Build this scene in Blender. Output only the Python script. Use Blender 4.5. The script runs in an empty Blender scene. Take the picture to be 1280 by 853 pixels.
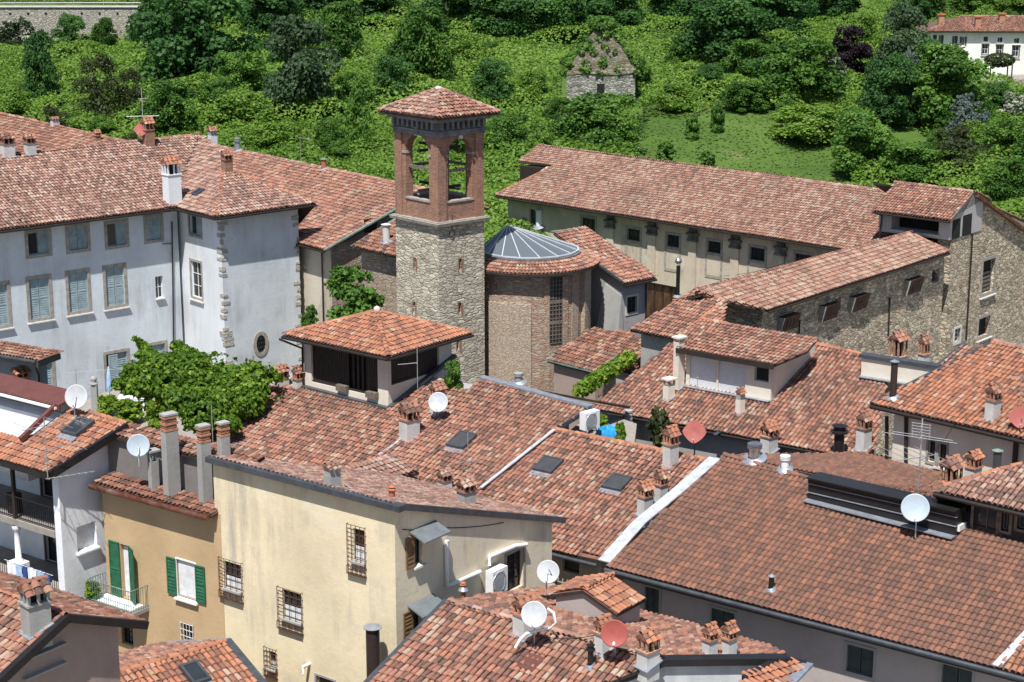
import bpy, math, random
import numpy as np
random.seed(7)
RNG = np.random.default_rng(11)
SC = bpy.context.scene
COL = SC.collection
V = np.array
# ------------------------------------------------------------------ camera model (used to survey the photo)
CAM_H = 36.0
F = 2232.0
PIT = math.radians(14.0)
CP, SP = math.cos(PIT), math.sin(PIT)
EYE = V([0.0, 0.0, CAM_H])

def ray(u, v):
    k = (426.5 - v) / F
    return V([(u - 640) / F, CP + SP * k, -SP + CP * k])

def P(u, v, z):
    d = ray(u, v)
    return EYE + d * ((z - CAM_H) / d[2])

def depth(p):
    return (p[1]) * CP - (p[2] - CAM_H) * SP

def mpp(p):                      # metres per photo pixel at a point
    return depth(p) / F

def unit(a):
    a = np.asarray(a, float)
    return a / np.linalg.norm(a)

UP = V([0.0, 0.0, 1.0])
AD = V([math.cos(math.radians(42)), math.sin(math.radians(42)), 0.0])      # street direction A (away, right)
BD = V([math.cos(math.radians(-48)), math.sin(math.radians(-48)), 0.0])    # street direction B (near, right)

class Plane:
    """a roof plane: level eave line through two surveyed points, rising away from the viewer"""
    def __init__(s, a, b, z, slope=.34, sgn=1):
        A = P(*a, z) if len(a) == 2 else V(a)
        B = P(*b, z) if len(b) == 2 else V(b)
        s.o = A
        s.e = unit(B - A)
        s.L = np.linalg.norm(B - A)
        h = V([-s.e[1], s.e[0], 0.0])
        if h[1] * sgn < 0:
            h = -h
        s.h = h
        s.slope = slope
        s.s = unit(h + UP * slope)
        n = np.cross(s.e, s.s)
        s.n = n if n[2] > 0 else -n
    def hit(s, u, v):
        d = ray(u, v)
        return EYE + d * (np.dot(s.n, s.o - EYE) / np.dot(s.n, d))
    def z(s, x, y):
        return s.o[2] - (s.n[0] * (x - s.o[0]) + s.n[1] * (y - s.o[1])) / s.n[2]
    def at(s, a, t):             # a metres along the eave, t metres (horizontal) up the slope
        return s.o + s.e * a + s.h * t + UP * (s.slope * t)
    def poly(s, pts):
        return [s.hit(*p) if len(p) == 2 else V(p) for p in pts]
    def run(s, p):
        return float(np.dot(p - s.o, s.h))
    def along(s, p):
        return float(np.dot(p - s.o, s.e))
    def lower(s, dz):
        q = Plane.__new__(Plane)
        q.__dict__.update(s.__dict__)
        q.o = s.o - UP * dz
        return q

# ------------------------------------------------------------------ object helpers
def setp(o, label=None, cat=None, group=None, kind=None):
    if label: o['label'] = label
    if cat: o['category'] = cat
    if group: o['group'] = group
    if kind: o['kind'] = kind
    return o

def thing(name, label, cat, loc, group=None):
    o = bpy.data.objects.new(name, None)
    o.empty_display_size = .3
    COL.objects.link(o)
    o.location = [float(c) for c in loc]
    return setp(o, label, cat, group)

def wloc(o):
    l = V([0.0, 0.0, 0.0])
    while o is not None:
        l = l + V(o.location)
        o = o.parent
    return l

class MB:
    def __init__(s):
        s.v, s.f, s.m, s.sm = [], [], [], []
    def add(s, vs, fs, m=0, smooth=False):
        b = len(s.v)
        s.v.extend([tuple(map(float, q)) for q in vs])
        for f in fs:
            s.f.append(tuple(i + b for i in f))
            s.m.append(m)
            s.sm.append(smooth)
    def hexa(s, p, m=0):         # 8 points: bottom ring 4, top ring 4
        s.add(p, [(3, 2, 1, 0), (4, 5, 6, 7), (0, 1, 5, 4), (1, 2, 6, 5), (2, 3, 7, 6), (3, 0, 4, 7)], m)
    def box(s, c, ex, ey, ez, m=0):   # centre, half-axis vectors
        c, ex, ey, ez = map(np.asarray, (c, ex, ey, ez))
        s.hexa([c - ex - ey - ez, c + ex - ey - ez, c + ex + ey - ez, c - ex + ey - ez,
                c - ex - ey + ez, c + ex - ey + ez, c + ex + ey + ez, c - ex + ey + ez], m)
    def tube(s, pts, r, n=6, m=0, smooth=True, cap=True):
        pts = [np.asarray(p, float) for p in pts]
        rs = r if hasattr(r, '__len__') else [r] * len(pts)
        rings = []
        for i, p in enumerate(pts):
            t = unit(pts[min(i + 1, len(pts) - 1)] - pts[max(i - 1, 0)])
            a = np.cross(t, UP if abs(t[2]) < .9 else V([1.0, 0, 0]))
            a = unit(a)
            b = np.cross(t, a)
            rings.append([p + rs[i] * (a * math.cos(2 * math.pi * k / n) + b * math.sin(2 * math.pi * k / n)) for k in range(n)])
        vs = [q for r_ in rings for q in r_]
        fs = []
        for i in range(len(pts) - 1):
            for k in range(n):
                k2 = (k + 1) % n
                fs.append((i * n + k, i * n + k2, (i + 1) * n + k2, (i + 1) * n + k))
        s.add(vs, fs, m, smooth)
        if cap:
            s.add(rings[0], [tuple(range(n))], m)
            s.add(rings[-1], [tuple(range(n))], m)
    def lathe(s, c, prof, n=16, m=0, axis=UP, smooth=True):   # prof: (r, h) along axis
        axis = unit(axis)
        a = unit(np.cross(axis, UP if abs(axis[2]) < .9 else V([1.0, 0, 0])))
        b = np.cross(axis, a)
        vs = [np.asarray(c) + axis * h + r * (a * math.cos(2 * math.pi * k / n) + b * math.sin(2 * math.pi * k / n)) for r, h in prof for k in range(n)]
        fs = []
        for i in range(len(prof) - 1):
            for k in range(n):
                k2 = (k + 1) % n
                fs.append((i * n + k, i * n + k2, (i + 1) * n + k2, (i + 1) * n + k))
        s.add(vs, fs, m, smooth)
    def slab(s, poly, dz, mt=0, ms=0, mb=None):   # 3D polygon thickened downwards
        n = len(poly)
        top = [np.asarray(p, float) for p in poly]
        a = sum((top[i][0] * top[(i + 1) % n][1] - top[(i + 1) % n][0] * top[i][1]) for i in range(n))
        if a < 0:
            top = top[::-1]
        bot = [p - UP * dz for p in top]
        s.add(top, [tuple(range(n))], mt)
        s.add(bot, [tuple(reversed(range(n)))], ms if mb is None else mb)
        s.add(top + bot, [(i, n + i, n + (i + 1) % n, (i + 1) % n) for i in range(n)], ms)
    def bar(s, a, b, w, h, m=0, up=UP):   # rectangular bar between two points
        a, b = np.asarray(a, float), np.asarray(b, float)
        t = unit(b - a)
        x = np.cross(t, up)
        if np.linalg.norm(x) < 1e-5:
            x = np.cross(t, V([1.0, 0, 0]))
        x = unit(x) * w / 2
        y = unit(np.cross(x, t)) * h / 2
        s.box((a + b) / 2, (b - a) / 2, x, y, m)
    def build(s, name, mats, parent=None, uv=None):
        me = bpy.data.meshes.new(name)
        off = wloc(parent)
        vs = np.array(s.v, float).reshape(-1, 3) - off
        me.from_pydata(vs.tolist(), [], s.f)
        if not isinstance(mats, (list, tuple)):
            mats = [mats]
        for m in mats:
            me.materials.append(m)
        me.polygons.foreach_set('material_index', s.m)
        me.polygons.foreach_set('use_smooth', s.sm)
        me.update()
        o = bpy.data.objects.new(name, me)
        COL.objects.link(o)
        o.parent = parent
        return o

def raw_mesh(name, vs, quads, mats, parent, rnd=None, midx=None, smooth=None, ngons=()):
    """numpy mesh: quads (n,4) plus a few n-gons; rnd = per quad (r1, r2) stored as uv"""
    me = bpy.data.meshes.new(name)
    vs = np.asarray(vs, float) - wloc(parent)
    nq = len(quads)
    loops = np.concatenate([np.asarray(quads, np.int64).ravel()] + [np.array(g) for g in ngons]) if len(ngons) else np.asarray(quads, np.int64).ravel()
    tot = np.concatenate([np.full(nq, 4), np.array([len(g) for g in ngons], int)]) if len(ngons) else np.full(nq, 4)
    start = np.concatenate([[0], np.cumsum(tot)[:-1]])
    me.vertices.add(len(vs)); me.loops.add(len(loops)); me.polygons.add(len(tot))
    me.vertices.foreach_set('co', vs.ravel())
    me.loops.foreach_set('vertex_index', loops.astype(np.int32))
    me.polygons.foreach_set('loop_start', start.astype(np.int32))
    try:
        me.polygons.foreach_set('loop_total', tot.astype(np.int32))
    except Exception:
        pass
    for m in (mats if isinstance(mats, (list, tuple)) else [mats]):
        me.materials.append(m)
    if midx is not None: me.polygons.foreach_set('material_index', np.asarray(midx, np.int32))
    if smooth is not None: me.polygons.foreach_set('use_smooth', np.asarray(smooth, bool))
    if rnd is not None:
        uvl = me.uv_layers.new(name='rnd')
        r = np.repeat(np.asarray(rnd, np.float32), 4, axis=0)
        if len(r) < len(loops):
            r = np.vstack([r, np.full((len(loops) - len(r), 2), .5, np.float32)])
        uvl.data.foreach_set('uv', r.ravel())
    me.update(calc_edges=True)
    me.validate()
    o = bpy.data.objects.new(name, me)
    COL.objects.link(o)
    o.parent = parent
    return o

def inside(px, py, poly):
    n = len(poly)
    r = np.zeros(px.shape, bool)
    j = n - 1
    for i in range(n):
        xi, yi = poly[i]; xj, yj = poly[j]
        c = ((yi > py) != (yj > py)) & (px < (xj - xi) * (py - yi) / (yj - yi + 1e-12) + xi)
        r ^= c
        j = i
    return r

def barrels(o, e, s, n, ca, cb, r1, w, hg, L, lift, jit, seg=5):
    """rows of half-round tiles; ca, cb: position along e and s of the low ends"""
    N = len(ca)
    g = np.random.default_rng(N + 5)
    ja = g.normal(0, .006 * jit, N); jb = g.normal(0, .012 * jit, N); jr = g.normal(0, .012 * jit, N); jl = np.abs(g.normal(0, .005 * jit, N))
    w0 = w / 2 * (1 + g.normal(0, .03 * jit, N)); w1 = w0 * .82
    th = np.linspace(0, math.pi, seg + 1)
    out = []
    for (ww, bb, lf, hh, k) in ((w0, cb + jb, lift + jl, hg, 0.0), (w1, cb + jb + L, 0 * jl, hg * .85, 1.0)):
        A = ca + ja + jr * k
        x = A[:, None] + ww[:, None] * np.cos(th)[None]
        y = np.broadcast_to(bb[:, None], x.shape)
        z = lf[:, None] + hh * np.sin(th)[None]
        out.append(o + x[..., None] * e + y[..., None] * s + z[..., None] * n)
    vs = np.stack(out, 1).reshape(-1, 3)          # N,2,seg+1
    k = seg + 1
    base = (np.arange(N) * 2 * k)[:, None]
    i = np.arange(seg)[None]
    q = np.stack([base + i, base + i + 1, base + k + i + 1, base + k + i], -1).reshape(-1, 4)
    rr = np.repeat(np.stack([r1, g.random(N)], 1), seg, axis=0)
    return vs, q, rr

def tile_roof(parent, pl, poly, mats, pitch=.225, course=.36, w=.195, hg=.075, jit=1.0, thick=.12, name='roof', seg=5, lift=.04):
    """a roof slope: a slab with coppi laid on it. mats = [tile, channel, fascia]"""
    poly = [np.asarray(p, float) for p in poly]
    ab = [(float(np.dot(p - pl.o, pl.e)), float(np.dot(p - pl.o, pl.s))) for p in poly]
    a0, a1 = min(a for a, b in ab), max(a for a, b in ab)
    b0, b1 = min(b for a, b in ab), max(b for a, b in ab)
    ga = np.arange(a0 + pitch * .5, a1, pitch)
    gb = np.arange(b0 - .04, b1, course)
    A, B = np.meshgrid(ga, gb)
    # eaves and rows wander a little, like old roofs
    ok = inside(A.ravel(), (B + course * .5).ravel(), ab)
    ca, cb = A.ravel()[ok], B.ravel()[ok]
    sag = .032 * jit * (2.0 + np.sin(ca * .55 + pl.o[0]) + .7 * np.sin(cb * 1.1 + ca * .31) + .3 * np.sin(ca * 2.7 + cb))
    g = np.random.default_rng(int(abs(pl.o[0] * 91 + pl.o[1] * 37)) + len(ca))
    r1 = g.random(len(ca))
    vs, q, rr = barrels(pl.o, pl.e, pl.s, pl.n, ca, cb, r1, w, hg, course + .06, lift, jit, seg)
    vs = vs + np.repeat(sag, 2 * (seg + 1))[:, None] * pl.n * .6
    mb = MB()
    mb.slab([p - pl.n * .0 for p in poly], thick, 1, 2)
    nb = len(vs)
    allv = np.vstack([vs, np.array(mb.v)])
    ng = [tuple(i + nb for i in f) for f in mb.f]
    midx = [0] * len(q) + mb.m
    sm = [True] * len(q) + [False] * len(ng)
    return raw_mesh(name, allv, q, mats, parent, rr, midx, sm, ng)

def ridge_caps(parent, p0, p1, mat, w=.24, name='ridge_cap', step=.38, hg=.11, lift=.05):
    p0, p1 = np.asarray(p0, float), np.asarray(p1, float)
    L = np.linalg.norm(p1 - p0)
    t = (p1 - p0) / L
    e = unit(np.cross(t, UP))
    n = unit(np.cross(e, t))
    if n[2] < 0: n = -n
    N = max(2, int(L / step))
    cb = np.arange(N) * (L / N)
    g = np.random.default_rng(int(L * 100))
    vs, q, rr = barrels(p0 + n * lift, e, t, n, np.zeros(N), cb, g.random(N), w, hg, L / N + .05, .02, 1.0)
    return raw_mesh(name, vs, q, [mat], parent, rr, None, [True] * len(q))

# ------------------------------------------------------------------ walls and houses
class Wall:
    def __init__(s, A, B, za, zb, zbot=0.0, m=0):
        s.A = V([A[0], A[1], 0.0]); B = V([B[0], B[1], 0.0])
        s.L = np.linalg.norm(B - s.A); s.e = (B - s.A) / s.L
        n = V([s.e[1], -s.e[0], 0.0])
        s.n = n                                   # outward for a footprint listed anticlockwise
        s.za, s.zb, s.zbot, s.m = za, zb, zbot, m
        s.holes = []
        s.cut = []
    def pt(s, a, z, d=0.0):
        return s.A + s.e * a + s.n * d + UP * z
    def hit(s, u, v):
        d = ray(u, v)
        t = np.dot(s.n, s.A - EYE) / np.dot(s.n, d)
        p = EYE + d * t
        return float(np.dot(p - s.A, s.e)), float(p[2])
    def rect(s, u0, u1, v0, v1):
        uc, vc = (u0 + u1) / 2, (v0 + v1) / 2
        a0 = s.hit(u0, vc)[0]; a1 = s.hit(u1, vc)[0]
        z1 = s.hit(uc, v0)[1]; z0 = s.hit(uc, v1)[1]
        return min(a0, a1), max(a0, a1), z0, z1
    def emit(s, mb):
        hi = max(s.za, s.zb)
        H = [h for h in s.holes if h[0] > -.5 and h[1] < s.L + .5]
        zt = lambda x: s.za + (s.zb - s.za) * x / s.L
        zs = sorted({s.zbot, hi} | {max(s.zbot, min(hi, z)) for h in H for z in h[2:4]})
        xs = {0.0, s.L} | {max(0, min(s.L, x)) for h in H for x in h[:2]}
        if abs(s.za - s.zb) > 1e-3:
            xs |= {x for x in ((z - s.za) / (s.zb - s.za) * s.L for z in zs) if 0 < x < s.L}
        xs = sorted(xs)
        for i in range(len(xs) - 1):
            for j in range(len(zs) - 1):
                xa, xb, z0, z1 = xs[i], xs[i + 1], zs[j], zs[j + 1]
                if xb - xa < 1e-4 or z1 - z0 < 1e-4: continue
                xm, zm = (xa + xb) / 2, (z0 + z1) / 2
                if any(h[0] < xm < h[1] and h[2] < zm < h[3] for h in H): continue
                ta, tb = max(z0, min(z1, zt(xa))), max(z0, min(z1, zt(xb)))
                if ta - z0 < 1e-4 and tb - z0 < 1e-4: continue
                q = [s.pt(xa, z0), s.pt(xb, z0)]
                if tb - z0 > 1e-4: q.append(s.pt(xb, tb))
                if ta - z0 > 1e-4: q.append(s.pt(xa, ta))
                mb.add(q, [tuple(range(len(q)))], s.m)
        for h in H:
            a, b, z0, z1, dp = h[:5]
            q = [s.pt(a, z0), s.pt(b, z0), s.pt(b, z1), s.pt(a, z1)]
            r = [s.pt(a, z0, -dp), s.pt(b, z0, -dp), s.pt(b, z1, -dp), s.pt(a, z1, -dp)]
            mb.add(q + r, [(0, 1, 5, 4), (1, 2, 6, 5), (2, 3, 7, 6), (3, 0, 4, 7)], s.m)
    def box(s, mb, a0, a1, z0, z1, d0, d1, m=0):
        mb.hexa([s.pt(a0, z0, d1), s.pt(a1, z0, d1), s.pt(a1, z0, d0), s.pt(a0, z0, d0),
                 s.pt(a0, z1, d1), s.pt(a1, z1, d1), s.pt(a1, z1, d0), s.pt(a0, z1, d0)], m)

class House:
    def __init__(s, name, label, cat, loc, group=None):
        s.root = thing(name, label, cat, loc, group)
        s.walls = []
        s.mats = []
        s.extra = MB()
        s.caps = []
    def mi(s, mat):
        if mat not in s.mats: s.mats.append(mat)
        return s.mats.index(mat)
    def foot(s, pts, mat, zbot=0.0, mats=None):
        """closed footprint of (x, y, ztop), anticlockwise from above; returns its walls"""
        n = len(pts)
        a = sum(pts[i][0] * pts[(i + 1) % n][1] - pts[(i + 1) % n][0] * pts[i][1] for i in range(n))
        assert a > 0, 'footprint order'
        ws = []
        for i in range(n):
            p, q = pts[i], pts[(i + 1) % n]
            w = Wall(p, q, p[2], q[2], zbot, s.mi(mats[i] if mats and i < len(mats) and mats[i] else mat))
            ws.append(w)
        s.walls += ws
        s.caps.append([V(p) for p in pts])
        return ws
    def finish(s, name='wall'):
        mb = MB()
        for w in s.walls: w.emit(mb)
        for c in s.caps: mb.add(c, [tuple(range(len(c)))], 0)
        return mb.build(name, s.mats, s.root)

def gable_foot(pl, a0, a1, o, L, Lb, oe=.3, thick=.14):
    """footprint under a gable whose front slope is pl: a0..a1 along the eave, o eave overhang, L run to the ridge, Lb run behind it (0 = shed)"""
    def pt(a, t):
        z = pl.o[2] + pl.slope * (t if t <= L else 2 * L - t) - thick - .01
        q = pl.o + pl.e * a + pl.h * t
        return (q[0], q[1], z)
    a0 += oe; a1 -= oe
    pts = [pt(a0, o), pt(a1, o), pt(a1, L)]
    if Lb > 0: pts += [pt(a1, L + Lb - o), pt(a0, L + Lb - o)]
    pts += [pt(a0, L)]
    x = sum(pts[i][0] * pts[(i + 1) % len(pts)][1] - pts[(i + 1) % len(pts)][0] * pts[i][1] for i in range(len(pts)))
    return pts if x > 0 else [pts[1], pts[0]] + pts[:1:-1]

def back_slope(parent, pl, a0, a1, L, Lb, mats):
    q = Plane.__new__(Plane)
    q.o = pl.at(a0, L) + pl.h * Lb - UP * (pl.slope * Lb)
    q.e, q.h, q.slope, q.L = -pl.e, -pl.h, pl.slope, a1 - a0
    q.s = unit(q.h + UP * q.slope)
    n = np.cross(q.e, q.s); q.n = n if n[2] > 0 else -n
    pts = [pl.at(a0, L), pl.at(a1, L), pl.at(a1, L) + pl.h * Lb - UP * pl.slope * Lb, pl.at(a0, L) + pl.h * Lb - UP * pl.slope * Lb]
    tile_roof(parent, q, pts, mats)
    return q
# ------------------------------------------------------------------ materials
def new_mat(name):
    m = bpy.data.materials.new(name)
    m.use_nodes = True
    nt = m.node_tree
    for n in list(nt.nodes): nt.nodes.remove(n)
    out = nt.nodes.new('ShaderNodeOutputMaterial')
    b = nt.nodes.new('ShaderNodeBsdfPrincipled')
    nt.links.new(b.outputs[0], out.inputs[0])
    return m, nt, b

def N(nt, t, **kw):
    n = nt.nodes.new(t)
    for k, v in kw.items():
        if k.startswith('i_'):
            key = k[2:].replace('_', ' ')
            n.inputs[int(key) if key.isdigit() else key].default_value = v
        else:
            setattr(n, k, v)
    return n

def rampn(nt, src, stops, interp='LINEAR'):
    r = nt.nodes.new('ShaderNodeValToRGB')
    r.color_ramp.interpolation = interp
    el = r.color_ramp.elements
    while len(el) < len(stops): el.new(.5)
    for e, (p, c) in zip(el, stops):
        e.position = p
        e.color = (c, c, c, 1) if not hasattr(c, '__len__') else (*c, 1)
    nt.links.new(src, r.inputs[0])
    return r.outputs[0]

def mixc(nt, f, a, b, mode='MIX'):
    m = nt.nodes.new('ShaderNodeMix')
    m.data_type = 'RGBA'; m.blend_type = mode
    for s, i in ((f, 0), (a, 6), (b, 7)):
        if hasattr(s, 'links') or hasattr(s, 'is_linked'):
            nt.links.new(s, m.inputs[i])
        elif i == 0: m.inputs[0].default_value = s
        else: m.inputs[i].default_value = (*s, 1)
    return m.outputs[2]

def coords(nt, sx=1, sy=1, sz=1):
    tc = nt.nodes.new('ShaderNodeNewGeometry')
    mp = nt.nodes.new('ShaderNodeMapping')
    mp.inputs['Scale'].default_value = (sx, sy, sz)
    nt.links.new(tc.outputs['Position'], mp.inputs[0])
    return mp.outputs[0]

def noise(nt, vec, sc, det=4, rough=.6):
    n = N(nt, 'ShaderNodeTexNoise', i_Scale=sc, i_Detail=det, i_Roughness=rough)
    nt.links.new(vec, n.inputs['Vector'])
    return n.outputs['Fac']

def bump(nt, b, h, strength, dist=.05):
    n = N(nt, 'ShaderNodeBump', i_Strength=strength, i_Distance=dist)
    nt.links.new(h, n.inputs['Height'])
    nt.links.new(n.outputs[0], b.inputs['Normal'])

def tile_mat(name, stops, soot=.45, sootc=(.055, .042, .036), lichen=(.36, .31, .23), lich=.35, sc=.5):
    m, nt, b = new_mat(name)
    uv = N(nt, 'ShaderNodeUVMap', uv_map='rnd')
    sep = nt.nodes.new('ShaderNodeSeparateXYZ'); nt.links.new(uv.outputs[0], sep.inputs[0])
    co = coords(nt)
    big = noise(nt, co, sc, 3, .6)
    # neighbouring tiles share a tendency: shift the lookup by a slow noise
    ad = N(nt, 'ShaderNodeMath', operation='MULTIPLY_ADD', i_1=.55, i_2=-.27); nt.links.new(big, ad.inputs[0])
    ad2 = N(nt, 'ShaderNodeMath', operation='ADD', use_clamp=True); nt.links.new(sep.outputs[0], ad2.inputs[0]); nt.links.new(ad.outputs[0], ad2.inputs[1])
    c = rampn(nt, ad2.outputs[0], stops)
    fine = noise(nt, co, 9, 5, .7)
    c = mixc(nt, rampn(nt, fine, [(.35, .0), (.75, 1.0)]), c, lichen)if False else c
    lm = N(nt, 'ShaderNodeMath', operation='MULTIPLY', i_1=lich)
    nt.links.new(rampn(nt, fine, [(.52, 0.0), (.68, 1.0)]), lm.inputs[0])
    c = mixc(nt, lm.outputs[0], c, lichen)
    st = noise(nt, co, 2.3, 6, .7)
    sm = N(nt, 'ShaderNodeMath', operation='MULTIPLY', i_1=soot)
    nt.links.new(rampn(nt, st, [(.48, 0.0), (.72, 1.0)]), sm.inputs[0])
    c = mixc(nt, sm.outputs[0], c, sootc)
    st2 = noise(nt, co, .28, 4, .62)
    sm2 = N(nt, 'ShaderNodeMath', operation='MULTIPLY', i_1=soot * .75)
    nt.links.new(rampn(nt, st2, [(.50, 0.0), (.66, 1.0)]), sm2.inputs[0])
    c = mixc(nt, sm2.outputs[0], c, (.13, .085, .065))
    nt.links.new(c, b.inputs['Base Color'])
    b.inputs['Roughness'].default_value = .9
    b.inputs['Specular IOR Level'].default_value = .25
    bump(nt, b, fine, .5, .03)
    return m

def flat(name, col, rough=.6, metal=0.0, var=.12, sc=3.0, spec=.4, dirt=None, bmp=.15):
    m, nt, b = new_mat(name)
    co = coords(nt)
    n = noise(nt, co, sc, 5, .65)
    lo = tuple(c * (1 - var * 1.6) for c in col); hi = tuple(min(1, c * (1 + var)) for c in col)
    c = rampn(nt, n, [(.3, lo), (.7, hi)])
    if dirt:
        d = noise(nt, coords(nt, 1, 1, .25), sc * .7, 5, .7)
        c = mixc(nt, rampn(nt, d, [(.5, 0.0), (.75, dirt[1])]), c, dirt[0])
    nt.links.new(c, b.inputs['Base Color'])
    b.inputs['Roughness'].default_value = rough
    b.inputs['Metallic'].default_value = metal
    b.inputs['Specular IOR Level'].default_value = spec
    if bmp: bump(nt, b, noise(nt, co, sc * 6, 4, .6), bmp, .02)
    return m

def plaster(name, col, stain, amt=.5, streak=.4, sc=.45, patch=None, pamt=.6):
    """lime plaster: cloudy tone, vertical rain streaks, patched areas"""
    m, nt, b = new_mat(name)
    co = coords(nt)
    cl = noise(nt, co, sc, 6, .65)
    hi = tuple(min(1, c * 1.05) for c in col); lo = tuple(c * .80 for c in col)
    c = rampn(nt, cl, [(.3, lo), (.65, hi)])
    s1 = noise(nt, coords(nt, 1.0, 1.0, .10), 1.3, 6, .72)
    mm = N(nt, 'ShaderNodeMath', operation='MULTIPLY', i_1=streak)
    mk = N(nt, 'ShaderNodeMath', operation='MULTIPLY')
    nt.links.new(rampn(nt, s1, [(.44, 0.0), (.64, 1.0)]), mk.inputs[0])
    nt.links.new(rampn(nt, noise(nt, co, .33, 3, .6), [(.45, .05), (.62, 1.0)]), mk.inputs[1])
    nt.links.new(mk.outputs[0], mm.inputs[0])
    c = mixc(nt, mm.outputs[0], c, stain)
    s2 = noise(nt, co, .9, 7, .75)
    m2 = N(nt, 'ShaderNodeMath', operation='MULTIPLY', i_1=amt)
    nt.links.new(rampn(nt, s2, [(.52, 0.0), (.7, 1.0)]), m2.inputs[0])
    c = mixc(nt, m2.outputs[0], c, stain)
    if patch:
        s3 = noise(nt, co, .28, 4, .55)
        m3 = N(nt, 'ShaderNodeMath', operation='MULTIPLY', i_1=pamt)
        nt.links.new(rampn(nt, s3, [(.56, 0.0), (.585, 1.0)]), m3.inputs[0])
        c = mixc(nt, m3.outputs[0], c, patch)
    nt.links.new(c, b.inputs['Base Color'])
    b.inputs['Roughness'].default_value = .93
    b.inputs['Specular IOR Level'].default_value = .2
    bump(nt, b, noise(nt, co, 5, 6, .7), .35, .04)
    return m

def stone(name, cols, mortar, sc=3.2, flatz=1.7, gap=.06, wear=(.30, .24, .17), wamt=.25, bs=.9):
    m, nt, b = new_mat(name)
    co = coords(nt, 1, 1, flatz)
    dn = N(nt, 'ShaderNodeTexNoise', i_Scale=2.0, i_Detail=3.0); nt.links.new(co, dn.inputs['Vector'])
    mx = N(nt, 'ShaderNodeVectorMath', operation='MULTIPLY_ADD')
    nt.links.new(dn.outputs['Color'], mx.inputs[0]); mx.inputs[1].default_value = (.42, .42, .42); nt.links.new(co, mx.inputs[2])
    v1 = N(nt, 'ShaderNodeTexVoronoi', i_Scale=sc); nt.links.new(mx.outputs[0], v1.inputs['Vector'])
    v2 = N(nt, 'ShaderNodeTexVoronoi', feature='DISTANCE_TO_EDGE', i_Scale=sc); nt.links.new(mx.outputs[0], v2.inputs['Vector'])
    sp = nt.nodes.new('ShaderNodeSeparateColor'); nt.links.new(v1.outputs['Color'], sp.inputs[0])
    k = len(cols)
    c = rampn(nt, sp.outputs[0], [(i / max(1, k - 1), q) for i, q in enumerate(cols)])
    c = mixc(nt, .35, c, rampn(nt, noise(nt, co, 7, 5, .7), [(.3, (.3, .3, .3)), (.7, (.75, .72, .68))]), 'OVERLAY')
    e = rampn(nt, v2.outputs['Distance'], [(0.0, 1.0), (gap, 0.0)])
    c = mixc(nt, e, c, mortar)
    s2 = noise(nt, co, .5, 6, .7)
    m2 = N(nt, 'ShaderNodeMath', operation='MULTIPLY', i_1=wamt)
    nt.links.new(rampn(nt, s2, [(.48, 0.0), (.68, 1.0)]), m2.inputs[0])
    c = mixc(nt, m2.outputs[0], c, wear)
    nt.links.new(c, b.inputs['Base Color'])
    b.inputs['Roughness'].default_value = .92
    b.inputs['Specular IOR Level'].default_value = .2
    h = rampn(nt, v2.outputs['Distance'], [(0.0, 0.0), (gap * 2.2, 1.0)])
    hn = N(nt, 'ShaderNodeMath', operation='MULTIPLY_ADD', i_1=.6); nt.links.new(noise(nt, co, 6, 5, .7), hn.inputs[0]); nt.links.new(h, hn.inputs[2])
    bump(nt, b, hn.outputs[0], bs, .07)
    return m

def brick(name, c1, c2, mortar, wear=(.12, .1, .09), wamt=.4):
    m, nt, b = new_mat(name)
    g = nt.nodes.new('ShaderNodeNewGeometry')
    sp = nt.nodes.new('ShaderNodeSeparateXYZ'); nt.links.new(g.outputs['Position'], sp.inputs[0])
    mu = N(nt, 'ShaderNodeMath', operation='MULTIPLY', i_1=1.42); nt.links.new(sp.outputs[0], mu.inputs[0])
    cb = nt.nodes.new('ShaderNodeCombineXYZ'); nt.links.new(mu.outputs[0], cb.inputs[0]); nt.links.new(sp.outputs[2], cb.inputs[1])
    t = N(nt, 'ShaderNodeTexBrick', i_Scale=1.0)
    t.inputs['Color1'].default_value = (*c1, 1); t.inputs['Color2'].default_value = (*c2, 1); t.inputs['Mortar'].default_value = (*mortar, 1)
    t.inputs['Brick Width'].default_value = .27; t.inputs['Row Height'].default_value = .085; t.inputs['Mortar Size'].default_value = .012
    nt.links.new(cb.outputs[0], t.inputs['Vector'])
    co = coords(nt)
    c = mixc(nt, .5, t.outputs[0], rampn(nt, noise(nt, co, 4, 6, .75), [(.3, (.2, .2, .2)), (.7, (.8, .78, .75))]), 'OVERLAY')
    m2 = N(nt, 'ShaderNodeMath', operation='MULTIPLY', i_1=wamt)
    nt.links.new(rampn(nt, noise(nt, co, .8, 6, .75), [(.46, 0.0), (.7, 1.0)]), m2.inputs[0])
    c = mixc(nt, m2.outputs[0], c, wear)
    nt.links.new(c, b.inputs['Base Color'])
    b.inputs['Roughness'].default_value = .92
    bump(nt, b, noise(nt, co, 8, 5, .7), .7, .04)
    return m

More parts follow.
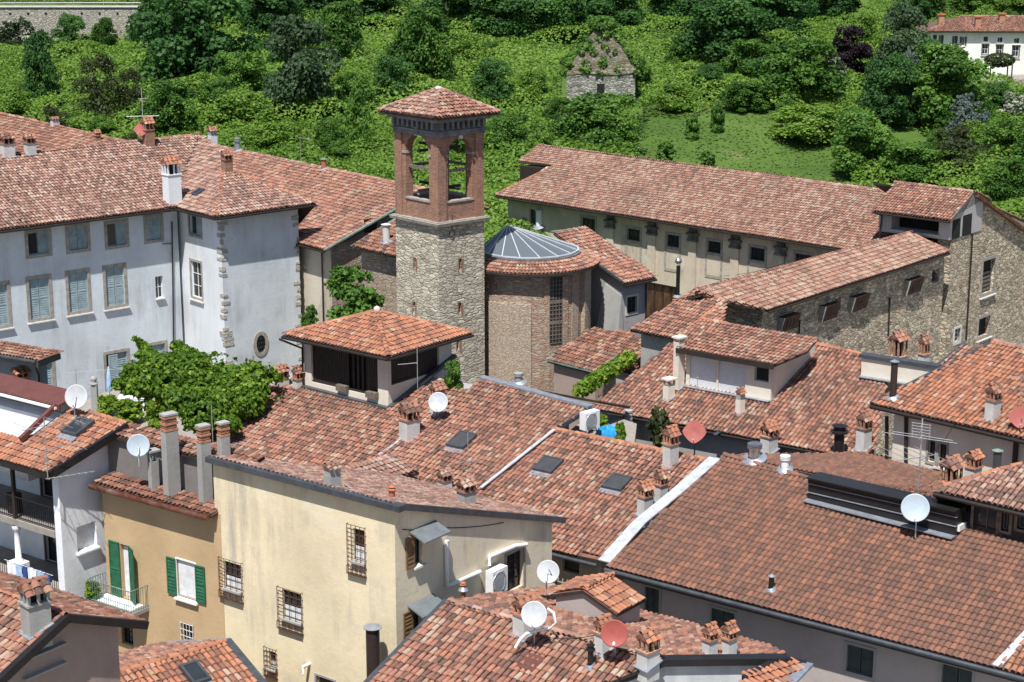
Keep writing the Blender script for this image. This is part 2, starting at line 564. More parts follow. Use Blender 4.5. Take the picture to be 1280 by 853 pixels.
def leaf(name, stops, trans=.45, rough=.55):
    m, nt, b = new_mat(name)
    uv = N(nt, 'ShaderNodeUVMap', uv_map='rnd')
    sep = nt.nodes.new('ShaderNodeSeparateXYZ'); nt.links.new(uv.outputs[0], sep.inputs[0])
    oi = nt.nodes.new('ShaderNodeObjectInfo')
    ad = N(nt, 'ShaderNodeMath', operation='MULTIPLY_ADD', i_1=.35, i_2=-.17); nt.links.new(oi.outputs['Random'], ad.inputs[0])
    nn = noise(nt, coords(nt), .16, 3, .6)
    ad3 = N(nt, 'ShaderNodeMath', operation='MULTIPLY_ADD', i_1=.9, i_2=-.45); nt.links.new(nn, ad3.inputs[0])
    a2 = N(nt, 'ShaderNodeMath', operation='ADD'); nt.links.new(sep.outputs[0], a2.inputs[0]); nt.links.new(ad.outputs[0], a2.inputs[1])
    a3 = N(nt, 'ShaderNodeMath', operation='ADD', use_clamp=True); nt.links.new(a2.outputs[0], a3.inputs[0]); nt.links.new(ad3.outputs[0], a3.inputs[1])
    c = rampn(nt, a3.outputs[0], stops)
    nt.links.new(c, b.inputs['Base Color'])
    b.inputs['Roughness'].default_value = rough
    b.inputs['Specular IOR Level'].default_value = .3
    tr = nt.nodes.new('ShaderNodeBsdfTranslucent'); nt.links.new(c, tr.inputs[0])
    mx = N(nt, 'ShaderNodeMixShader', i_0=trans)
    nt.links.new(b.outputs[0], mx.inputs[1]); nt.links.new(tr.outputs[0], mx.inputs[2])
    out = [n for n in nt.nodes if n.type == 'OUTPUT_MATERIAL'][0]
    nt.links.new(mx.outputs[0], out.inputs[0])
    return m

M = {}
# coppi palettes: (position, colour) over a per-tile random number
M['t_pale'] = tile_mat('old_pale_tiles', [(0, (0.1527, 0.09834, 0.08155)), (.2, (0.2218, 0.1262, 0.1014)), (.42, (0.3046, 0.159, 0.1231)), (.64, (0.3625, 0.2047, 0.1579)), (.82, (0.3955, 0.2634, 0.2046)), (1, (0.4297, 0.3294, 0.2685))])
M['t_mid'] = tile_mat('weathered_red_tiles', [(0, (0.1293, 0.07716, 0.06375)), (.22, (0.2116, 0.107, 0.0822)), (.48, (0.3347, 0.1491, 0.1032)), (.74, (0.3849, 0.1775, 0.1195)), (.9, (0.3815, 0.2259, 0.1618)), (1, (0.4131, 0.3109, 0.2341))], soot=.5)
M['t_orange'] = tile_mat('newer_orange_tiles', [(0, (0.1832, 0.09035, 0.06702)), (.18, (0.2619, 0.1212, 0.08209)), (.45, (0.379, 0.157, 0.09209)), (.78, (0.4344, 0.1856, 0.1049)), (.94, (0.3975, 0.2112, 0.1403)), (1, (0.418, 0.3026, 0.2194))], soot=.3, lich=.15)
M['t_back'] = tile_mat('bleached_red_tiles', [(0, (0.1661, 0.09771, 0.07761)), (.2, (0.2432, 0.127, 0.09733)), (.42, (0.3142, 0.1571, 0.1156)), (.62, (0.3422, 0.1878, 0.1387)), (.82, (0.3668, 0.2414, 0.1813)), (1, (0.3926, 0.3055, 0.2357))], sc=.25, soot=.45)
M['t_brown'] = tile_mat('uniform_brown_tiles', [(0, (0.1362, 0.07839, 0.06016)), (.3, (0.1741, 0.09087, 0.06695)), (.6, (0.205, 0.1032, 0.07306)), (.85, (0.2325, 0.1129, 0.07646)), (1, (0.2773, 0.1288, 0.08189))], soot=.35, lich=.1, sc=.35)
M['t_dull'] = tile_mat('dull_mossy_tiles', [(0, (.10, .06, .05)), (.3, (.19, .085, .06)), (.6, (.28, .12, .08)), (.85, (.34, .17, .12)), (1, (.40, .27, .19))], soot=.5)
M['chan'] = flat('tile_channel', (.20, .10, .07), .95, var=.4, sc=4)
M['chan_b'] = flat('brown_tile_channel', (.19, .085, .06), .95, var=.3, sc=4)
M['fascia'] = flat('dark_eave_wood', (.035, .028, .024), .8, var=.3)
M['fascia_grey'] = flat('grey_sheet_fascia', (.05, .055, .062), .45, .3)
T = lambda k: [M[k], M['chan'], M['fascia']]
# walls
M['pl_white'] = plaster('cool_white_lime', (.64, .69, .73), (.35, .37, .38), .5, .6)
M['pl_wing'] = plaster('white_lime_rough', (.73, .76, .79), (.46, .47, .48), .38, .5)
M['pl_yellow'] = plaster('stained_yellow_plaster', (.80, .69, .47), (.42, .38, .31), .45, .85, patch=(.75, .68, .53), pamt=.5)
M['pl_tan'] = plaster('tan_plaster', (.53, .38, .22), (.42, .32, .20), .3, .2)
M['pl_wh'] = plaster('smooth_white_plaster', (.84, .86, .90), (.66, .66, .68), .2, .15)
M['pl_cream'] = plaster('cream_plaster', (.70, .64, .54), (.5, .45, .37), .2, .2)
M['pl_beige'] = plaster('old_beige_plaster', (0.5612, 0.4836, 0.38), (0.2852, 0.2511, 0.209), .6, .8, patch=(0.6256, 0.5673, 0.4655), pamt=.6)
M['pl_grey'] = plaster('grey_plaster', (.44, .42, .42), (.28, .26, .25), .4, .4)
M['pl_bl'] = plaster('dusky_pink_plaster', (.38, .29, .25), (.25, .20, .18), .4, .35)
M['pl_pink'] = plaster('pale_mauve_plaster', (.44, .39, .37), (.33, .28, .27), .3, .3)
M['pl_conc'] = plaster('weathered_cement', (.36, .355, .34), (.19, .185, .18), .5, .5)
M['pl_chim'] = plaster('chimney_render', (.57, .56, .54), (.36, .34, .32), .45, .4, sc=1.2)
M['pl_villa'] = plaster('villa_white', (.84, .83, .76), (.7, .68, .6), .15, .15)
M['st_tower'] = stone('tower_rubble', [(.30, .27, .22), (.56, .51, .41), (.42, .385, .32), (.64, .59, .48), (.38, .35, .30)], (.26, .225, .175), 1.9, 2.9, .06, wear=(.40, .34, .25))
M['st_wall'] = stone('rough_field_stone', [(.22, .19, .15), (.54, .47, .36), (.32, .27, .21), (.66, .58, .44), (.42, .36, .28)], (.15, .13, .10), 2.1, 2.1, .07, wear=(.44, .28, .19), wamt=.25)
M['st_mix'] = stone('patched_brick_and_rubble', [(.30, .24, .19), (.40, .34, .26), (.34, .22, .17), (.46, .41, .33)], (.34, .31, .26), 2.6, 2.4, .05, wear=(.42, .39, .34), wamt=.5)
M['st_hut'] = stone('pale_dry_stone', [(.26, .25, .22), (.46, .45, .41), (.15, .15, .13), (.54, .53, .49)], (.08, .08, .07), 2.2, 2.6, .08, wear=(.09, .10, .06), wamt=.65)
M['st_far'] = stone('far_stone', [(.30, .28, .24), (.42, .40, .35), (.25, .24, .21)], (.2, .19, .17), 2.0, 2.0, .06)
M['st_trim'] = flat('stone_trim', (.34, .31, .27), .85, var=.25, sc=4)
M['st_sill'] = flat('pale_sill', (.62, .60, .56), .8, var=.15, sc=4)
M['quoin'] = stone('quoin_stone', [(.42, .39, .33), (.55, .52, .46), (.33, .31, .27)], (.6, .6, .6), 2.2, 3.0, .05)
M['brick'] = brick('old_brick', (0.3256, 0.1344, 0.082), (0.22, 0.0882, 0.0574), (0.3168, 0.252, 0.1886), wear=(0.1144, 0.084, 0.0738), wamt=.45)
M['brick_pale'] = brick('faded_brick', (.48, .32, .24), (.40, .27, .20), (.46, .40, .33), wear=(.45, .40, .33), wamt=.6)
M['brick_o'] = brick('orange_brick', (.46, .19, .10), (.36, .13, .075), (.4, .3, .22), wamt=.15)
M['brick_st'] = stone('brick_and_stone', [(.36, .21, .145), (.46, .38, .29), (.40, .24, .17), (.50, .43, .34), (.33, .24, .19)], (.38, .32, .25), 2.8, 3.2, .05, wear=(.30, .22, .17), wamt=.4)
M['cornice'] = flat('grey_sandstone', (.17, .175, .185), .9, var=.35, sc=2.0, bmp=.5)
# metal, wood, glass
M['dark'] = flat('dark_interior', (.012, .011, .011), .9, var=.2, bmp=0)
M['glass'] = flat('window_glass', (.03, .035, .04), .08, var=.1, spec=.6, bmp=0)
M['sh_blue'] = flat('bluegrey_shutter', (.30, .39, .41), .7, var=.18, sc=2.5, dirt=((.2, .24, .25), .6))
M['sh_green'] = flat('green_shutter', (.022, .125, .06), .6, var=.25)
M['sh_dark'] = flat('dark_green_shutter', (.06, .075, .07), .7, var=.15)
M['sh_brown'] = flat('brown_shutter', (.20, .125, .06), .65, var=.2)
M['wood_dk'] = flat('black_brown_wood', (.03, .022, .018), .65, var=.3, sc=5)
M['wood_gr'] = flat('grey_wood', (.16, .13, .105), .8, var=.3, sc=5)
M['white'] = flat('white_paint', (.80, .80, .79), .45, var=.04)
M['whitem'] = flat('white_enamel', (.78, .79, .80), .35, var=.05, dirt=((.5, .5, .48), .4))
M['offwhite'] = flat('off_white_roller_blind', (.66, .67, .69), .55, var=.05)
M['iron'] = flat('rusty_iron', (.10, .045, .03), .75, .2, var=.3)
M['iron_pink'] = flat('pale_old_iron', (.30, .22, .2), .75, .1, var=.3)
M['ironb'] = flat('black_iron', (.022, .022, .024), .5, .4, var=.2)
M['rust'] = flat('corroded_sheet', (.085, .04, .03), .75, .25, var=.4, sc=2.0, dirt=((.04, .025, .022), .8))
M['rusto'] = flat('orange_rust_panel', (.30, .15, .06), .8, .1, var=.5, sc=1.2, dirt=((.1, .07, .05), .9))
M['lead'] = flat('grey_flashing', (.34, .37, .42), .45, .45, var=.2, sc=2.5)
M['leadw'] = flat('bright_flashing', (.66, .68, .72), .4, .35, var=.2, sc=3)
M['zinc'] = flat('dark_zinc', (.10, .11, .125), .45, .5, var=.2)
M['copper'] = flat('green_copper', (.20, .27, .23), .7, .2, var=.25)
M['copperb'] = flat('brown_copper', (.17, .06, .035), .45, .45, var=.3, dirt=((.4, .36, .32), .5))
M['gutter'] = flat('brown_black_gutter', (.035, .028, .026), .5, .3)
M['steel'] = flat('bright_steel', (.6, .61, .63), .25, .9, var=.1)
M['alu'] = flat('aluminium_tube', (.58, .59, .6), .4, .7, var=.1)
M['flue'] = flat('brown_flue', (.055, .038, .036), .5, .3)
M['black'] = flat('black_sheet', (.025, .023, .024), .4, .3)
M['brown_sheet'] = flat('brown_roof_sheet', (.16, .06, .05), .5, .2)
M['dish_w'] = flat('white_dish', (.50, .52, .55), .55, var=.08, dirt=((.36, .36, .36), .5))
M['dish_g'] = flat('pale_blue_dish', (.40, .47, .53), .45, var=.06)
M['dish_r'] = flat('brick_red_dish', (.32, .075, .06), .5, var=.1)
M['terra'] = flat('terracotta', (.44, .15, .08), .8, var=.2)
M['tarp'] = flat('blue_tarpaulin', (.03, .30, .62), .5, var=.15)
M['navy'] = flat('navy_cloth', (.03, .07, .25), .8)
M['cloth_w'] = flat('white_cloth', (.78, .79, .82), .85)
M['cloth_b'] = flat('pale_blue_cloth', (.35, .5, .7), .85)
M['curtain'] = flat('white_lace', (.7, .71, .72), .9)
M['floor'] = flat('terrace_tiles', (.30, .27, .24), .9)
M['pot'] = flat('green_planter', (.05, .17, .06), .6)
M['bark'] = flat('bark', (.09, .068, .05), .95, var=.35, sc=6, bmp=.5)
def skyl():
    m, nt, b = new_mat('skylight_glass')
    b.inputs['Base Color'].default_value = (.11, .13, .15, 1)
    b.inputs['Roughness'].default_value = .32
    b.inputs['Specular IOR Level'].default_value = .8
    b.inputs['Metallic'].default_value = .0
    return m
M['skyglass'] = skyl()
# foliage
M['l_vine'] = leaf('bright_bramble_leaf', [(0, (0.0484, 0.1088, 0.0143)), (.3, (0.1065, 0.2061, 0.0242)), (.6, (0.1597, 0.2805, 0.0374)), (1, (0.2226, 0.3434, 0.0605))], trans=.4)
M['l_grass'] = leaf('meadow_grass', [(0, (.065, .12, .022)), (.5, (.10, .17, .034)), (1, (.15, .22, .055))], trans=.3)
M['l_mid'] = leaf('mid_green_leaf', [(0, (0.03807, 0.09699, 0.01656)), (.5, (0.09664, 0.2102, 0.03174)), (1, (0.1757, 0.3152, 0.05244))])
M['l_dark'] = leaf('dark_green_leaf', [(0, (0.02534, 0.07378, 0.02016)), (.5, (0.06336, 0.1624, 0.03696)), (1, (0.1236, 0.2582, 0.05712))])
M['l_grey'] = leaf('grey_green_leaf', [(0, (0.0336, 0.0672, 0.0288)), (.5, (0.072, 0.126, 0.054)), (1, (0.12, 0.186, 0.09))])
M['l_silver'] = leaf('silver_leaf', [(0, (.07, .11, .09)), (.5, (.15, .20, .165)), (1, (.25, .30, .26))])
M['l_purple'] = leaf('purple_leaf', [(0, (.010, .006, .010)), (.5, (.028, .013, .022)), (1, (.06, .03, .04))])
M['l_olive'] = leaf('olive_leaf', [(0, (.03, .045, .014)), (.5, (.06, .08, .026)), (1, (.10, .12, .045))])
M['l_bloom'] = leaf('white_blossom_leaf', [(0, (.03, .06, .02)), (.45, (.07, .11, .04)), (.62, (.5, .52, .42)), (1, (.7, .7, .6))])
M['l_wist'] = leaf('lush_climber_leaf', [(0, (0.056, 0.121, 0.012)), (.4, (0.14, 0.253, 0.022)), (.75, (0.2464, 0.363, 0.04)), (1, (0.3472, 0.44, 0.07))])
def ground_mat():
    m, nt, b = new_mat('ground_soil_grass')
    co = coords(nt)
    a = rampn(nt, noise(nt, co, .12, 6, .65), [(.35, (.06, .115, .024)), (.55, (.092, .155, .033)), (.75, (.145, .19, .055))])
    c = mixc(nt, rampn(nt, noise(nt, co, .5, 5, .7), [(.60, 0.0), (.78, .8)]), a, (.20, .17, .10))
    # streets and yards of the town are paved; grass begins beyond the last houses
    g = nt.nodes.new('ShaderNodeNewGeometry'); sp = nt.nodes.new('ShaderNodeSeparateXYZ'); nt.links.new(g.outputs['Position'], sp.inputs[0])
    pv = rampn(nt, noise(nt, co, 1.2, 5, .7), [(.3, (.20, .18, .16)), (.7, (.33, .30, .26))])
    th = N(nt, 'ShaderNodeMapRange', i_1=128.0, i_2=136.0); nt.links.new(sp.outputs[1], th.inputs[0])
    c = mixc(nt, th.outputs[0], pv, c)
    nt.links.new(c, b.inputs['Base Color'])
    b.inputs['Roughness'].default_value = 1.0
    b.inputs['Specular IOR Level'].default_value = .1
    bump(nt, b, noise(nt, co, 2.5, 6, .7), .8, .3)
    return m
M['ground'] = ground_mat()
M['awn'] = flat('grey_awning_sheet', (.20, .225, .235), .5, .3)
M['ribs'] = flat('pale_skylight_rib', (0.527, 0.5525, 0.578), .5, .1)
M['lid'] = flat('dark_grey_shutter_lid', (.07, .07, .075), .5, .2)
M['brick_fine'] = stone('pale_patched_brick', [(.42, .30, .22), (.54, .46, .36), (.46, .34, .25), (.58, .50, .40), (.40, .32, .25)], (.46, .41, .33), 5.0, 3.2, .05, wear=(.50, .45, .37), wamt=.35)
M['pl_shaded'] = plaster('shaded_grey_cement', (.22, .205, .20), (.12, .11, .105), .5, .5)  # grey cement darkened: the party wall's shade is put into the colour
M['sooty_stone'] = flat('sooty_carved_stone', (.16, .15, .135), .9, var=.45, sc=2.2, bmp=.5)
# ------------------------------------------------------------------ windows and other wall parts
def louvre(mb, W, a0, a1, z0, z1, d0, d1, n, m=0):
    fw = min(.07, (a1 - a0) * .16)
    W.box(mb, a0, a0 + fw, z0, z1, d0, d1, m); W.box(mb, a1 - fw, a1, z0, z1, d0, d1, m)
    W.box(mb, a0 + fw, a1 - fw, z0, z0 + fw, d0, d1, m); W.box(mb, a0 + fw, a1 - fw, z1 - fw, z1, d0, d1, m)
    zm = (z0 + z1) / 2
    W.box(mb, a0 + fw, a1 - fw, zm - fw / 2, zm + fw / 2, d0, d1, m)
    dm = (d1 - d0)
    for lo, hi in ((z0 + fw, zm - fw / 2), (zm + fw / 2, z1 - fw)):
        k = max(2, int((hi - lo) / (.105 if n > 8 else .13)))
        for i in range(k):
            z = lo + (hi - lo) * (i + .5) / k
            h = (hi - lo) / k * .62
            p = [W.pt(a0 + fw, z - h, d1 - .002), W.pt(a1 - fw, z - h, d1 - .002), W.pt(a1 - fw, z + h * .7, d0 + dm * .2), W.pt(a0 + fw, z + h * .7, d0 + dm * .2)]
            mb.add(p, [(0, 1, 2, 3)], m)

def pane_grid(mb, W, a0, a1, z0, z1, d, nx, nz, t=.045, m=0, th=.04):
    """frame with nx by nz lights"""
    W.box(mb, a0, a0 + t, z0, z1, d, d + th, m); W.box(mb, a1 - t, a1, z0, z1, d, d + th, m)
    W.box(mb, a0 + t, a1 - t, z0, z0 + t, d, d + th, m); W.box(mb, a0 + t, a1 - t, z1 - t, z1, d, d + th, m)
    for i in range(1, nx):
        a = a0 + (a1 - a0) * i / nx
        W.box(mb, a - t * .4, a + t * .4, z0 + t, z1 - t, d + .002, d + th - .002, m)
    for j in range(1, nz):
        z = z0 + (z1 - z0) * j / nz
        W.box(mb, a0 + t, a1 - t, z - t * .35, z + t * .35, d + .004, d + th - .004, m)

def window(h, W, u0, u1, v0, v1, style='shut', sh='sh_blue', trim='st_trim', tw=.16, sill='st_sill', rec=.2, frame='white', nx=2, nz=1, r=None, label=None, name='window', glass='glass', curt=None):
    a0, a1, z0, z1 = r if r else W.rect(u0, u1, v0, v1)
    W.holes.append((a0, a1, z0, z1, rec + .05))
    mb = MB()
    W.box(mb, a0 - .01, a1 + .01, z0 - .01, z1 + .01, -rec - .06, -rec, 0)
    w = mb.build(name, M[glass], h.root)
    if label: w['label'] = label
    if trim:
        t = MB(); e = .035
        W.box(t, a0 - tw, a0, z0 - tw, z1 + tw, -.05, e); W.box(t, a1, a1 + tw, z0 - tw, z1 + tw, -.05, e)
        W.box(t, a0, a1, z1, z1 + tw, -.05, e); W.box(t, a0, a1, z0 - tw, z0, -.05, e)
        t.build('surround', M[trim], w)
    if sill:
        t = MB()
        W.box(t, a0 - tw - .06, a1 + tw + .06, z0 - tw - .075, z0 - tw + .003, -.05, .16)
        t.build('sill', M[sill], w)
    am = (a0 + a1) / 2
    if style in ('half', 'casement', 'open2', 'grille', 'shutL'):
        t = MB(); pane_grid(t, W, a0 + .005, a1 - .005, z0 + .005, z1 - .005, -rec + .001, nx, nz)
        t.build('frame', M[frame], w)
    n = 'shutter'
    if style == 'shut':
        for x0, x1 in ((a0 + .01, am - .02), (am + .02, a1 - .01)):
            t = MB(); louvre(t, W, x0, x1, z0 + .01, z1 - .01, -.13, -.08, 8); t.build(n, M[sh], w)
    if style == 'half':
        t = MB(); louvre(t, W, am + .02, a1 - .01, z0 + .01, z1 - .01, -.13, -.08, 8); t.build(n, M[sh], w)
    if style == 'open2':
        hw = am - a0
        for x0, x1 in ((a0 - hw - .02, a0 - .02), (a1 + .02, a1 + hw + .02)):
            t = MB(); louvre(t, W, x0, x1, z0 + .01, z1 - .01, .03, .075, 8); t.build(n, M[sh], w)
    if style == 'shutL':
        hw = (a1 - a0) * .95
        t = MB(); louvre(t, W, a0 - hw - .02, a0 - .02, z0 + .01, z1 - .01, .04, .085, 8); t.build(n, M[sh], w)
    if curt:
        t = MB(); W.box(t, a0 + .05, a1 - .05, z0 + .05, z0 + (z1 - z0) * curt, -rec + .045, -rec + .06); t.build('curtain', M['curtain'], w)
    return w, (a0, a1, z0, z1)

def grille(W, w, a0, a1, z0, z1, mat='iron_pink', d=.10, nx=4, nz=5, basket=True):
    mb = MB(); r = .013
    for i in range(nx + 1):
        a = a0 + (a1 - a0) * i / nx
        mb.tube([W.pt(a, z0, d), W.pt(a, z1, d)], r, 4, cap=False)
    for j in range(nz + 1):
        z = z0 + (z1 - z0) * j / nz
        mb.tube([W.pt(a0, z, .01), W.pt(a0, z, d), W.pt(a1, z, d), W.pt(a1, z, .01)], r, 4, cap=False)
    if basket:
        W.box(mb, a0, a1, z0 - .01, z0 + .012, .01, d + .06)
        mb.tube([W.pt(a0, z0 + .3, .01), W.pt(a0, z0 + .3, d + .06), W.pt(a1, z0 + .3, d + .06), W.pt(a1, z0 + .3, .01)], r, 4, cap=False)
        for i in range(nx * 2 + 1):
            a = a0 + (a1 - a0) * i / nx / 2
            mb.tube([W.pt(a, z0, d + .06), W.pt(a, z0 + .3, d + .06)], r * .8, 4, cap=False)
    return mb.build('grille', M[mat], w)

def gutter(h, pl, a0, a1, mat='gutter', r=.075, drop=.10, name='gutter'):
    mb = MB()
    p0 = pl.at(a0, -.06) - UP * drop; p1 = pl.at(a1, -.06) - UP * drop
    mb.tube([p0, p1], r, 6)
    return mb.build(name, M[mat], h.root)

def downpipe(h, pts, mat='gutter', r=.055):
    mb = MB(); mb.tube(pts, r, 6)
    return mb.build('downpipe', M[mat], h.root)

def strip(parent, pts, w, mat, name='flashing', th=.05, lift=.0):
    """folded sheet laid along a line"""
    mb = MB()
    for a, b in zip(pts[:-1], pts[1:]):
        mb.bar(V(a) + UP * lift, V(b) + UP * lift, w, th)
    return mb.build(name, M[mat], parent)

# ------------------------------------------------------------------ chimneys
def gable_tiles(mb_parent, c, ex, ey, hx, hy, rise, mat, over=.1, name='cap', cols=4):
    """little two-slope tile roof; ridge along ex; centre c = eave level; hx, hy half sizes"""
    vs, qs, rr = [], [], []
    nb = 0
    for sg in (1, -1):
        eh = -ey * sg
        s = unit(eh * hy + UP * rise)
        L = math.hypot(hy, rise)
        o = c + ey * sg * (hy + over) - UP * (rise / hy * over)
        n = np.cross(ex, s); n = n if n[2] > 0 else -n
        pitch = 2 * (hx + over) / cols
        ca, cb = np.meshgrid((np.arange(cols) + .5) * pitch - hx - over, [0.0, (L + over) * .5])
        g = np.random.default_rng(int(abs(c[0] * 71 + c[1] * 13) * 10) + sg)
        v, q, r = barrels(o, ex, s, n, ca.ravel(), cb.ravel(), g.random(ca.size), pitch * .95, pitch * .36, (L + over) * .52, .02, 1.0)
        vs.append(v); qs.append(q + nb); rr.append(r); nb += len(v)
    # ridge tile
    v, q, r = barrels(c + UP * (rise + .0) - ex * (hx + over), unit(np.cross(ex, UP)), ex, UP, np.zeros(2), np.array([0.0, hx + over]), np.array([.5, .7]), .2, .09, hx + over, .02, 1.0)
    vs.append(v); qs.append(q + nb); rr.append(r); nb += len(v)
    # solid under the tiles: two gable triangles and slopes
    b = MB()
    p = [c - ex * (hx + over * .6) - ey * hy, c + ex * (hx + over * .6) - ey * hy, c + ex * (hx + over * .6) + ey * hy, c - ex * (hx + over * .6) + ey * hy,
         c - ex * (hx + over * .6) + UP * rise, c + ex * (hx + over * .6) + UP * rise]
    b.add(p, [(0, 3, 2, 1), (0, 1, 5, 4), (2, 3, 4, 5), (1, 2, 5), (3, 0, 4)], 1)
    allv = np.vstack(vs + [np.array(b.v)])
    ng = [tuple(i + nb for i in f) for f in b.f]
    q = np.vstack(qs)
    return raw_mesh(name, allv, q, [M[mat], M['chan']], mb_parent, np.vstack(rr), [0] * len(q) + [1] * len(ng), [True] * len(q) + [False] * len(ng), ng)

def chimney(pl, u, vb, vt, wpx, label, kind='gable', rot=42, shaft='pl_chim', tiles='t_orange', br='brick_o', fl='lead', ratio=.8, cagef=.26, group='chimneys on the roofs', name='chimney', split=False, z=None):
    """a rendered shaft, a brick cage with openings and a tiled cap. (u, vb) = foot in the photo, vt = top, wpx = overall width"""
    base = pl.hit(u, vb) if isinstance(pl, Plane) else P(u, vb, pl)
    k = mpp(base)
    Hh = (vb - vt) * k / math.cos(PIT * .9)
    ex = V([math.cos(math.radians(rot)), math.sin(math.radians(rot)), 0.0]); ey = V([-ex[1], ex[0], 0.0])
    # seen at about 45 degrees a square of side s spans s*1.4
    side = wpx * k / 1.42 * .9
    sx, sy = side / 2, side / 2 * ratio
    base = base - UP * .0
    root = thing(name, label, 'chimney', base, group)
    capr = min(.38, Hh * .2)
    cage = Hh * cagef
    hs = Hh - capr - cage
    b = MB()
    b.box(base + UP * (hs / 2 - .25), ex * sx, ey * sy, UP * (hs / 2 + .25))
    if kind in ('gable', 'lean'):
        b.build('shaft', M[shaft], root)
        c = MB()
        c.box(base + UP * (hs + .035), ex * (sx + .05), ey * (sy + .05), UP * .035)
        top = hs + cage
        pw = min(.09, sx * .3)
        for i in (-1, 0, 1):
            for j in (-1, 0, 1):
                if i == 0 and j == 0: continue
                c.box(base + ex * (sx - pw / 2) * i + ey * (sy - pw / 2) * j + UP * (hs + .07 + (cage - .12) / 2), ex * pw * .5, ey * pw * .5, UP * (cage - .12) / 2)
        c.box(base + UP * (top - .025), ex * (sx + .03), ey * (sy + .03), UP * .025)
        c.build('brick_cage', M[br], root)
        d = MB(); d.box(base + UP * (hs + .07 + (cage - .12) / 2), ex * sx * .55, ey * sy * .55, UP * (cage - .12) / 2)
        d.build('flue_liner', M['dark'], root)
        gable_tiles(root, base + UP * top, ex, ey, sx, sy, capr * .8, tiles, over=side * .14, cols=max(3, int(side / .2)))
    elif kind == 'slab':
        b.build('shaft', M[shaft], root)
        c = MB()
        for i, j in ((-1, -1), (1, -1), (1, 1), (-1, 1)):
            c.box(base + ex * sx * .8 * i + ey * sy * .8 * j + UP * (hs + cage / 2), ex * sx * .2, ey * sy * .2, UP * cage / 2)
        c.build('pier', M[br], root)
        d = MB(); d.box(base + UP * (hs + cage + .04), ex * (sx + .08), ey * (sy + .08), UP * .04); d.build('cap', M[shaft], root)
    elif kind == 'rings':
        b.build('shaft', M[shaft], root)
        z0 = hs
        for i in range(3):
            d = MB(); d.lathe(base + UP * z0, [(0, 0), (sx * 1.02, 0), (sx * 1.02, .1), (sx * .7, .13), (sx * .7, .2)], 14, smooth=False)
            d.build('ring', M['pl_conc'], root); z0 += .2
        d = MB(); d.lathe(base + UP * z0, [(sx * 1.02, 0), (sx * 1.02, .08), (0, .1)], 14, smooth=False); d.build('cap', M['pl_conc'], root)
    elif kind == 'bricks':
        b.build('shaft', M[shaft], root)
        z0 = hs
        nl = max(3, int((Hh - hs) / .15))
        c = MB()
        for i in range(nl):
            c.box(base + UP * (z0 + .05), ex * (sx * (1.05 if i % 2 == 0 else .9)), ey * (sy * (1.05 if i % 2 == 0 else .9)), UP * .045); z0 += .13
        c.build('brick_courses', M['brick_o'], root)
        d = MB(); d.box(base + UP * (z0 + .03), ex * sx * 1.1, ey * sy * 1.1, UP * .04); d.build('cap', M['pl_conc'], root)
    elif kind == 'plain':
        b.build('shaft', M[shaft], root)
        d = MB(); d.box(base + UP * (hs + cage / 2), ex * sx * .94, ey * sy * .94, UP * cage / 2); d.build('neck', M['pl_conc'], root)
        gable_tiles(root, base + UP * (hs + cage), ex, ey, sx, sy, capr * .7, tiles, over=side * .12, cols=max(3, int(side / .2)))
    if fl:
        f = MB()
        pn = pl.n if isinstance(pl, Plane) else UP
        ss = unit(ey - pn * np.dot(ey, pn)); ee = unit(ex - pn * np.dot(ex, pn))
        f.box(base + pn * .09, ee * (sx + .09), ss * (sy + .09), pn * .03)
        f.build('flashing', M[fl], root)
    return root, base, Hh, ex, ey

def flue(pl, u, vb, vt, wpx, label, mat='flue', cap='lead', kind='hat', cat='flue', name='flue_pipe', group='metal flues and vents'):
    base = pl.hit(u, vb) if isinstance(pl, Plane) else P(u, vb, pl)
    k = mpp(base); Hh = (vb - vt) * k / math.cos(PIT); r = wpx * k / 2
    root = thing(name, label, cat, base, group)
    b = MB(); b.tube([base - UP * .3, base + UP * (Hh * (.93 if kind == 'hat' else .8))], r * (.86 if kind != 'ball' else .55), 12); b.build('pipe', M[mat], root)
    c = MB()
    if kind == 'hat':
        c.lathe(base + UP * Hh * .93, [(0, .0), (r * 1.15, .0), (r * 1.2, .03), (0, .12)], 16, smooth=False)
        for q in range(3):
            a = q * 2.1; c.tube([base + V([math.cos(a), math.sin(a), 0]) * r * .7 + UP * Hh * .85, base + V([math.cos(a), math.sin(a), 0]) * r * .7 + UP * Hh * .95], .02, 4)
    elif kind == 'ball':
        c.lathe(base + UP * (Hh - r * 1.3), [(r * .55, -.1), (r * .98, .0), (r * 1.0, r * .45), (r * .85, r * .8), (r * .5, r * 1.05), (r * .45, r * 1.3), (0, r * 1.3)], 16)
    elif kind == 'rings':
        z0 = Hh * .72
        for i in range(3):
            c.lathe(base + UP * (z0 + i * Hh * .09), [(r * .7, 0), (r * 1.1, 0), (r * 1.1, Hh * .05), (r * .7, Hh * .07)], 14, smooth=False)
        c.lathe(base + UP * Hh * .98, [(r * 1.1, 0), (0, .05)], 14, smooth=False)
    elif kind == 'terra':
        c.lathe(base + UP * Hh * .7, [(r * 1.25, 0), (r * 1.25, Hh * .06), (r * .7, Hh * .12), (r * .6, Hh * .2), (r * 1.1, Hh * .2), (0, Hh * .33)], 12, smooth=False)
    elif kind == 'top':
        c.lathe(base + UP * Hh * .74, [(r * .8, 0), (r * 1.5, 0), (r * 1.5, Hh * .05), (r * 1.05, Hh * .06), (r * 1.05, Hh * .18), (r * 1.4, Hh * .2), (0, Hh * .25)], 16, smooth=False)
    c.build('cowl', M[cap], root)
    f = MB(); pn = pl.n if isinstance(pl, Plane) else UP
    f.lathe(base, [(r * 1.9, .07), (r * 1.6, .12), (r * .9, .2)], 12, axis=pn); f.build('collar', M['lead'], root)
    return root

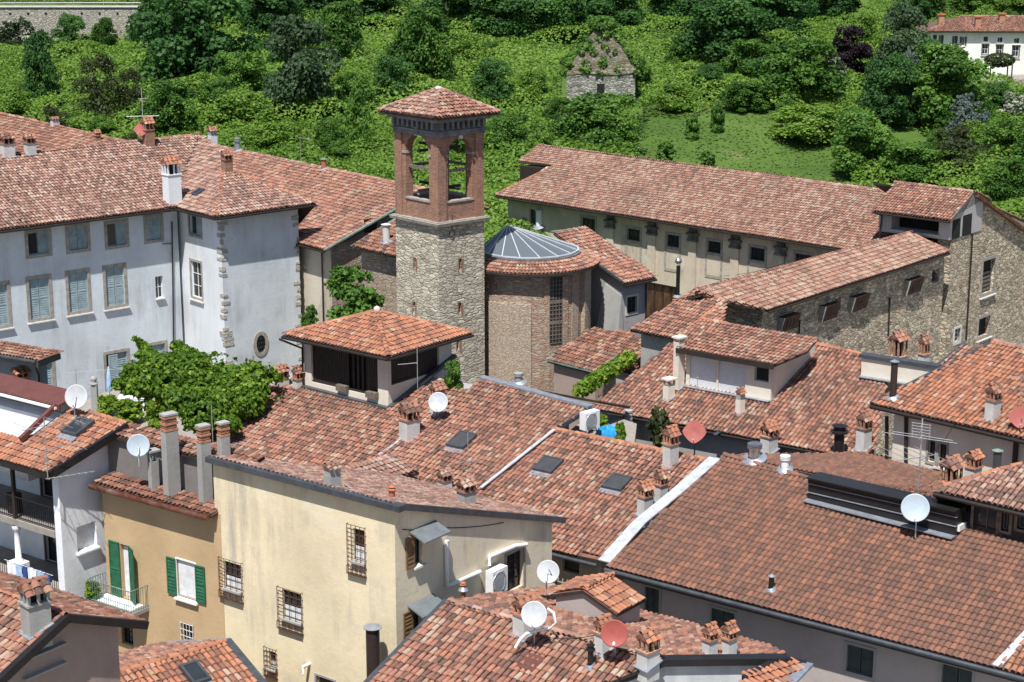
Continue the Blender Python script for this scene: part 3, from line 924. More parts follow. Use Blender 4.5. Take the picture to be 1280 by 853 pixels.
# ------------------------------------------------------------------ aerials
def dish(base, c, rad, label, mat='dish_w', face=(-.25, -1, .55), arm=True, lnb_side=-1, name='satellite_dish', pole='alu'):
    base, c = V(base), V(c)
    root = thing(name, label, 'satellite dish', base, 'satellite dishes')
    ax = unit(V(face))
    d = MB()
    prof = [(rad * t, .16 * rad * (t * t)) for t in (0.02, .25, .5, .75, .92, 1.0)]
    d.lathe(c, prof + [(rad * 1.02, .16 * rad - .02), (rad * .9, .1 * rad - .03), (rad * .5, -.0 * rad - .03), (0.02, -.04)], 28, axis=ax)
    d.build('reflector', M[mat], root)
    low = unit(-UP + ax * np.dot(UP, ax))
    f = c + ax * rad * .85 + low * rad * .75
    a = MB(); a.tube([c + low * rad * .95, f], .018, 5); a.build('feed_arm', M['alu'], root)
    l = MB(); l.tube([f - ax * .02, f - ax * .12 + (-low) * .05], .045, 8); l.build('feed_horn', M['whitem'], root)
    p = MB(); back = c - ax * .12
    p.tube([base, V([base[0], base[1], back[2]]), back + UP * 0, c - ax * .02], .03, 6)
    p.build('mount_pole', M[pole], root)
    return root

def plate_dish(base, c, side, label, face=(-.2, -1, .5), mat='dish_r', bow=.06):
    base, c = V(base), V(c)
    root = thing('flat_antenna', label, 'satellite dish', base, 'satellite dishes')
    ax = unit(V(face)); x = unit(np.cross(UP, ax)); y = np.cross(ax, x)
    n = 24; d = MB()
    ring = []
    for i in range(n):
        t = 2 * math.pi * i / n
        r = side * .72 / (abs(math.cos(t)) ** 1.35 + abs(math.sin(t)) ** 1.35) ** (1 / 1.35)
        ring.append(c + x * r * math.cos(t) + y * r * math.sin(t) - ax * bow * (r / side) ** 2 * -1)
    bk = [p - ax * .06 for p in ring]
    d.add([c] + ring, [(0, i + 1, (i + 1) % n + 1) for i in range(n)], 0)
    d.add([c - ax * .08] + bk, [(0, (i + 1) % n + 1, i + 1) for i in range(n)], 0)
    d.add(ring + bk, [(i, i + n, (i + 1) % n + n, (i + 1) % n) for i in range(n)], 0)
    d.build('panel', M[mat], root)
    f = c + ax * side * .55 - y * side * .55
    a = MB(); a.tube([c - y * side * .6, f], .018, 5); a.tube([f, f - ax * .1 + y * .04], .045, 8); a.build('feed_arm', M['alu'], root)
    p = MB(); p.tube([base, V([base[0], base[1], c[2]]) - ax * .1, c - ax * .05], .035, 6); p.build('mount_pole', M['zinc'], root)
    return root

def aerial(base, top, label, booms, mat='alu', r=.022, group='television aerials'):
    """booms: (height fraction, azimuth deg, length, element count, element length, offset)"""
    base, top = V(base), V(top)
    root = thing('television_aerial', label, 'aerial', base, group)
    m = MB(); m.tube([base, top], r, 6); m.build('mast', M[mat], root)
    for fr, az, ln, ne, el, off in booms:
        c = base + (top - base) * fr
        t = V([math.cos(math.radians(az)), math.sin(math.radians(az)), 0.0]); x = V([-t[1], t[0], 0.0])
        b = MB()
        b.tube([c + t * (off - ln / 2), c + t * (off + ln / 2)], r * .7, 5)
        for i in range(ne):
            q = c + t * (off - ln / 2 + ln * (i + .5) / ne)
            e = el * (1 - .35 * i / ne)
            b.tube([q - x * e / 2, q + x * e / 2], r * .42, 4)
        b.build('boom', M[mat], root)
    return root

def panel_aerial(root, c, az, mat='alu'):
    t = V([math.cos(math.radians(az)), math.sin(math.radians(az)), 0.0]); x = V([-t[1], t[0], 0.0])
    b = MB()
    for i in range(6):
        z = -.3 + i * .12
        b.tube([c + t * .1 - x * .4 + UP * z, c + t * .1 + x * .4 + UP * z], .012, 4)
    for s in (-.35, 0, .35):
        b.tube([c + t * .1 + x * s - UP * .32, c + t * .1 + x * s + UP * .32], .014, 4)
    b.tube([c, c + t * .35], .016, 4)
    b.build('panel_reflector', M[mat], root)

def skylight(pl, u, v, wpx, hpx, label, lid='lid', group='roof windows', name='roof_window'):
    c = pl.hit(u, v); k = mpp(c)
    root = thing(name, label, 'skylight', c, group)
    hw = wpx * k / 2; hh = hpx * k / 2
    f = MB()
    for s in (-1, 1):
        f.box(c + pl.e * hw * s + pl.n * .12, pl.e * .05, pl.s * (hh + .05), pl.n * .14)
        f.box(c + pl.s * hh * s + pl.n * .12, pl.e * (hw - .05), pl.s * .05, pl.n * .139)
    f.build('frame', M['zinc'], root)
    g = MB(); g.box(c + pl.n * .2, pl.e * (hw - .05), pl.s * (hh - .05), pl.n * .04); g.build('pane', M[lid], root)
    a = MB(); a.box(c - pl.s * (hh + .2) + pl.n * .1, pl.e * (hw + .08), pl.s * .15, pl.n * .02); a.build('apron', M['lead'], root)
    return root

def ac_unit(c, ex, ey, w, d, h, label, legs=True):
    root = thing('air_conditioner', label, 'air conditioner', c, 'outdoor air conditioners')
    b = MB(); b.box(c + UP * (h / 2 + .1), ex * w / 2, ey * d / 2, UP * h / 2); b.build('casing', M['whitem'], root)
    g = MB()
    f = c - ey * (d / 2 + .012) + UP * (h / 2 + .1) - ex * w * .1
    for i in range(9):
        z = (i - 4) * h * .095
        g.box(f + UP * z, ex * w * .33, ey * .01, UP * h * .02)
    g.lathe(f, [(h * .40, 0), (h * .43, .015), (h * .40, .02)], 20, axis=-ey)
    g.build('fan_grille', M['alu'], root)
    k = MB()
    for s in (-1, 1):
        k.box(c + ex * w * .35 * s + UP * .05, ex * .03, ey * d * .5, UP * .05)
    k.build('foot_rail', M['whitem'], root)
    return root

# ------------------------------------------------------------------ foliage
def leaf_cards(cs, ns, size, g, up=.35):
    """one quad per centre, roughly facing ns"""
    n = len(cs)
    nn = ns + g.normal(0, .7, (n, 3)); nn[:, 2] += up
    nn /= np.linalg.norm(nn, axis=1)[:, None]
    r = g.normal(0, 1, (n, 3))
    a = np.cross(nn, r); a /= np.linalg.norm(a, axis=1)[:, None]
    b = np.cross(nn, a)
    s = size * g.uniform(.6, 1.3, n)[:, None]
    a = a * s * .5; b = b * s * .62
    bend = nn * s * .12
    vs = np.stack([cs - b, cs + a * 1.0 - bend, cs + b, cs - a - bend], 1).reshape(-1, 3)
    q = np.arange(n * 4).reshape(-1, 4)
    return vs, q

def crown_data(seed, n, kind):
    """a crown in a unit box: x, y in -.5 .. .5, z 0 .. 1; returns verts, quads, rnd"""
    g = np.random.default_rng(seed)
    cs, ns, rr = [], [], []
    nb = 44 if kind != 'cone' else 36
    for i in range(nb):
        t = g.random()
        if kind == 'round':
            z = .12 + .78 * t; R = .46 * math.sqrt(max(.06, 1 - ((z - .48) / .5) ** 2))
        elif kind == 'cone':
            z = .06 + .88 * t; R = .44 * (1 - z) ** .8 + .03
        elif kind == 'tall':
            z = .06 + .88 * t; R = .42 * math.sqrt(max(.05, 1 - ((z - .45) / .56) ** 2))
        else:                      # wide, flat topped
            z = .2 + .65 * t; R = .48 * math.sqrt(max(.1, 1 - ((z - .4) / .62) ** 2))
        az = g.random() * 2 * math.pi
        rr_ = R * math.sqrt(g.random()) * .85
        c = V([rr_ * math.cos(az), rr_ * math.sin(az), z])
        br = g.uniform(.065, .185) * (1.2 - .45 * t)
        k = int(n / nb * (br / .125) ** 1.7) + 8
        d = g.normal(0, 1, (k, 3)); d /= np.linalg.norm(d, axis=1)[:, None]
        d[:, 2] = np.where(d[:, 2] < -.55, -d[:, 2], d[:, 2])
        rad = br * g.uniform(.6, 1.22, k)[:, None]
        cs.append(c + d * rad * V([1, 1, .85])); ns.append(d)
        rr.append(np.clip(g.normal(.5, .16, k) + g.normal(0, .12), 0, 1))
    return np.vstack(cs), np.vstack(ns), np.concatenate(rr), g

CROWNS = {}
def crown_mesh(key, seed, n, kind, mat, size):
    cs, ns, rr, g = crown_data(seed, n, kind)
    vs, q = leaf_cards(cs, ns, size, g)
    o = raw_mesh('crown', vs, q, [M[mat]], None, np.stack([rr, g.random(len(rr))], 1), None, [False] * len(q))
    me = o.data
    bpy.data.objects.remove(o)
    CROWNS[key] = me
    return me

def trunk_mesh(seed):
    g = np.random.default_rng(seed); b = MB()
    b.tube([V([0, 0, -.1]), V([.01, 0, .12]), V([.03, .02, .3]), V([.02, .0, .62])], [.045, .034, .027, .01], 7, cap=False)
    for i in range(5):
        a = i * 1.3 + g.random(); z = .2 + .08 * i
        e = V([math.cos(a) * .26, math.sin(a) * .26, z + .24])
        b.tube([V([.02, .01, z]), V([math.cos(a) * .1, math.sin(a) * .1, z + .1]), e], [.018, .012, .005], 5, cap=False)
    o = b.build('trunk', M['bark'])
    me = o.data; bpy.data.objects.remove(o)
    return me

def tree(pos, w, h, key, label, group=None, name='tree', cat='tree', rot=0, trunk=True):
    root = thing(name, label, cat, pos, group)
    root.rotation_euler = (0, 0, rot)
    c = bpy.data.objects.new('crown' if trunk else 'foliage', CROWNS[key]); COL.objects.link(c); c.parent = root
    c.scale = (w, w, h)
    if trunk:
        t = bpy.data.objects.new('trunk', TRUNK); COL.objects.link(t); t.parent = root
        t.scale = (w * .8, w * .8, h)
    return root
# ------------------------------------------------------------------ terrain
PROF = [(-200, 0), (118, 0), (135, 5), (150, 9), (175, 11.2), (195, 13.8), (215, 15.2), (240, 18.5), (260, 21.5), (300, 28), (400, 46), (700, 80), (2500, 190)]
PX = np.array([p[0] for p in PROF], float); PZ = np.array([p[1] for p in PROF], float)
def vnoise(x, y, sc, seed):
    g = np.random.default_rng(seed); T_ = g.random((64, 64))
    x = np.asarray(x) / sc; y = np.asarray(y) / sc
    xi, yi = np.floor(x).astype(int), np.floor(y).astype(int); fx, fy = x - xi, y - yi
    fx = fx * fx * (3 - 2 * fx); fy = fy * fy * (3 - 2 * fy)
    t = lambda i, j: T_[i % 64, j % 64]
    return (t(xi, yi) * (1 - fx) + t(xi + 1, yi) * fx) * (1 - fy) + (t(xi, yi + 1) * (1 - fx) + t(xi + 1, yi + 1) * fx) * fy
def tz(x, y):
    x = np.asarray(x, float); y = np.asarray(y, float)
    z = np.interp(y, PX, PZ)
    z = z - 2.3 * np.clip((-42 - x) / 10, 0, 1) * np.clip((y - 208) / 20, 0, 1) * np.clip((246 - y) / 3, 0, 1)
    z = z - 2.2 * np.clip((x - 44) / 8, 0, 1) * np.clip((y - 190) / 10, 0, 1) * np.clip((232 - y) / 8, 0, 1)
    k = np.clip((y - 125) / 40, 0, 1)
    return z + k * ((vnoise(x, y, 17, 3) - .5) * 1.6 + (vnoise(x, y, 6, 4) - .5) * .5)
def onground(u, v):
    d = ray(u, v); t = 120.0
    while t < 420:
        p = EYE + d * t
        if p[2] < float(tz(p[0], p[1])): break
        t += .5
    return V([p[0], p[1], float(tz(p[0], p[1]))])

def build_ground():
    xs = np.concatenate([np.arange(-1500, -150, 150), np.arange(-150, 151, 3.0), np.arange(300, 1501, 150)])
    ys = np.concatenate([np.arange(-200, 110, 30), np.arange(110, 320, 3.0), np.arange(330, 500, 20), np.arange(550, 2501, 150)])
    X, Y = np.meshgrid(xs, ys)
    Z = tz(X, Y)
    far = np.clip((Y - 320) / 300, 0, 1)
    Z = Z + far * (vnoise(X, Y, 260, 9) - .4) * 60
    vs = np.stack([X, Y, Z], -1).reshape(-1, 3)
    ny, nx = X.shape
    i = np.arange(ny - 1)[:, None] * nx + np.arange(nx - 1)[None]
    q = np.stack([i, i + 1, i + nx + 1, i + nx], -1).reshape(-1, 4)
    o = raw_mesh('ground', vs, q, [M['ground']], None, None, None, [True] * len(q))
    setp(o, 'grassy hillside rising beyond the town roofs', 'ground', None, 'structure')
build_ground()

def pxmap(x, y, z):
    dy = y * CP - (z - CAM_H) * SP
    up = y * SP + (z - CAM_H) * CP
    return 640 + F * x / dy, 426.5 - F * up / dy

MEADOW = [(812, 150), (850, 152), (905, 138), (960, 142), (1010, 172), (1052, 196), (1065, 238), (1030, 262), (880, 262), (800, 240), (795, 175)]
CLEAR3 = [(-60, 18), (184, 18), (184, 44), (-60, 46)]
CLEAR1 = [(1165, 55), (1300, 60), (1300, 122), (1195, 118)]
CLEAR2 = [(700, 100), (802, 100), (802, 146), (700, 146)]
FIELD2 = [(1060, -5), (1098, 8), (1072, 42), (1055, 38)]
def cover():
    """bramble and creeper mounds that blanket the slope"""
    g = np.random.default_rng(21)
    n = 480000
    y = 140 + 150 * g.random(n) ** 1.05
    x = (g.random(n) - .5) * (y * .66 + 10)
    z = tz(x, y)
    mound = np.clip(vnoise(x, y, 7, 31) * 1.5 - .2, 0, 1) * 2.4 + np.clip(vnoise(x, y, 2.6, 32) - .3, 0, 1) * 1.4
    u, v = pxmap(x, y, z)
    mead = inside(u, v, MEADOW) | inside(u, v, FIELD2) | inside(u, v, CLEAR1) | inside(u, v, CLEAR2) | inside(u, v, CLEAR3)
    keep = ~mead & (vnoise(x, y, 8, 55) * .7 + vnoise(x, y, 2.2, 56) * .3 > .2)
    # path and hut clearings
    x, y, z, mound = x[keep], y[keep], z[keep], mound[keep]
    n = len(x)
    e = .4
    def hgt(x, y): return tz(x, y) + np.clip(vnoise(x, y, 7, 31) * 1.5 - .2, 0, 1) * 2.4 + np.clip(vnoise(x, y, 2.6, 32) - .3, 0, 1) * 1.4
    h0 = hgt(x, y)
    nx_ = -(hgt(x + e, y) - h0) / e; ny_ = -(hgt(x, y + e) - h0) / e
    ns = np.stack([nx_, ny_, np.ones(n)], -1); ns /= np.linalg.norm(ns, axis=1)[:, None]
    cs = np.stack([x, y, h0 + .15 - g.random(n) ** 2 * .5], -1)
    vs, q = leaf_cards(cs, ns, .28, g, .5)
    # tone drifts between thickets
    tone = np.clip(.25 + .5 * vnoise(x, y, 14, 41) + g.normal(0, .16, n), 0, 1)
    o = raw_mesh('undergrowth', vs, q, [M['l_vine']], None, np.stack([tone, g.random(n)], 1), None, [False] * len(q))
    setp(o, 'bright green bramble thicket covering the slope', 'undergrowth', None, 'stuff')
    # meadow grass
    n = 14000
    y = 150 + 50 * g.random(n); x = -5 + 60 * g.random(n)
    u, v = pxmap(x, y, tz(x, y))
    k = inside(u, v, MEADOW)
    x, y = x[k], y[k]; n = len(x)
    cs = np.stack([x, y, tz(x, y) + .05 + .1 * g.random(n)], -1)
    vs, q = leaf_cards(cs, np.tile(UP, (n, 1)), .24, g, 2.5)
    o = raw_mesh('meadow_grass', vs, q, [M['l_grass']], None, np.stack([np.clip(g.normal(.5, .2, n), 0, 1), g.random(n)], 1), None, [False] * len(q))
    setp(o, 'short grass of the sloping meadow', 'grass', None, 'stuff')
cover()

# ------------------------------------------------------------------ trees
TRUNK = trunk_mesh(3)
crown_mesh('mid', 1, 11000, 'round', 'l_mid', .034)
crown_mesh('mid2', 2, 11000, 'wide', 'l_mid', .034)
crown_mesh('dark', 3, 13000, 'round', 'l_dark', .032)
crown_mesh('dark2', 4, 13000, 'wide', 'l_dark', .032)
crown_mesh('grey', 5, 10000, 'tall', 'l_grey', .034)
crown_mesh('silver', 6, 5000, 'tall', 'l_silver', .045)
crown_mesh('purple', 7, 6500, 'round', 'l_purple', .042)
crown_mesh('cone', 8, 5500, 'cone', 'l_mid', .045)
crown_mesh('bright', 9, 8500, 'round', 'l_vine', .038)
crown_mesh('olive', 10, 3200, 'tall', 'l_olive', .036)
crown_mesh('bloom', 11, 5000, 'round', 'l_bloom', .045)
crown_mesh('darktall', 12, 6000, 'tall', 'l_dark', .042)
crown_mesh('small', 13, 900, 'tall', 'l_mid', .12)

TREES = [  # u, v of the foot, width px, height px, crown, label
 (22, 68, 56, 46, 'bloom', 'bushy tree with white blossom below the far stone wall', 0),
 (90, 70, 44, 48, 'dark', 'dark round tree standing in front of the far stone wall', 0),
 (132, 66, 34, 40, 'mid', 'lighter green tree just right of the dark one by the far wall', 0),
 (174, 68, 26, 46, 'darktall', 'slim tree at the right end of the far stone wall', 0),
 (250, 112, 150, 132, 'dark', 'very large dark tree towering above the palazzo roof at the right of the far wall', 0),
 (212, 92, 80, 78, 'dark2', 'broad dark tree against the left flank of the very large dark tree', 0),
 (52, 134, 48, 84, 'darktall', 'slender dark tree alone on the bright brambles above the far left roof', 0),
 (126, 158, 66, 84, 'olive', 'thin brownish tree with bare twigs behind the red plate antenna', 0),
 (165, 150, 40, 60, 'olive', 'small sparse tree right beside the thin brownish one', 0),
 (378, 150, 96, 122, 'grey', 'grey green tree behind the ridge left of the bell tower', 0),
 (425, 92, 70, 82, 'mid', 'fresh green tree behind the grey green tree', 0),
 (528, 112, 76, 96, 'mid', 'tall fresh green tree whose crown rises above the bell tower roof', 0),
 (492, 132, 56, 58, 'dark', 'low dark tree just left of the bell tower roof', 0),
 (616, 136, 54, 58, 'dark', 'round dark tree just right of the bell tower roof', 0),
 (448, 190, 40, 86, 'cone', 'conical yellow green tree left of the belfry', 0),
 (636, 205, 60, 62, 'mid2', 'spreading green tree right of the belfry arches', 0),
 (582, 210, 60, 52, 'mid', 'green tree seen through the belfry arches', 0),
 (752, 198, 104, 80, 'mid2', 'broad round tree rising behind the long tiled roof at the meadow edge', 0),
 (712, 196, 56, 50, 'grey', 'greyish shrub at the left of the broad round tree', 0),
 (842, 30, 80, 66, 'dark', 'dark tree above the right shoulder of the stone hut', 0),
 (900, 82, 112, 86, 'dark2', 'wide dark tree hanging over the slope right of the stone hut', 0),
 (976, 62, 92, 84, 'dark', 'dark tree between the wide dark tree and the purple tree', 0),
 (886, 126, 40, 44, 'dark', 'small dark bush on the bright slope right of the stone hut', 0),
 (897, 167, 18, 34, 'small', 'slim young tree on the meadow, right one of the pair', 0),
 (866, 175, 18, 30, 'small', 'slim young tree on the meadow, left one of the pair', 0),
 (832, 206, 26, 26, 'small', 'small round bush at the lower meadow behind the long roof', 0),
 (884, 210, 22, 20, 'small', 'thin shrub low on the meadow behind the long roof', 0),
 (1002, 132, 100, 82, 'mid2', 'large spreading tree at the top of the meadow', 0),
 (1062, 98, 52, 60, 'purple', 'dark purple leaved tree left of the white villa', 0),
 (1040, 118, 44, 46, 'bloom', 'pale flowering shrub below the purple tree', 0),
 (1078, 70, 46, 52, 'bright', 'yellow green tree behind the purple tree', 0),
 (1128, 105, 74, 96, 'grey', 'tall weeping tree touching the corner of the villa roof', 0),
 (1176, 158, 108, 96, 'mid', 'large green tree in front of the villa facade', 0),
 (1112, 160, 76, 84, 'dark', 'dark tree below the weeping tree', 0),
 (1138, 152, 46, 84, 'silver', 'silvery leaved tree amid the dark trees below the villa', 0),
 (1210, 186, 54, 66, 'silver', 'silver green bush below the villa terrace', 0),
 (1072, 220, 86, 76, 'mid', 'leafy tree at the right edge of the meadow', 0),
 (1012, 178, 96, 44, 'bright', 'low bright bush along the top of the meadow', 0),
 (1272, 160, 56, 46, 'bloom', 'white flowering bush at the far right below the villa', 0),
 (1218, 102, 16, 18, 'small', 'clipped round bush in front of the villa', 0),
 (1246, 150, 40, 44, 'dark', 'dark shrub between the silver bush and the flowering bush', 0),
 (1138, 232, 84, 54, 'mid2', 'broad bush behind the raised loft roof', 0),
 (1200, 240, 90, 62, 'olive', 'olive green tree behind the ridge of the stone gable', 0),
 (1258, 262, 70, 60, 'mid', 'green tree right behind the stone gable', 0),
 (1256, 205, 70, 56, 'mid2', 'bushy tree above the stone gable', 0),
 (1044, 26, 70, 48, 'dark2', 'dark tree at the top edge left of the small field', 0),
 (1152, 22, 60, 44, 'dark', 'dark tree behind the left end of the villa roof', 0),
 (1215, 22, 66, 40, 'mid', 'green tree behind the middle of the villa roof', 0),
 (1268, 24, 56, 40, 'bright', 'bright green tree behind the right end of the villa roof', 0),
 (338, 52, 84, 72, 'dark', 'dark tree in the shaded wood at the top, right of the largest tree', 0),
 (402, 36, 90, 62, 'dark2', 'dark tree at the top edge between the wood and the fresh green tree', 0),
 (470, 34, 80, 60, 'dark', 'dark tree at the top edge above the bell tower, left one', 0),
 (560, 40, 100, 64, 'dark2', 'dark tree at the top edge above the bell tower, right one', 0),
 (632, 46, 92, 70, 'dark', 'dark tree at the top edge left of the stone hut', 0),
 (700, 50, 88, 66, 'dark2', 'dark tree at the top edge directly left of the hut roof', 0),
 (766, 40, 90, 56, 'dark', 'dark tree at the top edge above the hut roof', 0),
 (300, 30, 90, 70, 'dark2', 'dark tree at the top edge behind the largest tree', 0),
 (940, 20, 90, 50, 'dark2', 'dark tree at the top edge above the wide dark tree', 0),
 (1002, 18, 76, 50, 'dark', 'dark tree at the top edge above the meadow tree', 0),
 (214, 172, 70, 66, 'mid', 'green tree behind the palazzo ridge right of the red plate antenna', 0),
 (300, 178, 84, 60, 'bright', 'bright leafy bush behind the ridge near the white chimney', 0),
 (350, 205, 70, 50, 'bright', 'bright leafy bush behind the middle of the left ridge', 0),
 (300, 130, 70, 64, 'mid2', 'green tree in front of the largest dark tree', 0),
 (675, 215, 44, 50, 'bright', 'bright bush left of the long tiled roof', 0),
 (800, 120, 30, 46, 'mid', 'leafy bush against the right wall of the stone hut', 0),
 (205, 40, 60, 60, 'dark2', 'dark tree overhanging the right end of the far stone wall', 0),
 (365, 92, 70, 60, 'dark', 'dark tree directly behind the grey green tree', 0),
 (440, 140, 50, 50, 'mid2', 'leafy bush on the bright slope between the grey green tree and the low dark tree', 0),
 (575, 92, 60, 50, 'bright', 'pale green bush on the slope behind the bell tower cap', 0),
 (668, 130, 44, 40, 'bright', 'pale green bush on the slope between tower and stone hut', 0),
 (700, 160, 40, 36, 'mid', 'small green bush left below the stone hut', 0),
 (845, 140, 50, 36, 'bright', 'bright bush on the bank at the upper edge of the meadow', 0),
 (930, 140, 60, 36, 'mid', 'leafy bush on the bank at the upper right edge of the meadow', 0),
 (935, 100, 60, 50, 'mid2', 'green tree on the slope below the wide dark tree', 0),
 (18, 160, 60, 50, 'bright', 'bright bush above the far left pink roof', 0),
 (270, 150, 50, 46, 'mid', 'green bush behind the slim white ridge chimney', 0),
 (1290, 225, 70, 60, 'mid', 'leafy tree cut by the right edge above the stone gable', 0),
 (1190, 205, 60, 44, 'olive', 'olive bush behind the raised loft ridge', 0),
 (970, 112, 60, 44, 'dark2', 'dark bush left of the large spreading tree', 0),
]
def plant_all():
    g = random.Random(4)
    for (u, v, w, h, key, lab, _) in TREES:
        p = onground(u, v); k = mpp(p)
        small = key in ('small', 'bloom') or 'bush' in lab or 'shrub' in lab
        tree(p - UP * .1, w * k * 1.12, h * k * 1.08, key, lab, 'trees and bushes on the hillside', 'bush' if ('bush' in lab or 'shrub' in lab) else 'tree', 'bush' if ('bush' in lab or 'shrub' in lab) else 'tree', g.random() * 6.28, not ('bush' in lab or 'shrub' in lab) or key == 'small')
plant_all()
def small_bushes():
    g = random.Random(77); n = 0
    while n < 60:
        u, v = g.uniform(0, 1280), g.uniform(35, 215)
        if any(inside(np.array([u]), np.array([v]), q)[0] for q in (MEADOW, FIELD2, CLEAR1, CLEAR2, CLEAR3)) or (u < 190 and v < 70): continue
        if 640 < u < 830 and v < 150: continue
        p = onground(u, v); w = g.uniform(1.6, 4.2)
        tree(p - UP * .1, w, w * g.uniform(.7, 1.2), g.choice(['bright', 'bright', 'mid', 'mid2', 'olive']), 'small rounded bush scattered in the bramble thicket', 'small bushes scattered in the bramble thicket', 'bush', 'bush', g.random() * 6.28, False)
        n += 1
small_bushes()

# ------------------------------------------------------------------ far stone wall
def far_wall():
    a = onground(-40, 40); b = onground(186, 36)
    a[1] = b[1] = 243.0
    p0 = V([(-40 - 640) / F * 250, 243, 17]); p1 = V([(192 - 640) / F * 250, 243, 17])
    root = thing('retaining_wall', 'long pale retaining wall with a rail at the top left', 'stone wall', p0)
    mb = MB(); zt = 36 - 248 * .0585
    mb.hexa([p0 + V([0, 0, 0]), p1 + V([0, 0, 0]), p1 + V([0, 1, 0]), p0 + V([0, 1, 0]),
             V([p0[0], 243.3, zt]), V([p1[0], 243.3, zt]), V([p1[0], 244, zt]), V([p0[0], 244, zt])])
    mb.build('masonry', M['st_far'], root)
    c = MB(); c.box(V([(p0[0] + p1[0]) / 2, 243.6, zt + .08]), V([(p1[0] - p0[0]) / 2, 0, 0]), V([0, .5, 0]), UP * .08); c.build('coping', M['st_sill'], root)
    h = MB()
    x = p0[0] + 4
    while x < p1[0] - 2:
        h = MB(); h.box(V([x, 243.27, zt - .8]), V([.14, 0, 0]), V([0, .12, 0]), UP * .12); x += 2.4
        h.build('weep_hole', M['dark'], root)
    # level walk behind the wall
    w = MB(); w.box(V([(p0[0] + p1[0]) / 2, 252, zt - .3]), V([(p1[0] - p0[0]) / 2, 0, 0]), V([0, 8, 0]), UP * .25)
    o = w.build('path', M['l_path']); setp(o, 'level grassy walk behind the far wall', 'path', None, 'structure')
    f = thing('railing', 'thin rail on posts along the far wall top', 'railing', V([p0[0], 245, zt]))
    m = MB()
    for z in (.5, 1.0): m.tube([V([p0[0], 245, zt + z]), V([p1[0], 245, zt + z])], .04, 4)
    m.build('rail', M['alu'], f)
    x = p0[0] + 1
    while x < p1[0]:
        q = MB(); q.tube([V([x, 245, zt - .1]), V([x, 245, zt + 1.05])], .05, 4); q.build('post', M['alu'], f); x += 4.0
M['l_path'] = flat('worn_grass_path', (.10, .14, .045), 1.0, var=.4, sc=.6, spec=.1)
far_wall()

# ------------------------------------------------------------------ overgrown stone hut
def hut():
    pl = P(708, 128, 14.0); k = mpp(pl)
    c0 = V([(708 - 640) * k, pl[1], 0]); c1 = V([(793 - 640) * k, pl[1] - .6, 0])
    w = np.linalg.norm(c1 - c0); ex = unit(c1 - c0); ey = V([-ex[1], ex[0], 0])
    z0, z1, z2 = 12.0, 14.0 + 36 * k, 14.0 + 94 * k
    root = thing('stone_hut', 'ruined pale stone hut with an overgrown pyramid roof on the slope', 'hut', c0 + ex * w / 2 + UP * z0)
    W = MB(); q = [c0, c1, c1 + ey * 6.5, c0 + ey * 6.5]
    mb = MB(); mb.hexa([p + UP * z0 for p in q] + [p + UP * z1 for p in q]); mb.build('wall', M['st_hut'], root)
    m = MB(); cc = c0 + ex * w / 2
    m.box(cc + UP * (z1 - 1.7) - ey * .02, ex * .4, ey * .15, UP * .6); m.build('doorway', M['dark'], root)
    # stepped, crumbling stone roof
    r = MB(); g = np.random.default_rng(5)
    n = 9; ctr = sum(q) / 4
    rings = []
    for i in range(n + 1):
        t = i / n
        s = (1.03 - .93 * t ** 1.05) ; zz = z1 - .05 + (z2 - z1) * t
        ring = []
        for j in range(4):
            for f in (0, .25, .5, .75):
                p = q[j] * (1 - f) + q[(j + 1) % 4] * f
                p = ctr + (p - ctr) * s * (1 + g.normal(0, .02)); ring.append(V([p[0], p[1], zz + g.normal(0, .12)]))
        rings.append(ring)
    vs = [p for r_ in rings for p in r_]; fs = []
    for i in range(n):
        for j in range(16): fs.append((i * 16 + j, i * 16 + (j + 1) % 16, (i + 1) * 16 + (j + 1) % 16, (i + 1) * 16 + j))
    r.add(vs, fs); r.add(rings[-1], [tuple(range(16))])
    r.build('roof', M['st_roof'], root)
    # plants rooted in the roof
    pts, nn = [], []
    for i in range(95):
        t = g.random() ** .8; a = g.random()
        j = int(g.integers(0, n)); base = rings[j][int(g.integers(0, 16))] * (1 - a) + rings[min(n, j + 1)][int(g.integers(0, 16))] * 0 + rings[j][int(g.integers(0, 16))] * a
        base = rings[j][int(g.integers(0, 16))] + g.normal(0, .3, 3) * V([1, .2, .3])
        k2 = int(g.integers(20, 80)); d = g.normal(0, 1, (k2, 3)); d /= np.linalg.norm(d, axis=1)[:, None]
        pts.append(base + d * g.uniform(.25, .65) * V([1, 1, .7])); nn.append(d)
    top = rings[n][0]; d = g.normal(0, 1, (500, 3)); d /= np.linalg.norm(d, axis=1)[:, None]
    pts.append(ctr * V([1, 1, 0]) + UP * z2 + d * V([1.5, 1.5, .9])); nn.append(d)
    pts, nn = np.vstack(pts), np.vstack(nn)
    vs, qd = leaf_cards(pts, nn, .34, g)
    raw_mesh('roof_plants', vs, qd, [M['l_mid']], root, np.stack([g.random(len(qd)), g.random(len(qd))], 1), None, [False] * len(qd))
M['st_roof'] = stone('mossy_stone_roof', [(.14, .12, .095), (.22, .19, .15), (.10, .095, .07)], (.07, .07, .045), 1.6, 2.6, .07, wear=(.10, .12, .045), wamt=.6)
hut()

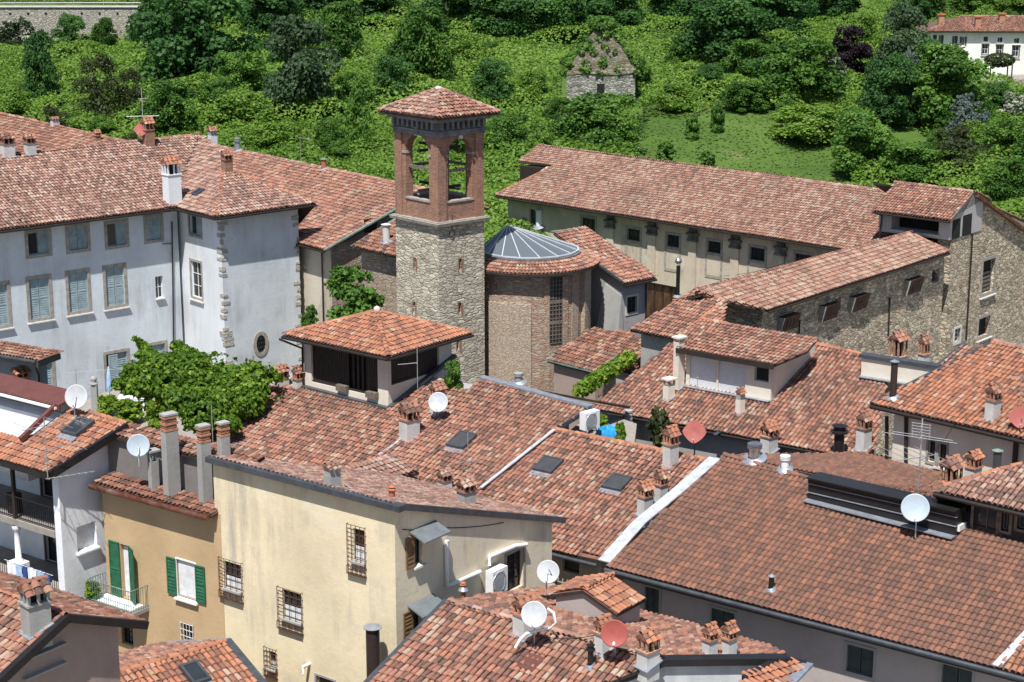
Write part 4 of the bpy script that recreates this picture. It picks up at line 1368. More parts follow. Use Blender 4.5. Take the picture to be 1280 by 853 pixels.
# ------------------------------------------------------------------ villa
def villa():
    zb = 14.6
    pa = P(1152, 92, zb); k = mpp(pa)
    x0 = (1160 - 640) * k; x1 = (1345 - 640) * k; y0 = pa[1]
    e = unit(V([1, -.03, 0])); h = V([.03, 1, 0])
    base = V([x0, y0, zb])
    zt = zb + 52 * k
    H = House('villa', 'white two storey villa with hipped tile roof and dark shutters at the upper right', 'villa', base)
    L = x1 - x0; D = 9.0
    A = V([x0, y0, 0]); B = A + e * L; Cc = B + h * D; Dd = A + h * D
    ws = H.foot([(A[0], A[1], zt), (B[0], B[1], zt), (Cc[0], Cc[1], zt), (Dd[0], Dd[1], zt)], M['pl_villa'], zb - 4)
    W = ws[0]
    for (u0, u1, v0, v1, st) in [(1166, 1171, 44, 55, 'd'), (1173, 1179.5, 44, 56, 'd'), (1190, 1197, 45, 57, 'd'), (1202, 1206, 46, 57, 'h'), (1229.5, 1235, 46, 52, 'd'), (1247, 1253, 47, 53, 'd'), (1267.5, 1274, 48, 54, 'd'),
                             (1228, 1235, 55, 68, 's'), (1246, 1253, 56, 69, 's'), (1266, 1273.5, 57, 71, 's'), (1204, 1210, 69, 83, 'd')]:
        if st == 's': window(H, W, u0, u1, v0, v1, 'casement', trim='sh_dark', tw=.12, frame='white', nz=2, sill='st_sill')
        elif st == 'h': window(H, W, u0, u1, v0, v1, 'open2', sh='sh_dark', trim=None, sill=None)
        else: window(H, W, u0, u1, v0, v1, 'half' if u1 - u0 > 5.5 else 'shut', sh='sh_dark', trim=None, sill='st_sill')
    o = .7
    A_, B_, C_, D_ = (A - e * o - h * o + UP * zt, B + e * o - h * o + UP * zt, Cc + e * o + h * o + UP * zt, Dd - e * o + h * o + UP * zt)
    rr = 1.55; r0 = A_ + e * 5.4 + h * 5.2 + UP * rr; r1 = B_ - e * 5.4 + h * 5.2 + UP * rr
    p1 = Plane(tuple(A_), tuple(B_), zt, rr / 5.2)
    tile_roof(H.root, p1, [A_, B_, r1, r0], T('t_mid'), seg=3)
    p2 = Plane(tuple(D_), tuple(A_), zt, rr / 5.4, 1); 
    q = MB(); q.slab([D_, A_, r0], .12, 0, 1); q.slab([C_, D_, r0, r1], .12, 0, 1); q.slab([B_, C_, r1], .12, 0, 1)
    q.build('roof', [M['t_mid'], M['fascia']], H.root)
    ridge_caps(H.root, r0, r1, M['t_mid']); ridge_caps(H.root, A_, r0, M['t_mid'])
    H.finish()
    for (u, vb, vt, w, lab) in [(1176, 29, 19, 9, 'brick chimney at the left end of the villa roof'), (1222, 34, 22, 9, 'small chimney on the front slope of the villa roof'), (1252, 27, 18, 8, 'brick chimney at the right end of the villa roof')]:
        pp = p1.hit(u, max(vb, 26)); r_ = thing('chimney', lab, 'chimney', pp, 'chimneys of the villa')
        m = MB(); hh = (vb - vt) * k; m.box(pp + UP * (hh / 2 - .2), V([.35, 0, 0]), V([0, .3, 0]), UP * (hh / 2 + .2)); m.build('shaft', M['brick_o'], r_)
        m = MB(); m.box(pp + UP * (hh + .07), V([.48, 0, 0]), V([0, .42, 0]), UP * .07); m.build('cap', M['terra'], r_)
    # pergola with climbing plant
    c = P(1248, 100, zb - .3); rt = thing('pergola', 'slender pergola roofed with climbing plants before the villa', 'pergola', c)
    for sx in (-1, 1):
        for sy in (-1, 1):
            m = MB(); m.box(c + V([sx * 1.3, sy * 1, 1.1]), V([.07, 0, 0]), V([0, .07, 0]), UP * 1.1); m.build('post', M['sh_dark'], rt)
    g = np.random.default_rng(8); n = 900
    d = g.normal(0, 1, (n, 3)); d /= np.linalg.norm(d, axis=1)[:, None]
    vs, qd = leaf_cards(c + UP * 2.4 + d * V([1.8, 1.4, .8]), d, .3, g)
    raw_mesh('climber', vs, qd, [M['l_olive']], rt, np.stack([g.random(n), g.random(n)], 1), None, [False] * n)
    # garden wall under the terrace, garden seat
    t = MB(); t.box(base + e * 9 - h * 3.2 - UP * 1.7, e * 13, h * 3.0, UP * 1.6)
    o_ = t.build('garden_terrace', M['st_far']); setp(o_, 'low stone terrace wall in front of the villa', 'garden wall')
villa()
# ================================================================== TOWN, back rows
def report(*a):
    pass

# ------------------------------------------------------------------ palazzo (left, white)
def palazzo():
    pl = Plane((0, 288), (222, 259.5), 16.6, .36)
    corner = P(222, 259.5, 16.6)
    H = House('palazzo', 'long white palazzo with blue grey shutters and an old pale tiled roof', 'building', P(110, 500, 5.5))
    aL = pl.along(pl.hit(-90, 300)); aR = pl.L
    o = .95
    ridge_t = pl.run(pl.hit(165, 177))
    zt = 16.6 - .15 + .36 * o
    pt = lambda a, t: pl.o + pl.e * a + pl.h * t
    f = [pt(aL + .5, o), pt(aR + o * .0 + .5, o), pt(aR + .5, ridge_t), pt(aR + .5, ridge_t * 1.9), pt(aL + .5, ridge_t * 1.9), pt(aL + .5, ridge_t)]
    zr = 16.6 + .36 * ridge_t - .2
    zz = [zt, zt, zr, zt, zt, zr]
    ws = H.foot([(p[0], p[1], z) for p, z in zip(f, zz)], M['pl_white'])
    W = ws[0]
    for u0, u1, v0, v1, st in [(35, 61, 290.5, 318, 'half'), (85.5, 109, 283, 312, 'shut'), (134, 157.5, 279, 307, 'half'), (183, 201, 272, 300, 'shut')]:
        window(H, W, u0, u1, v0, v1, st, frame='sh_blue', sill=None, tw=.2)
    for u0, u1, v0, v1 in [(37, 62, 348, 398), (86, 110, 340.5, 389), (132.5, 155.5, 334, 382), (-14, 10, 357, 408)]:
        window(H, W, u0, u1, v0, v1, 'shut', tw=.2)
    window(H, W, 194.5, 204, 345.5, 373, 'casement', trim=None, tw=.0, frame='white', nx=2, nz=2)
    window(H, W, 50, 66, 455, 492, 'shut', tw=.2, sill=None)
    window(H, W, 134, 160, 441, 504, 'half', frame='sh_blue', tw=.2, sill=None, name='terrace_door')
    window(H, W, 184, 206, 431, 453, 'shut', tw=.2, sill=None)
    window(H, W, 166, 178, 478, 496, 'casement', tw=.12, sill=None)
    # one open leaf of the terrace door
    a0, a1, z0, z1 = W.rect(134, 160, 441, 504)
    mb = MB(); louvre(mb, W, a0 - .02, a0 + .62, z0, z1, .32, .37, 10); mb.build('shutter', M['sh_blue'], H.root)
    # roof
    rc = pl.hit(251, 169)
    poly = pl.poly([(-90, 299.5), (222, 259.5), (233, 212), (251, 169), (-90, 207)])
    tile_roof(H.root, pl, poly, T('t_pale'), jit=1.5)
    back_slope(H.root, pl, pl.along(poly[4]), pl.along(rc), pl.run(rc), 6.0, T('t_dull'))
    ridge_caps(H.root, pl.hit(-90, 206), rc, M['t_mid'])
    gutter(H, pl, aL, pl.L, 'gutter', .08)
    downpipe(H, [W.pt(*W.hit(214, 277), .1), W.pt(*W.hit(216, 425), .1), W.pt(*W.hit(216.5, 480), .1)], r=.05)
    mb = MB(); mb.tube([W.pt(*W.hit(202, 305), .1), W.pt(*W.hit(214, 304.5), .1)], .03, 5); mb.build('drain_branch', M['gutter'], H.root)
    H.finish()
    return pl, W

PL_PAL, W_PAL = palazzo()

def palazzo_wing():
    C_ = P(270, 272, 16.6); L_ = P(222, 260, 16.6); R_ = P(395, 254.5, 16.6)
    pB = Plane((222, 260), (270, 272), 16.6, .36)
    pA = Plane((270, 272), (395, 254.5), 16.6, .36)
    ap = pA.hit(280, 212)
    sB_ = (ap[2] - 16.6) / pB.run(ap)
    pB = Plane((222, 260), (270, 272), 16.6, sB_)
    H = House('palazzo_wing', 'white projecting wing with ragged stone quoins and an oval window', 'building', P(300, 500, 5.5))
    o = .85
    c = C_ + pA.e * o * 0 + unit(pA.h) * o + unit(pB.h) * o
    r = pA.o + pA.e * (pA.along(R_) - .85) + pA.h * o
    l = L_ + pB.h * o - pB.e * 1.5
    zt = 16.6 + .36 * o - .15
    dep = 4.2
    f = [l, c, r, r + pA.h * dep, l + pB.h * 4 - pB.e * 3 + pA.h * 0]
    f = [l, c, r, r + pA.h * dep, l + pA.h * dep * .6]
    ws = H.foot([(p[0], p[1], zt) for p in f], M['pl_wing'], 0, [M['pl_wing'], M['pl_white'], M['pl_grey'], None, None])
    WB, WA = ws[0], ws[1]
    window(H, WB, 237, 251, 270.5, 294, 'half', frame='sh_blue', sill=None, tw=.17)
    window(H, WB, 239.5, 252, 328, 372, 'casement', frame='white', nx=2, nz=3, tw=.16, rec=.15)
    # oval window in a stone ring
    a, z = WA.hit(326, 430)
    ow = MB(); n = 24
    ri = [WA.pt(a + .36 * math.cos(2 * math.pi * i / n), z + .58 * math.sin(2 * math.pi * i / n), .05) for i in range(n)]
    ro = [WA.pt(a + .60 * math.cos(2 * math.pi * i / n), z + .84 * math.sin(2 * math.pi * i / n), .05) for i in range(n)]
    rb = [p - WA.n * .05 for p in ro]; rin = [p - WA.n * .05 for p in ri]
    ow.add(ri + ro + rb + rin, [(i, (i + 1) % n, n + (i + 1) % n, n + i) for i in range(n)] + [(n + i, n + (i + 1) % n, 2 * n + (i + 1) % n, 2 * n + i) for i in range(n)] + [(3 * n + i, 3 * n + (i + 1) % n, (i + 1) % n, i) for i in range(n)])
    gl = MB(); gl.add([p + WA.n * .012 for p in rin], [tuple(range(n))])
    w = gl.build('oval_window', M['glass'], H.root)
    ow.build('surround', M['st_trim'], w)
    g = MB()
    for i in (-.15, .15): g.tube([WA.pt(a + i, z - .5, .03), WA.pt(a + i, z + .5, .03)], .02, 4)
    for i in (-.3, 0, .3): g.tube([WA.pt(a - .34, z + i, .03), WA.pt(a + .34, z + i, .03)], .02, 4)
    g.build('grille', M['ironb'], w)
    # ragged quoins on the two corners: long and short stones left where the render has fallen
    gg = np.random.default_rng(3)
    z = 5.0
    while z < zt - 2.2 + 2:
        hh = gg.uniform(.12, .34)
        if gg.random() < .8:
            wa, wb = gg.uniform(.15, .75), gg.uniform(.12, .6)
            q = MB(); q.hexa([WA.pt(-.03, z, .035), WA.pt(wa, z, .035), WA.pt(wa, z, -.1), WA.pt(-.03, z, -.1),
                    WA.pt(-.03, z + hh, .035), WA.pt(wa * gg.uniform(.7, 1.1), z + hh, .035), WA.pt(wa, z + hh, -.1), WA.pt(-.03, z + hh, -.1)])
            q.hexa([WB.pt(WB.L - wb, z, .035), WB.pt(WB.L + .02, z, .035), WB.pt(WB.L + .02, z, -.1), WB.pt(WB.L - wb, z, -.1),
                    WB.pt(WB.L - wb, z + hh, .035), WB.pt(WB.L + .02, z + hh, .035), WB.pt(WB.L + .02, z + hh, -.1), WB.pt(WB.L - wb, z + hh, -.1)])
            q.build('quoin', M['quoin'], H.root)
        if gg.random() < .6:
            wa = gg.uniform(.1, .55)
            q = MB(); q.hexa([WA.pt(WA.L - wa, z, .03), WA.pt(WA.L + .03, z, .03), WA.pt(WA.L + .03, z, -.1), WA.pt(WA.L - wa, z, -.1),
                    WA.pt(WA.L - wa, z + hh, .03), WA.pt(WA.L + .03, z + hh, .03), WA.pt(WA.L + .03, z + hh, -.1), WA.pt(WA.L - wa, z + hh, -.1)])
            q.build('quoin', M['quoin'], H.root)
        z += hh + gg.uniform(.05, .3)
    # roof slopes
    tA = pB.run(ap)
    Vb = pB.hit(240, 205)
    tile_roof(H.root, pA, [C_, R_, ap], T('t_pale'), jit=1.3)
    apb = pB.at(pB.L - pA.run(ap) - 0, pB.run(ap))
    ridge2 = pB.hit(245, 205)
    tile_roof(H.root, pB, [L_ - pB.e * .1, C_] + [ap] + pB.poly([(277, 188), (251, 169.5), (233, 212)]), T('t_pale'), jit=1.3)
    k = MB(); k.slab([ap, R_, R_ + pA.h * 5 - UP * 4, ap + pA.h * 3 - UP * 5], .1, 0, 1)
    k.build('roof', [M['chan'], M['fascia']], H.root)
    ridge_caps(H.root, C_, ap, M['t_orange']); ridge_caps(H.root, R_, ap, M['t_orange'])
    gutter(H, pA, 0, pA.L); gutter(H, pB, 0, pB.L)
    downpipe(H, [WB.pt(*WB.hit(223.5, 272), .12), WB.pt(*WB.hit(224, 428), .12), WB.pt(*WB.hit(224, 470), .12)], r=.085)
    H.finish()
    return pA, pB
PL_WA, PL_WB = palazzo_wing()

# ------------------------------------------------------------------ roofs behind the palazzo
def back_left():
    pl = Plane((-60, 190), (165, 246), 17.2, .33)
    H = House('house', 'house behind the palazzo with a dull pinkish tiled slope at the far left', 'building', P(60, 200, 14))
    poly = pl.poly([(-60, 129), (170, 181), (200, 190), (110, 216), (-60, 186)])
    pts = gable_foot(pl, pl.along(poly[0]), pl.along(pl.hit(150, 176)), .6, pl.run(pl.hit(60, 157)), 2.5)
    H.foot(pts, M['pl_grey'])
    tile_roof(H.root, pl, poly, T('t_dull'))
    ridge_caps(H.root, pl.hit(-60, 129), pl.hit(172, 181.5), M['t_mid'])
    back_slope(H.root, pl, pl.along(poly[0]), pl.along(pl.hit(170, 181)), pl.run(pl.hit(60, 157)), 5, T('t_dull'))
    H.finish()
    return pl
PL_L0 = back_left()

def mid_left():
    pl = Plane((376, 305), (406, 313), 14.0, .36)
    H = House('house', 'house with a long reddish tiled slope and green copper verge left of the bell tower', 'building', P(392, 390, 6))
    t = pl.run(pl.hit(420, 214))
    aR = pl.L
    # verge goes straight up the slope from (406, 313)
    top = pl.at(aR, t); aL = pl.along(pl.hit(276, 179))
    poly = [pl.hit(345, 296), pl.at(aR, 0), top, pl.at(aL, t), pl.hit(272, 200), pl.hit(300, 235)]
    tile_roof(H.root, pl, poly, T('t_mid'), jit=1.3)
    ws = H.foot(gable_foot(pl, pl.along(pl.hit(352, 298)), aR, .7, t, t * .6, .35), M['pl_beige'], 0, [M['pl_beige'], M['st_mix'], M['st_mix']])
    back_slope(H.root, pl, aL, aR, t, t * .6, T('t_dull'))
    ridge_caps(H.root, pl.at(aL, t), top, M['t_pale'])
    strip(H.root, [pl.at(aR + .05, -.1), pl.at(aR + .05, t)], .22, 'copper', 'verge_flashing', .10, .06)
    gutter(H, pl, pl.along(pl.hit(352, 298)), aR)
    W = ws[0]
    downpipe(H, [W.pt(W.L - .9, W.za - .2, .12), W.pt(W.L - .9, 4, .12)])
    v = MB(); wr = ws[1]
    a, z = wr.hit(463, 281)
    wr.box(v, a - .5, a + .5, z - .5, z + .4, -.02, .012); v.build('window', M['dark'], H.root)
    H.finish()
    return pl
PL_L2 = mid_left()

def lean_to_left():
    pl = Plane((440, 309), (494, 320.5), 14.4, .36)
    H = House('lean_to', 'low lean-to with a mossy tiled roof tucked against the left side of the tower', 'building', P(465, 370, 8))
    a0, a1 = 0, pl.L + .6
    t = 4.2
    poly = [pl.at(0, 0), pl.at(a1, 0), pl.at(a1, t), pl.at(.2, t)]
    tile_roof(H.root, pl, poly, T('t_dull'), jit=1.5)
    H.foot(gable_foot(pl, a0, a1, .6, t, 0, .2), M['st_mix'])
    strip(H.root, [pl.at(0, 0), pl.at(.1, t)], .25, 'copper', 'verge_flashing', .08, .05)
    H.finish()
    return pl
PL_L3 = lean_to_left()

# ------------------------------------------------------------------ bell tower
def tower():
    zb = 17.5
    Fp = P(547.5, 281.8, zb); Lp = P(487.5, 270, zb); Rp = P(610, 272.5, zb)
    eA = unit(Rp - Fp); eB = unit(Lp - Fp)
    eB = unit(eB - eA * np.dot(eA, eB) * .6)
    s = .5 * (np.linalg.norm(Lp - Fp) + np.linalg.norm(Rp - Fp))
    sA, sB = np.linalg.norm(Rp - Fp), np.linalg.norm(Lp - Fp)
    C_ = Fp + eA * sA / 2 + eB * sB / 2
    C_ = V([C_[0], C_[1], 0])
    root = thing('bell_tower', 'square rubble stone bell tower with a brick belfry and tiled pyramid cap', 'bell tower', C_)
    def ring(off, z):
        a, b = sA / 2 + off, sB / 2 + off
        return [C_ - eA * a - eB * b + UP * z, C_ + eA * a - eB * b + UP * z, C_ + eA * a + eB * b + UP * z, C_ - eA * a + eB * b + UP * z]
    def block(mb, o0, z0, o1, z1, m=0):
        mb.hexa(ring(o0, z0) + ring(o1, z1), m)
    # shaft with slit windows: front faces are cut walls
    H = House.__new__(House); H.root = root; H.walls = []; H.mats = []; H.extra = MB(); H.caps = []
    q = ring(-.16, zb)
    ws = H.foot([(p[0], p[1], zb - .05) for p in q], M['st_tower'], 0)
    for (wi, u, v, wd, ht) in [(1, 0, 0, 0, 0)]: pass
    # wall order: 0 = F->R (right face, A), 3 = L->F (left face)
    WR, WL = ws[0], ws[3]
    for W, lst in ((WL, [(518.5, 329), (517.5, 384)]), (WR, [(575.5, 330), (575, 385), (573, 430)])):
        for (u, v) in lst:
            a, z = W.hit(u, v)
            r = (a - .10, a + .10, z - .33, z + .33)
            W.holes.append((*r, .5))
            m = MB(); W.box(m, r[0], r[1], r[2], r[3], -.52, -.5); w = m.build('slit_window', M['dark'], root)
            t = MB(); W.box(t, r[0] - .09, r[0], r[2] - .1, r[3] + .05, -.05, .008); W.box(t, r[1], r[1] + .15, r[2] - .22, r[3] - .05, -.05, .008)
            t.build('brick_jamb', M['brick'], w)
    H.finish('shaft')
    mb = MB(); block(mb, .08, zb - .12, .12, zb + .05); block(mb, .0, zb + .05, .0, zb + .12); mb.build('string_course', M['st_trim'], root)
    # belfry: four faces, each with an arched opening
    k = depth(C_ + UP * 20) / F
    z0 = zb + .12
    WRb = Wall(ring(-.22, 0)[0], ring(-.22, 0)[1], 0, 0)
    zs = WRb.hit(577, 252)[1]      # parapet top
    zt = WRb.hit(577, 169)[1]      # under the architrave
    zsp = WRb.hit(577, 192)[1]     # springing
    th = .62
    bel = MB(); sillm = MB()
    rg = ring(-.16, 0)
    for i in range(4):
        A, B = rg[i], rg[(i + 1) % 4]
        W = Wall(A, B, zt, zt, z0)
        L = W.L; op0, op1 = L * .235, L * .765; r = (op1 - op0) / 2; ac = (op0 + op1) / 2; zarc = zsp
        # parapet (recessed a little), piers, spandrels
        W.box(bel, op0 - .25, op1 + .25, z0, zs, -.45, -.12)
        for (x0, x1) in ((0, op0 - .22), (op1 + .22, L)):
            e0 = 0 if x0 == 0 else x0; 
            W.box(bel, e0 + (th * 0), x1, z0, zt, -th, 0) if False else None
        n = 12
        arc = [(ac - r * math.cos(math.pi * j / n), zarc + r * math.sin(math.pi * j / n)) for j in range(n + 1)]
        for d0, d1, inn in ((-th, -.10, 0),):
            # side strips to the opening and the arch soffit
            W.box(bel, th - .02, op0, z0 + .001, zarc, d0, d1); W.box(bel, op1, L - th + .02, z0 + .001, zarc, d0, d1)
            for j in range(n):
                (xa, za), (xb, zb_) = arc[j], arc[j + 1]
                bel.hexa([W.pt(xa, za, d1), W.pt(xb, zb_, d1), W.pt(xb, zb_, d0), W.pt(xa, za, d0), W.pt(xa, zt, d1), W.pt(xb, zt, d1), W.pt(xb, zt, d0), W.pt(xa, zt, d0)])
            W.box(bel, th - .02, op0, zarc, zt, d0, d1); W.box(bel, op1, L - th + .02, zarc, zt, d0, d1)
        sillm = MB(); W.box(sillm, op0 - .1, op1 + .1, zs, zs + .1, -.5, -.06); sillm.build('sill', M['st_trim'], root)
        tb = MB(); zz = zs + (zarc - zs) * .62 + (.1 if i % 2 else 0); W.box(tb, op0 - .02, op1 + .02, zz, zz + .16, -.42, -.26); tb.build('tie_beam', M['wood_gr'], root)
        # impost blocks
        for x0, x1 in ((op0 - .32, op0 + .05), (op1 - .05, op1 + .32)):
            sillm = MB(); W.box(sillm, x0, x1, zarc - .14, zarc, -th - .02, -.05); sillm.build('impost', M['st_trim'], root)
        # keystone
        sillm = MB(); W.box(sillm, ac - .13, ac + .13, zarc + r - .05, zarc + r + .45, -.3, .02); sillm.build('keystone', M['st_sill'], root)
    # corner piers
    for i in range(4):
        p = rg[i]; a = unit(rg[(i + 1) % 4] - p); b = unit(rg[(i - 1) % 4] - p)
        c = p + (a + b) * th / 2
        bel.box(c + UP * (z0 + zt) / 2, a * th / 2, b * th / 2, UP * (zt - z0) / 2)
    bel.build('belfry', M['brick'], root)
    fl = MB(); block(fl, -.5, z0 - .1, -.5, z0 + .02); fl.build('floor', M['wood_gr'], root)
    # tie beams
    for zz in (zarc + .1, z0 + 1.6):
        for ax, sx, lift in ((eA, sA, 0), (eB, sB, .17)):
            bm = MB(); bm.bar(C_ - ax * sx * .42 + UP * (zz + lift), C_ + ax * sx * .42 + UP * (zz + lift), .14, .16); bm.build('beam', M['wood_dk'], root)
    # entablature: architrave, frieze with brackets, cornice
    z1 = WRb.hit(577, 161)[1]; z2 = WRb.hit(577, 150)[1]; z3 = zt
    ze = P(548, 148, 0); 
    c = MB()
    block(c, -.10, z3, -.10, z3 + .22); block(c, -.04, z3 + .22, .0, z3 + .34)
    block(c, -.14, z3 + .34, -.14, z3 + .85)
    block(c, .10, z3 + .85, .16, z3 + 1.0); block(c, .34, z3 + 1.0, .46, z3 + 1.2)
    for i in range(4):
        W = Wall(ring(-.14, 0)[i], ring(-.14, 0)[(i + 1) % 4], 0, 0)
        n = 9
        for j in range(n):
            a = W.L * (j + .5) / n
            W.box(c, a - .09, a + .09, z3 + .44, z3 + .86, -.02, .24)
    c.build('cornice', M['cornice'], root)
    zr = z3 + 1.21
    # pyramid cap
    rr = ring(.5, zr); apex = C_ + UP * (zr + 1.3)
    for i in range(4):
        A, B = rr[i], rr[(i + 1) % 4]
        mid = (A + B) / 2
        run = np.linalg.norm((C_ - mid)[:2])
        p = Plane(tuple(A), tuple(B), zr, 1.3 / run)
        hh = unit(V([C_[0] - mid[0], C_[1] - mid[1], 0])); p.h = hh; p.s = unit(hh + UP * p.slope); n = np.cross(p.e, p.s); p.n = n if n[2] > 0 else -n
        tile_roof(root, p, [A, B, apex], T('t_mid') if i != 3 else T('t_pale'), jit=2.0, pitch=.23, lift=.06)
        ridge_caps(root, A, apex, M['t_pale'], .22)
    fin = MB(); fin.lathe(apex, [(.2, 0), (.22, .1), (.1, .16), (0, .2)], 10); fin.build('finial', M['st_sill'], root)
    ir = MB(); W = WRb
    a, z = W.hit(564, 292)
    ir.tube([W.pt(a + .2 * math.cos(t * .52), z + .25 * math.sin(t * .52), .1) for t in range(13)], .02, 5, cap=False); ir.tube([W.pt(a, z + .25, .1), W.pt(a, z + 1.2, .1)], .025, 5)
    ir.build('iron_ring', M['iron'], root)
    return C_
TOWER_C = tower()

# ------------------------------------------------------------------ apse with glazed lantern roof
def apse():
    ze = 14.2
    c = P(662, 325, ze); c = V([c[0], c[1], 0])
    k = mpp(c + UP * ze)
    R = 74 * k; RO = 88 * k; RS = 62 * k
    root = thing('apse', 'round brick and stone apse with a tiled skirt and glazed skylight roof', 'chapel', c)
    n = 40
    wall = MB()
    for i in range(n):
        a0, a1 = 2 * math.pi * i / n, 2 * math.pi * (i + 1) / n
        p0, p1 = c + R * V([math.cos(a0), math.sin(a0), 0]), c + R * V([math.cos(a1), math.sin(a1), 0])
        wall.add([p0, p1, p1 + UP * (ze + .1), p0 + UP * (ze + .1)], [(0, 1, 2, 3)], 0, True)
    wall.build('wall', M['brick_st'], root)
    # tall leaded window and brick pilasters
    def ang(u, v):
        d = ray(u, v); # intersection with cylinder
        a = d[0] ** 2 + d[1] ** 2; b = 2 * ((EYE - c)[:2] @ d[:2]); cc = ((EYE - c)[:2] @ (EYE - c)[:2]) - R * R
        t = (-b - math.sqrt(max(0, b * b - 4 * a * cc))) / (2 * a)
        p = EYE + d * t
        return math.atan2(p[1] - c[1], p[0] - c[0]), p[2]
    def patch(mb, a0, a1, z0, z1, d0, d1, m=0, seg=4):
        for i in range(seg):
            b0, b1 = a0 + (a1 - a0) * i / seg, a0 + (a1 - a0) * (i + 1) / seg
            q = []
            for zz in (z0, z1):
                for (b, r) in ((b0, R + d1), (b1, R + d1), (b1, R + d0), (b0, R + d0)):
                    q.append(c + V([r * math.cos(b), r * math.sin(b), zz]))
            mb.hexa(q, m)
    a0, z1 = ang(687, 347); a1, z0 = ang(702, 428)
    g = MB(); patch(g, a0, a1, z0, z1, -.1, .02); w = g.build('window', M['glass'], root)
    b = MB()
    for i in range(5): patch(b, a0 + (a1 - a0) * (i / 4) - .006, a0 + (a1 - a0) * (i / 4) + .006, z0, z1, .02, .06, seg=1)
    for i in range(17): patch(b, a0, a1, z0 + (z1 - z0) * i / 16 - .02, z0 + (z1 - z0) * i / 16 + .02, .02, .055)
    for i in (5, 10): patch(b, a0, a1, z0 + (z1 - z0) * i / 16 - .1, z0 + (z1 - z0) * i / 16 + .1, .02, .065)
    b.build('glazing_bars', M['wood_gr'], w)
    p = MB()
    for (u0, u1, d, vv0, vv1, mm) in [(680, 687, .06, 345, 440, 0), (703, 709, .06, 345, 440, 0), (715, 722, .05, 340, 440, 1), (727, 733, .25, 338, 440, 1)]:
        x0, y1 = ang(u0, vv0); x1, y0 = ang(u1, vv1); patch(p, x0, x1, 6, y1, -.05, d, mm)
    x0, _ = ang(612, 400); x1, _ = ang(664, 400); _, y1 = ang(640, 380)
    patch(p, x0, x1, 5, y1, -.05, .10, 1, 8)
    p.build('pilaster', [M['brick_st'], M['brick_fine']], root)
    # tiled skirt: barrel tiles laid radially on a cone ring
    slope = .36; rise = (RO - RS) * slope
    N_ = int(2 * math.pi * RO / .24)
    vs, qs, rr = [], [], []; nb = 0; g2 = np.random.default_rng(4)
    LL = (RO - RS) / math.cos(math.atan(slope)); rows = int(LL / .36) + 1
    for i in range(N_):
        a = 2 * math.pi * i / N_
        o = c + V([RO * math.cos(a), RO * math.sin(a), ze]); s = unit(V([-math.cos(a), -math.sin(a), slope])); e = V([-math.sin(a), math.cos(a), 0]); nn = np.cross(e, s); nn = nn if nn[2] > 0 else -nn
        v, q, r = barrels(o, e, s, nn, np.zeros(rows) + g2.normal(0, .01), np.arange(rows) * LL / rows, g2.random(rows), .2, .075, LL / rows + .05, .04, 1.0, 4)
        vs.append(v); qs.append(q + nb); rr.append(r); nb += len(v)
    sk = MB()
    ro_ = [c + V([RO * math.cos(2 * math.pi * i / n), RO * math.sin(2 * math.pi * i / n), ze]) for i in range(n)]
    ri_ = [c + V([RS * math.cos(2 * math.pi * i / n), RS * math.sin(2 * math.pi * i / n), ze + rise]) for i in range(n)]
    sk.add(ro_ + ri_, [(i, (i + 1) % n, n + (i + 1) % n, n + i) for i in range(n)], 1)
    sk.add(ro_ + [p - UP * .15 for p in ro_], [(i, (i + 1) % n, n + (i + 1) % n, n + i) for i in range(n)], 2)
    sk.add([p - UP * .15 for p in ro_], [tuple(range(n))], 2)
    raw_mesh('roof', np.vstack(vs + [np.array(sk.v)]), np.vstack(qs), T('t_mid'), root, np.vstack(rr), [0] * sum(map(len, qs)) + sk.m, [True] * sum(map(len, qs)) + [False] * len(sk.f), [tuple(i + nb for i in f) for f in sk.f])
    # skylight: faceted glass tent with aluminium ribs and a short ridge
    zc = ze + rise + .1
    m = 16
    cur = MB(); cur.lathe(c + UP * (ze + rise - .05), [(RS + .02, 0), (RS + .1, .22), (RS - .1, .22), (RS - .1, 0)], 32, smooth=False); cur.build('skylight_kerb', M['lead'], root)
    ap0 = c + V([-1.35, .5, 0]) + UP * (zc + 1.5); ap1 = c + V([-.6, -.4, 0]) + UP * (zc + 1.15)
    rim = [c + V([(RS - .02) * math.cos(2 * math.pi * (i + .5) / m), (RS - .02) * math.sin(2 * math.pi * (i + .5) / m), zc + .12]) for i in range(m)]
    gl = MB()
    tops = []
    for i in range(m):
        tops.append(ap0)
    gl.add(rim + [ap0], [(i, (i + 1) % m, m) for i in range(m)])
    sky = gl.build('skylight', M['skyglass'], root)
    rb = MB()
    for i in range(m):
        rb.bar(rim[i] + UP * .04, ap0 + UP * .04, .055, .05)
        rb.bar(rim[i] + UP * .03, rim[(i + 1) % m] + UP * .03, .10, .08)
        q0 = (rim[i] + rim[(i + 1) % m]) / 2
    rb.build('rib', M['ribs'], sky)
    return c, R, ze
APSE = apse()

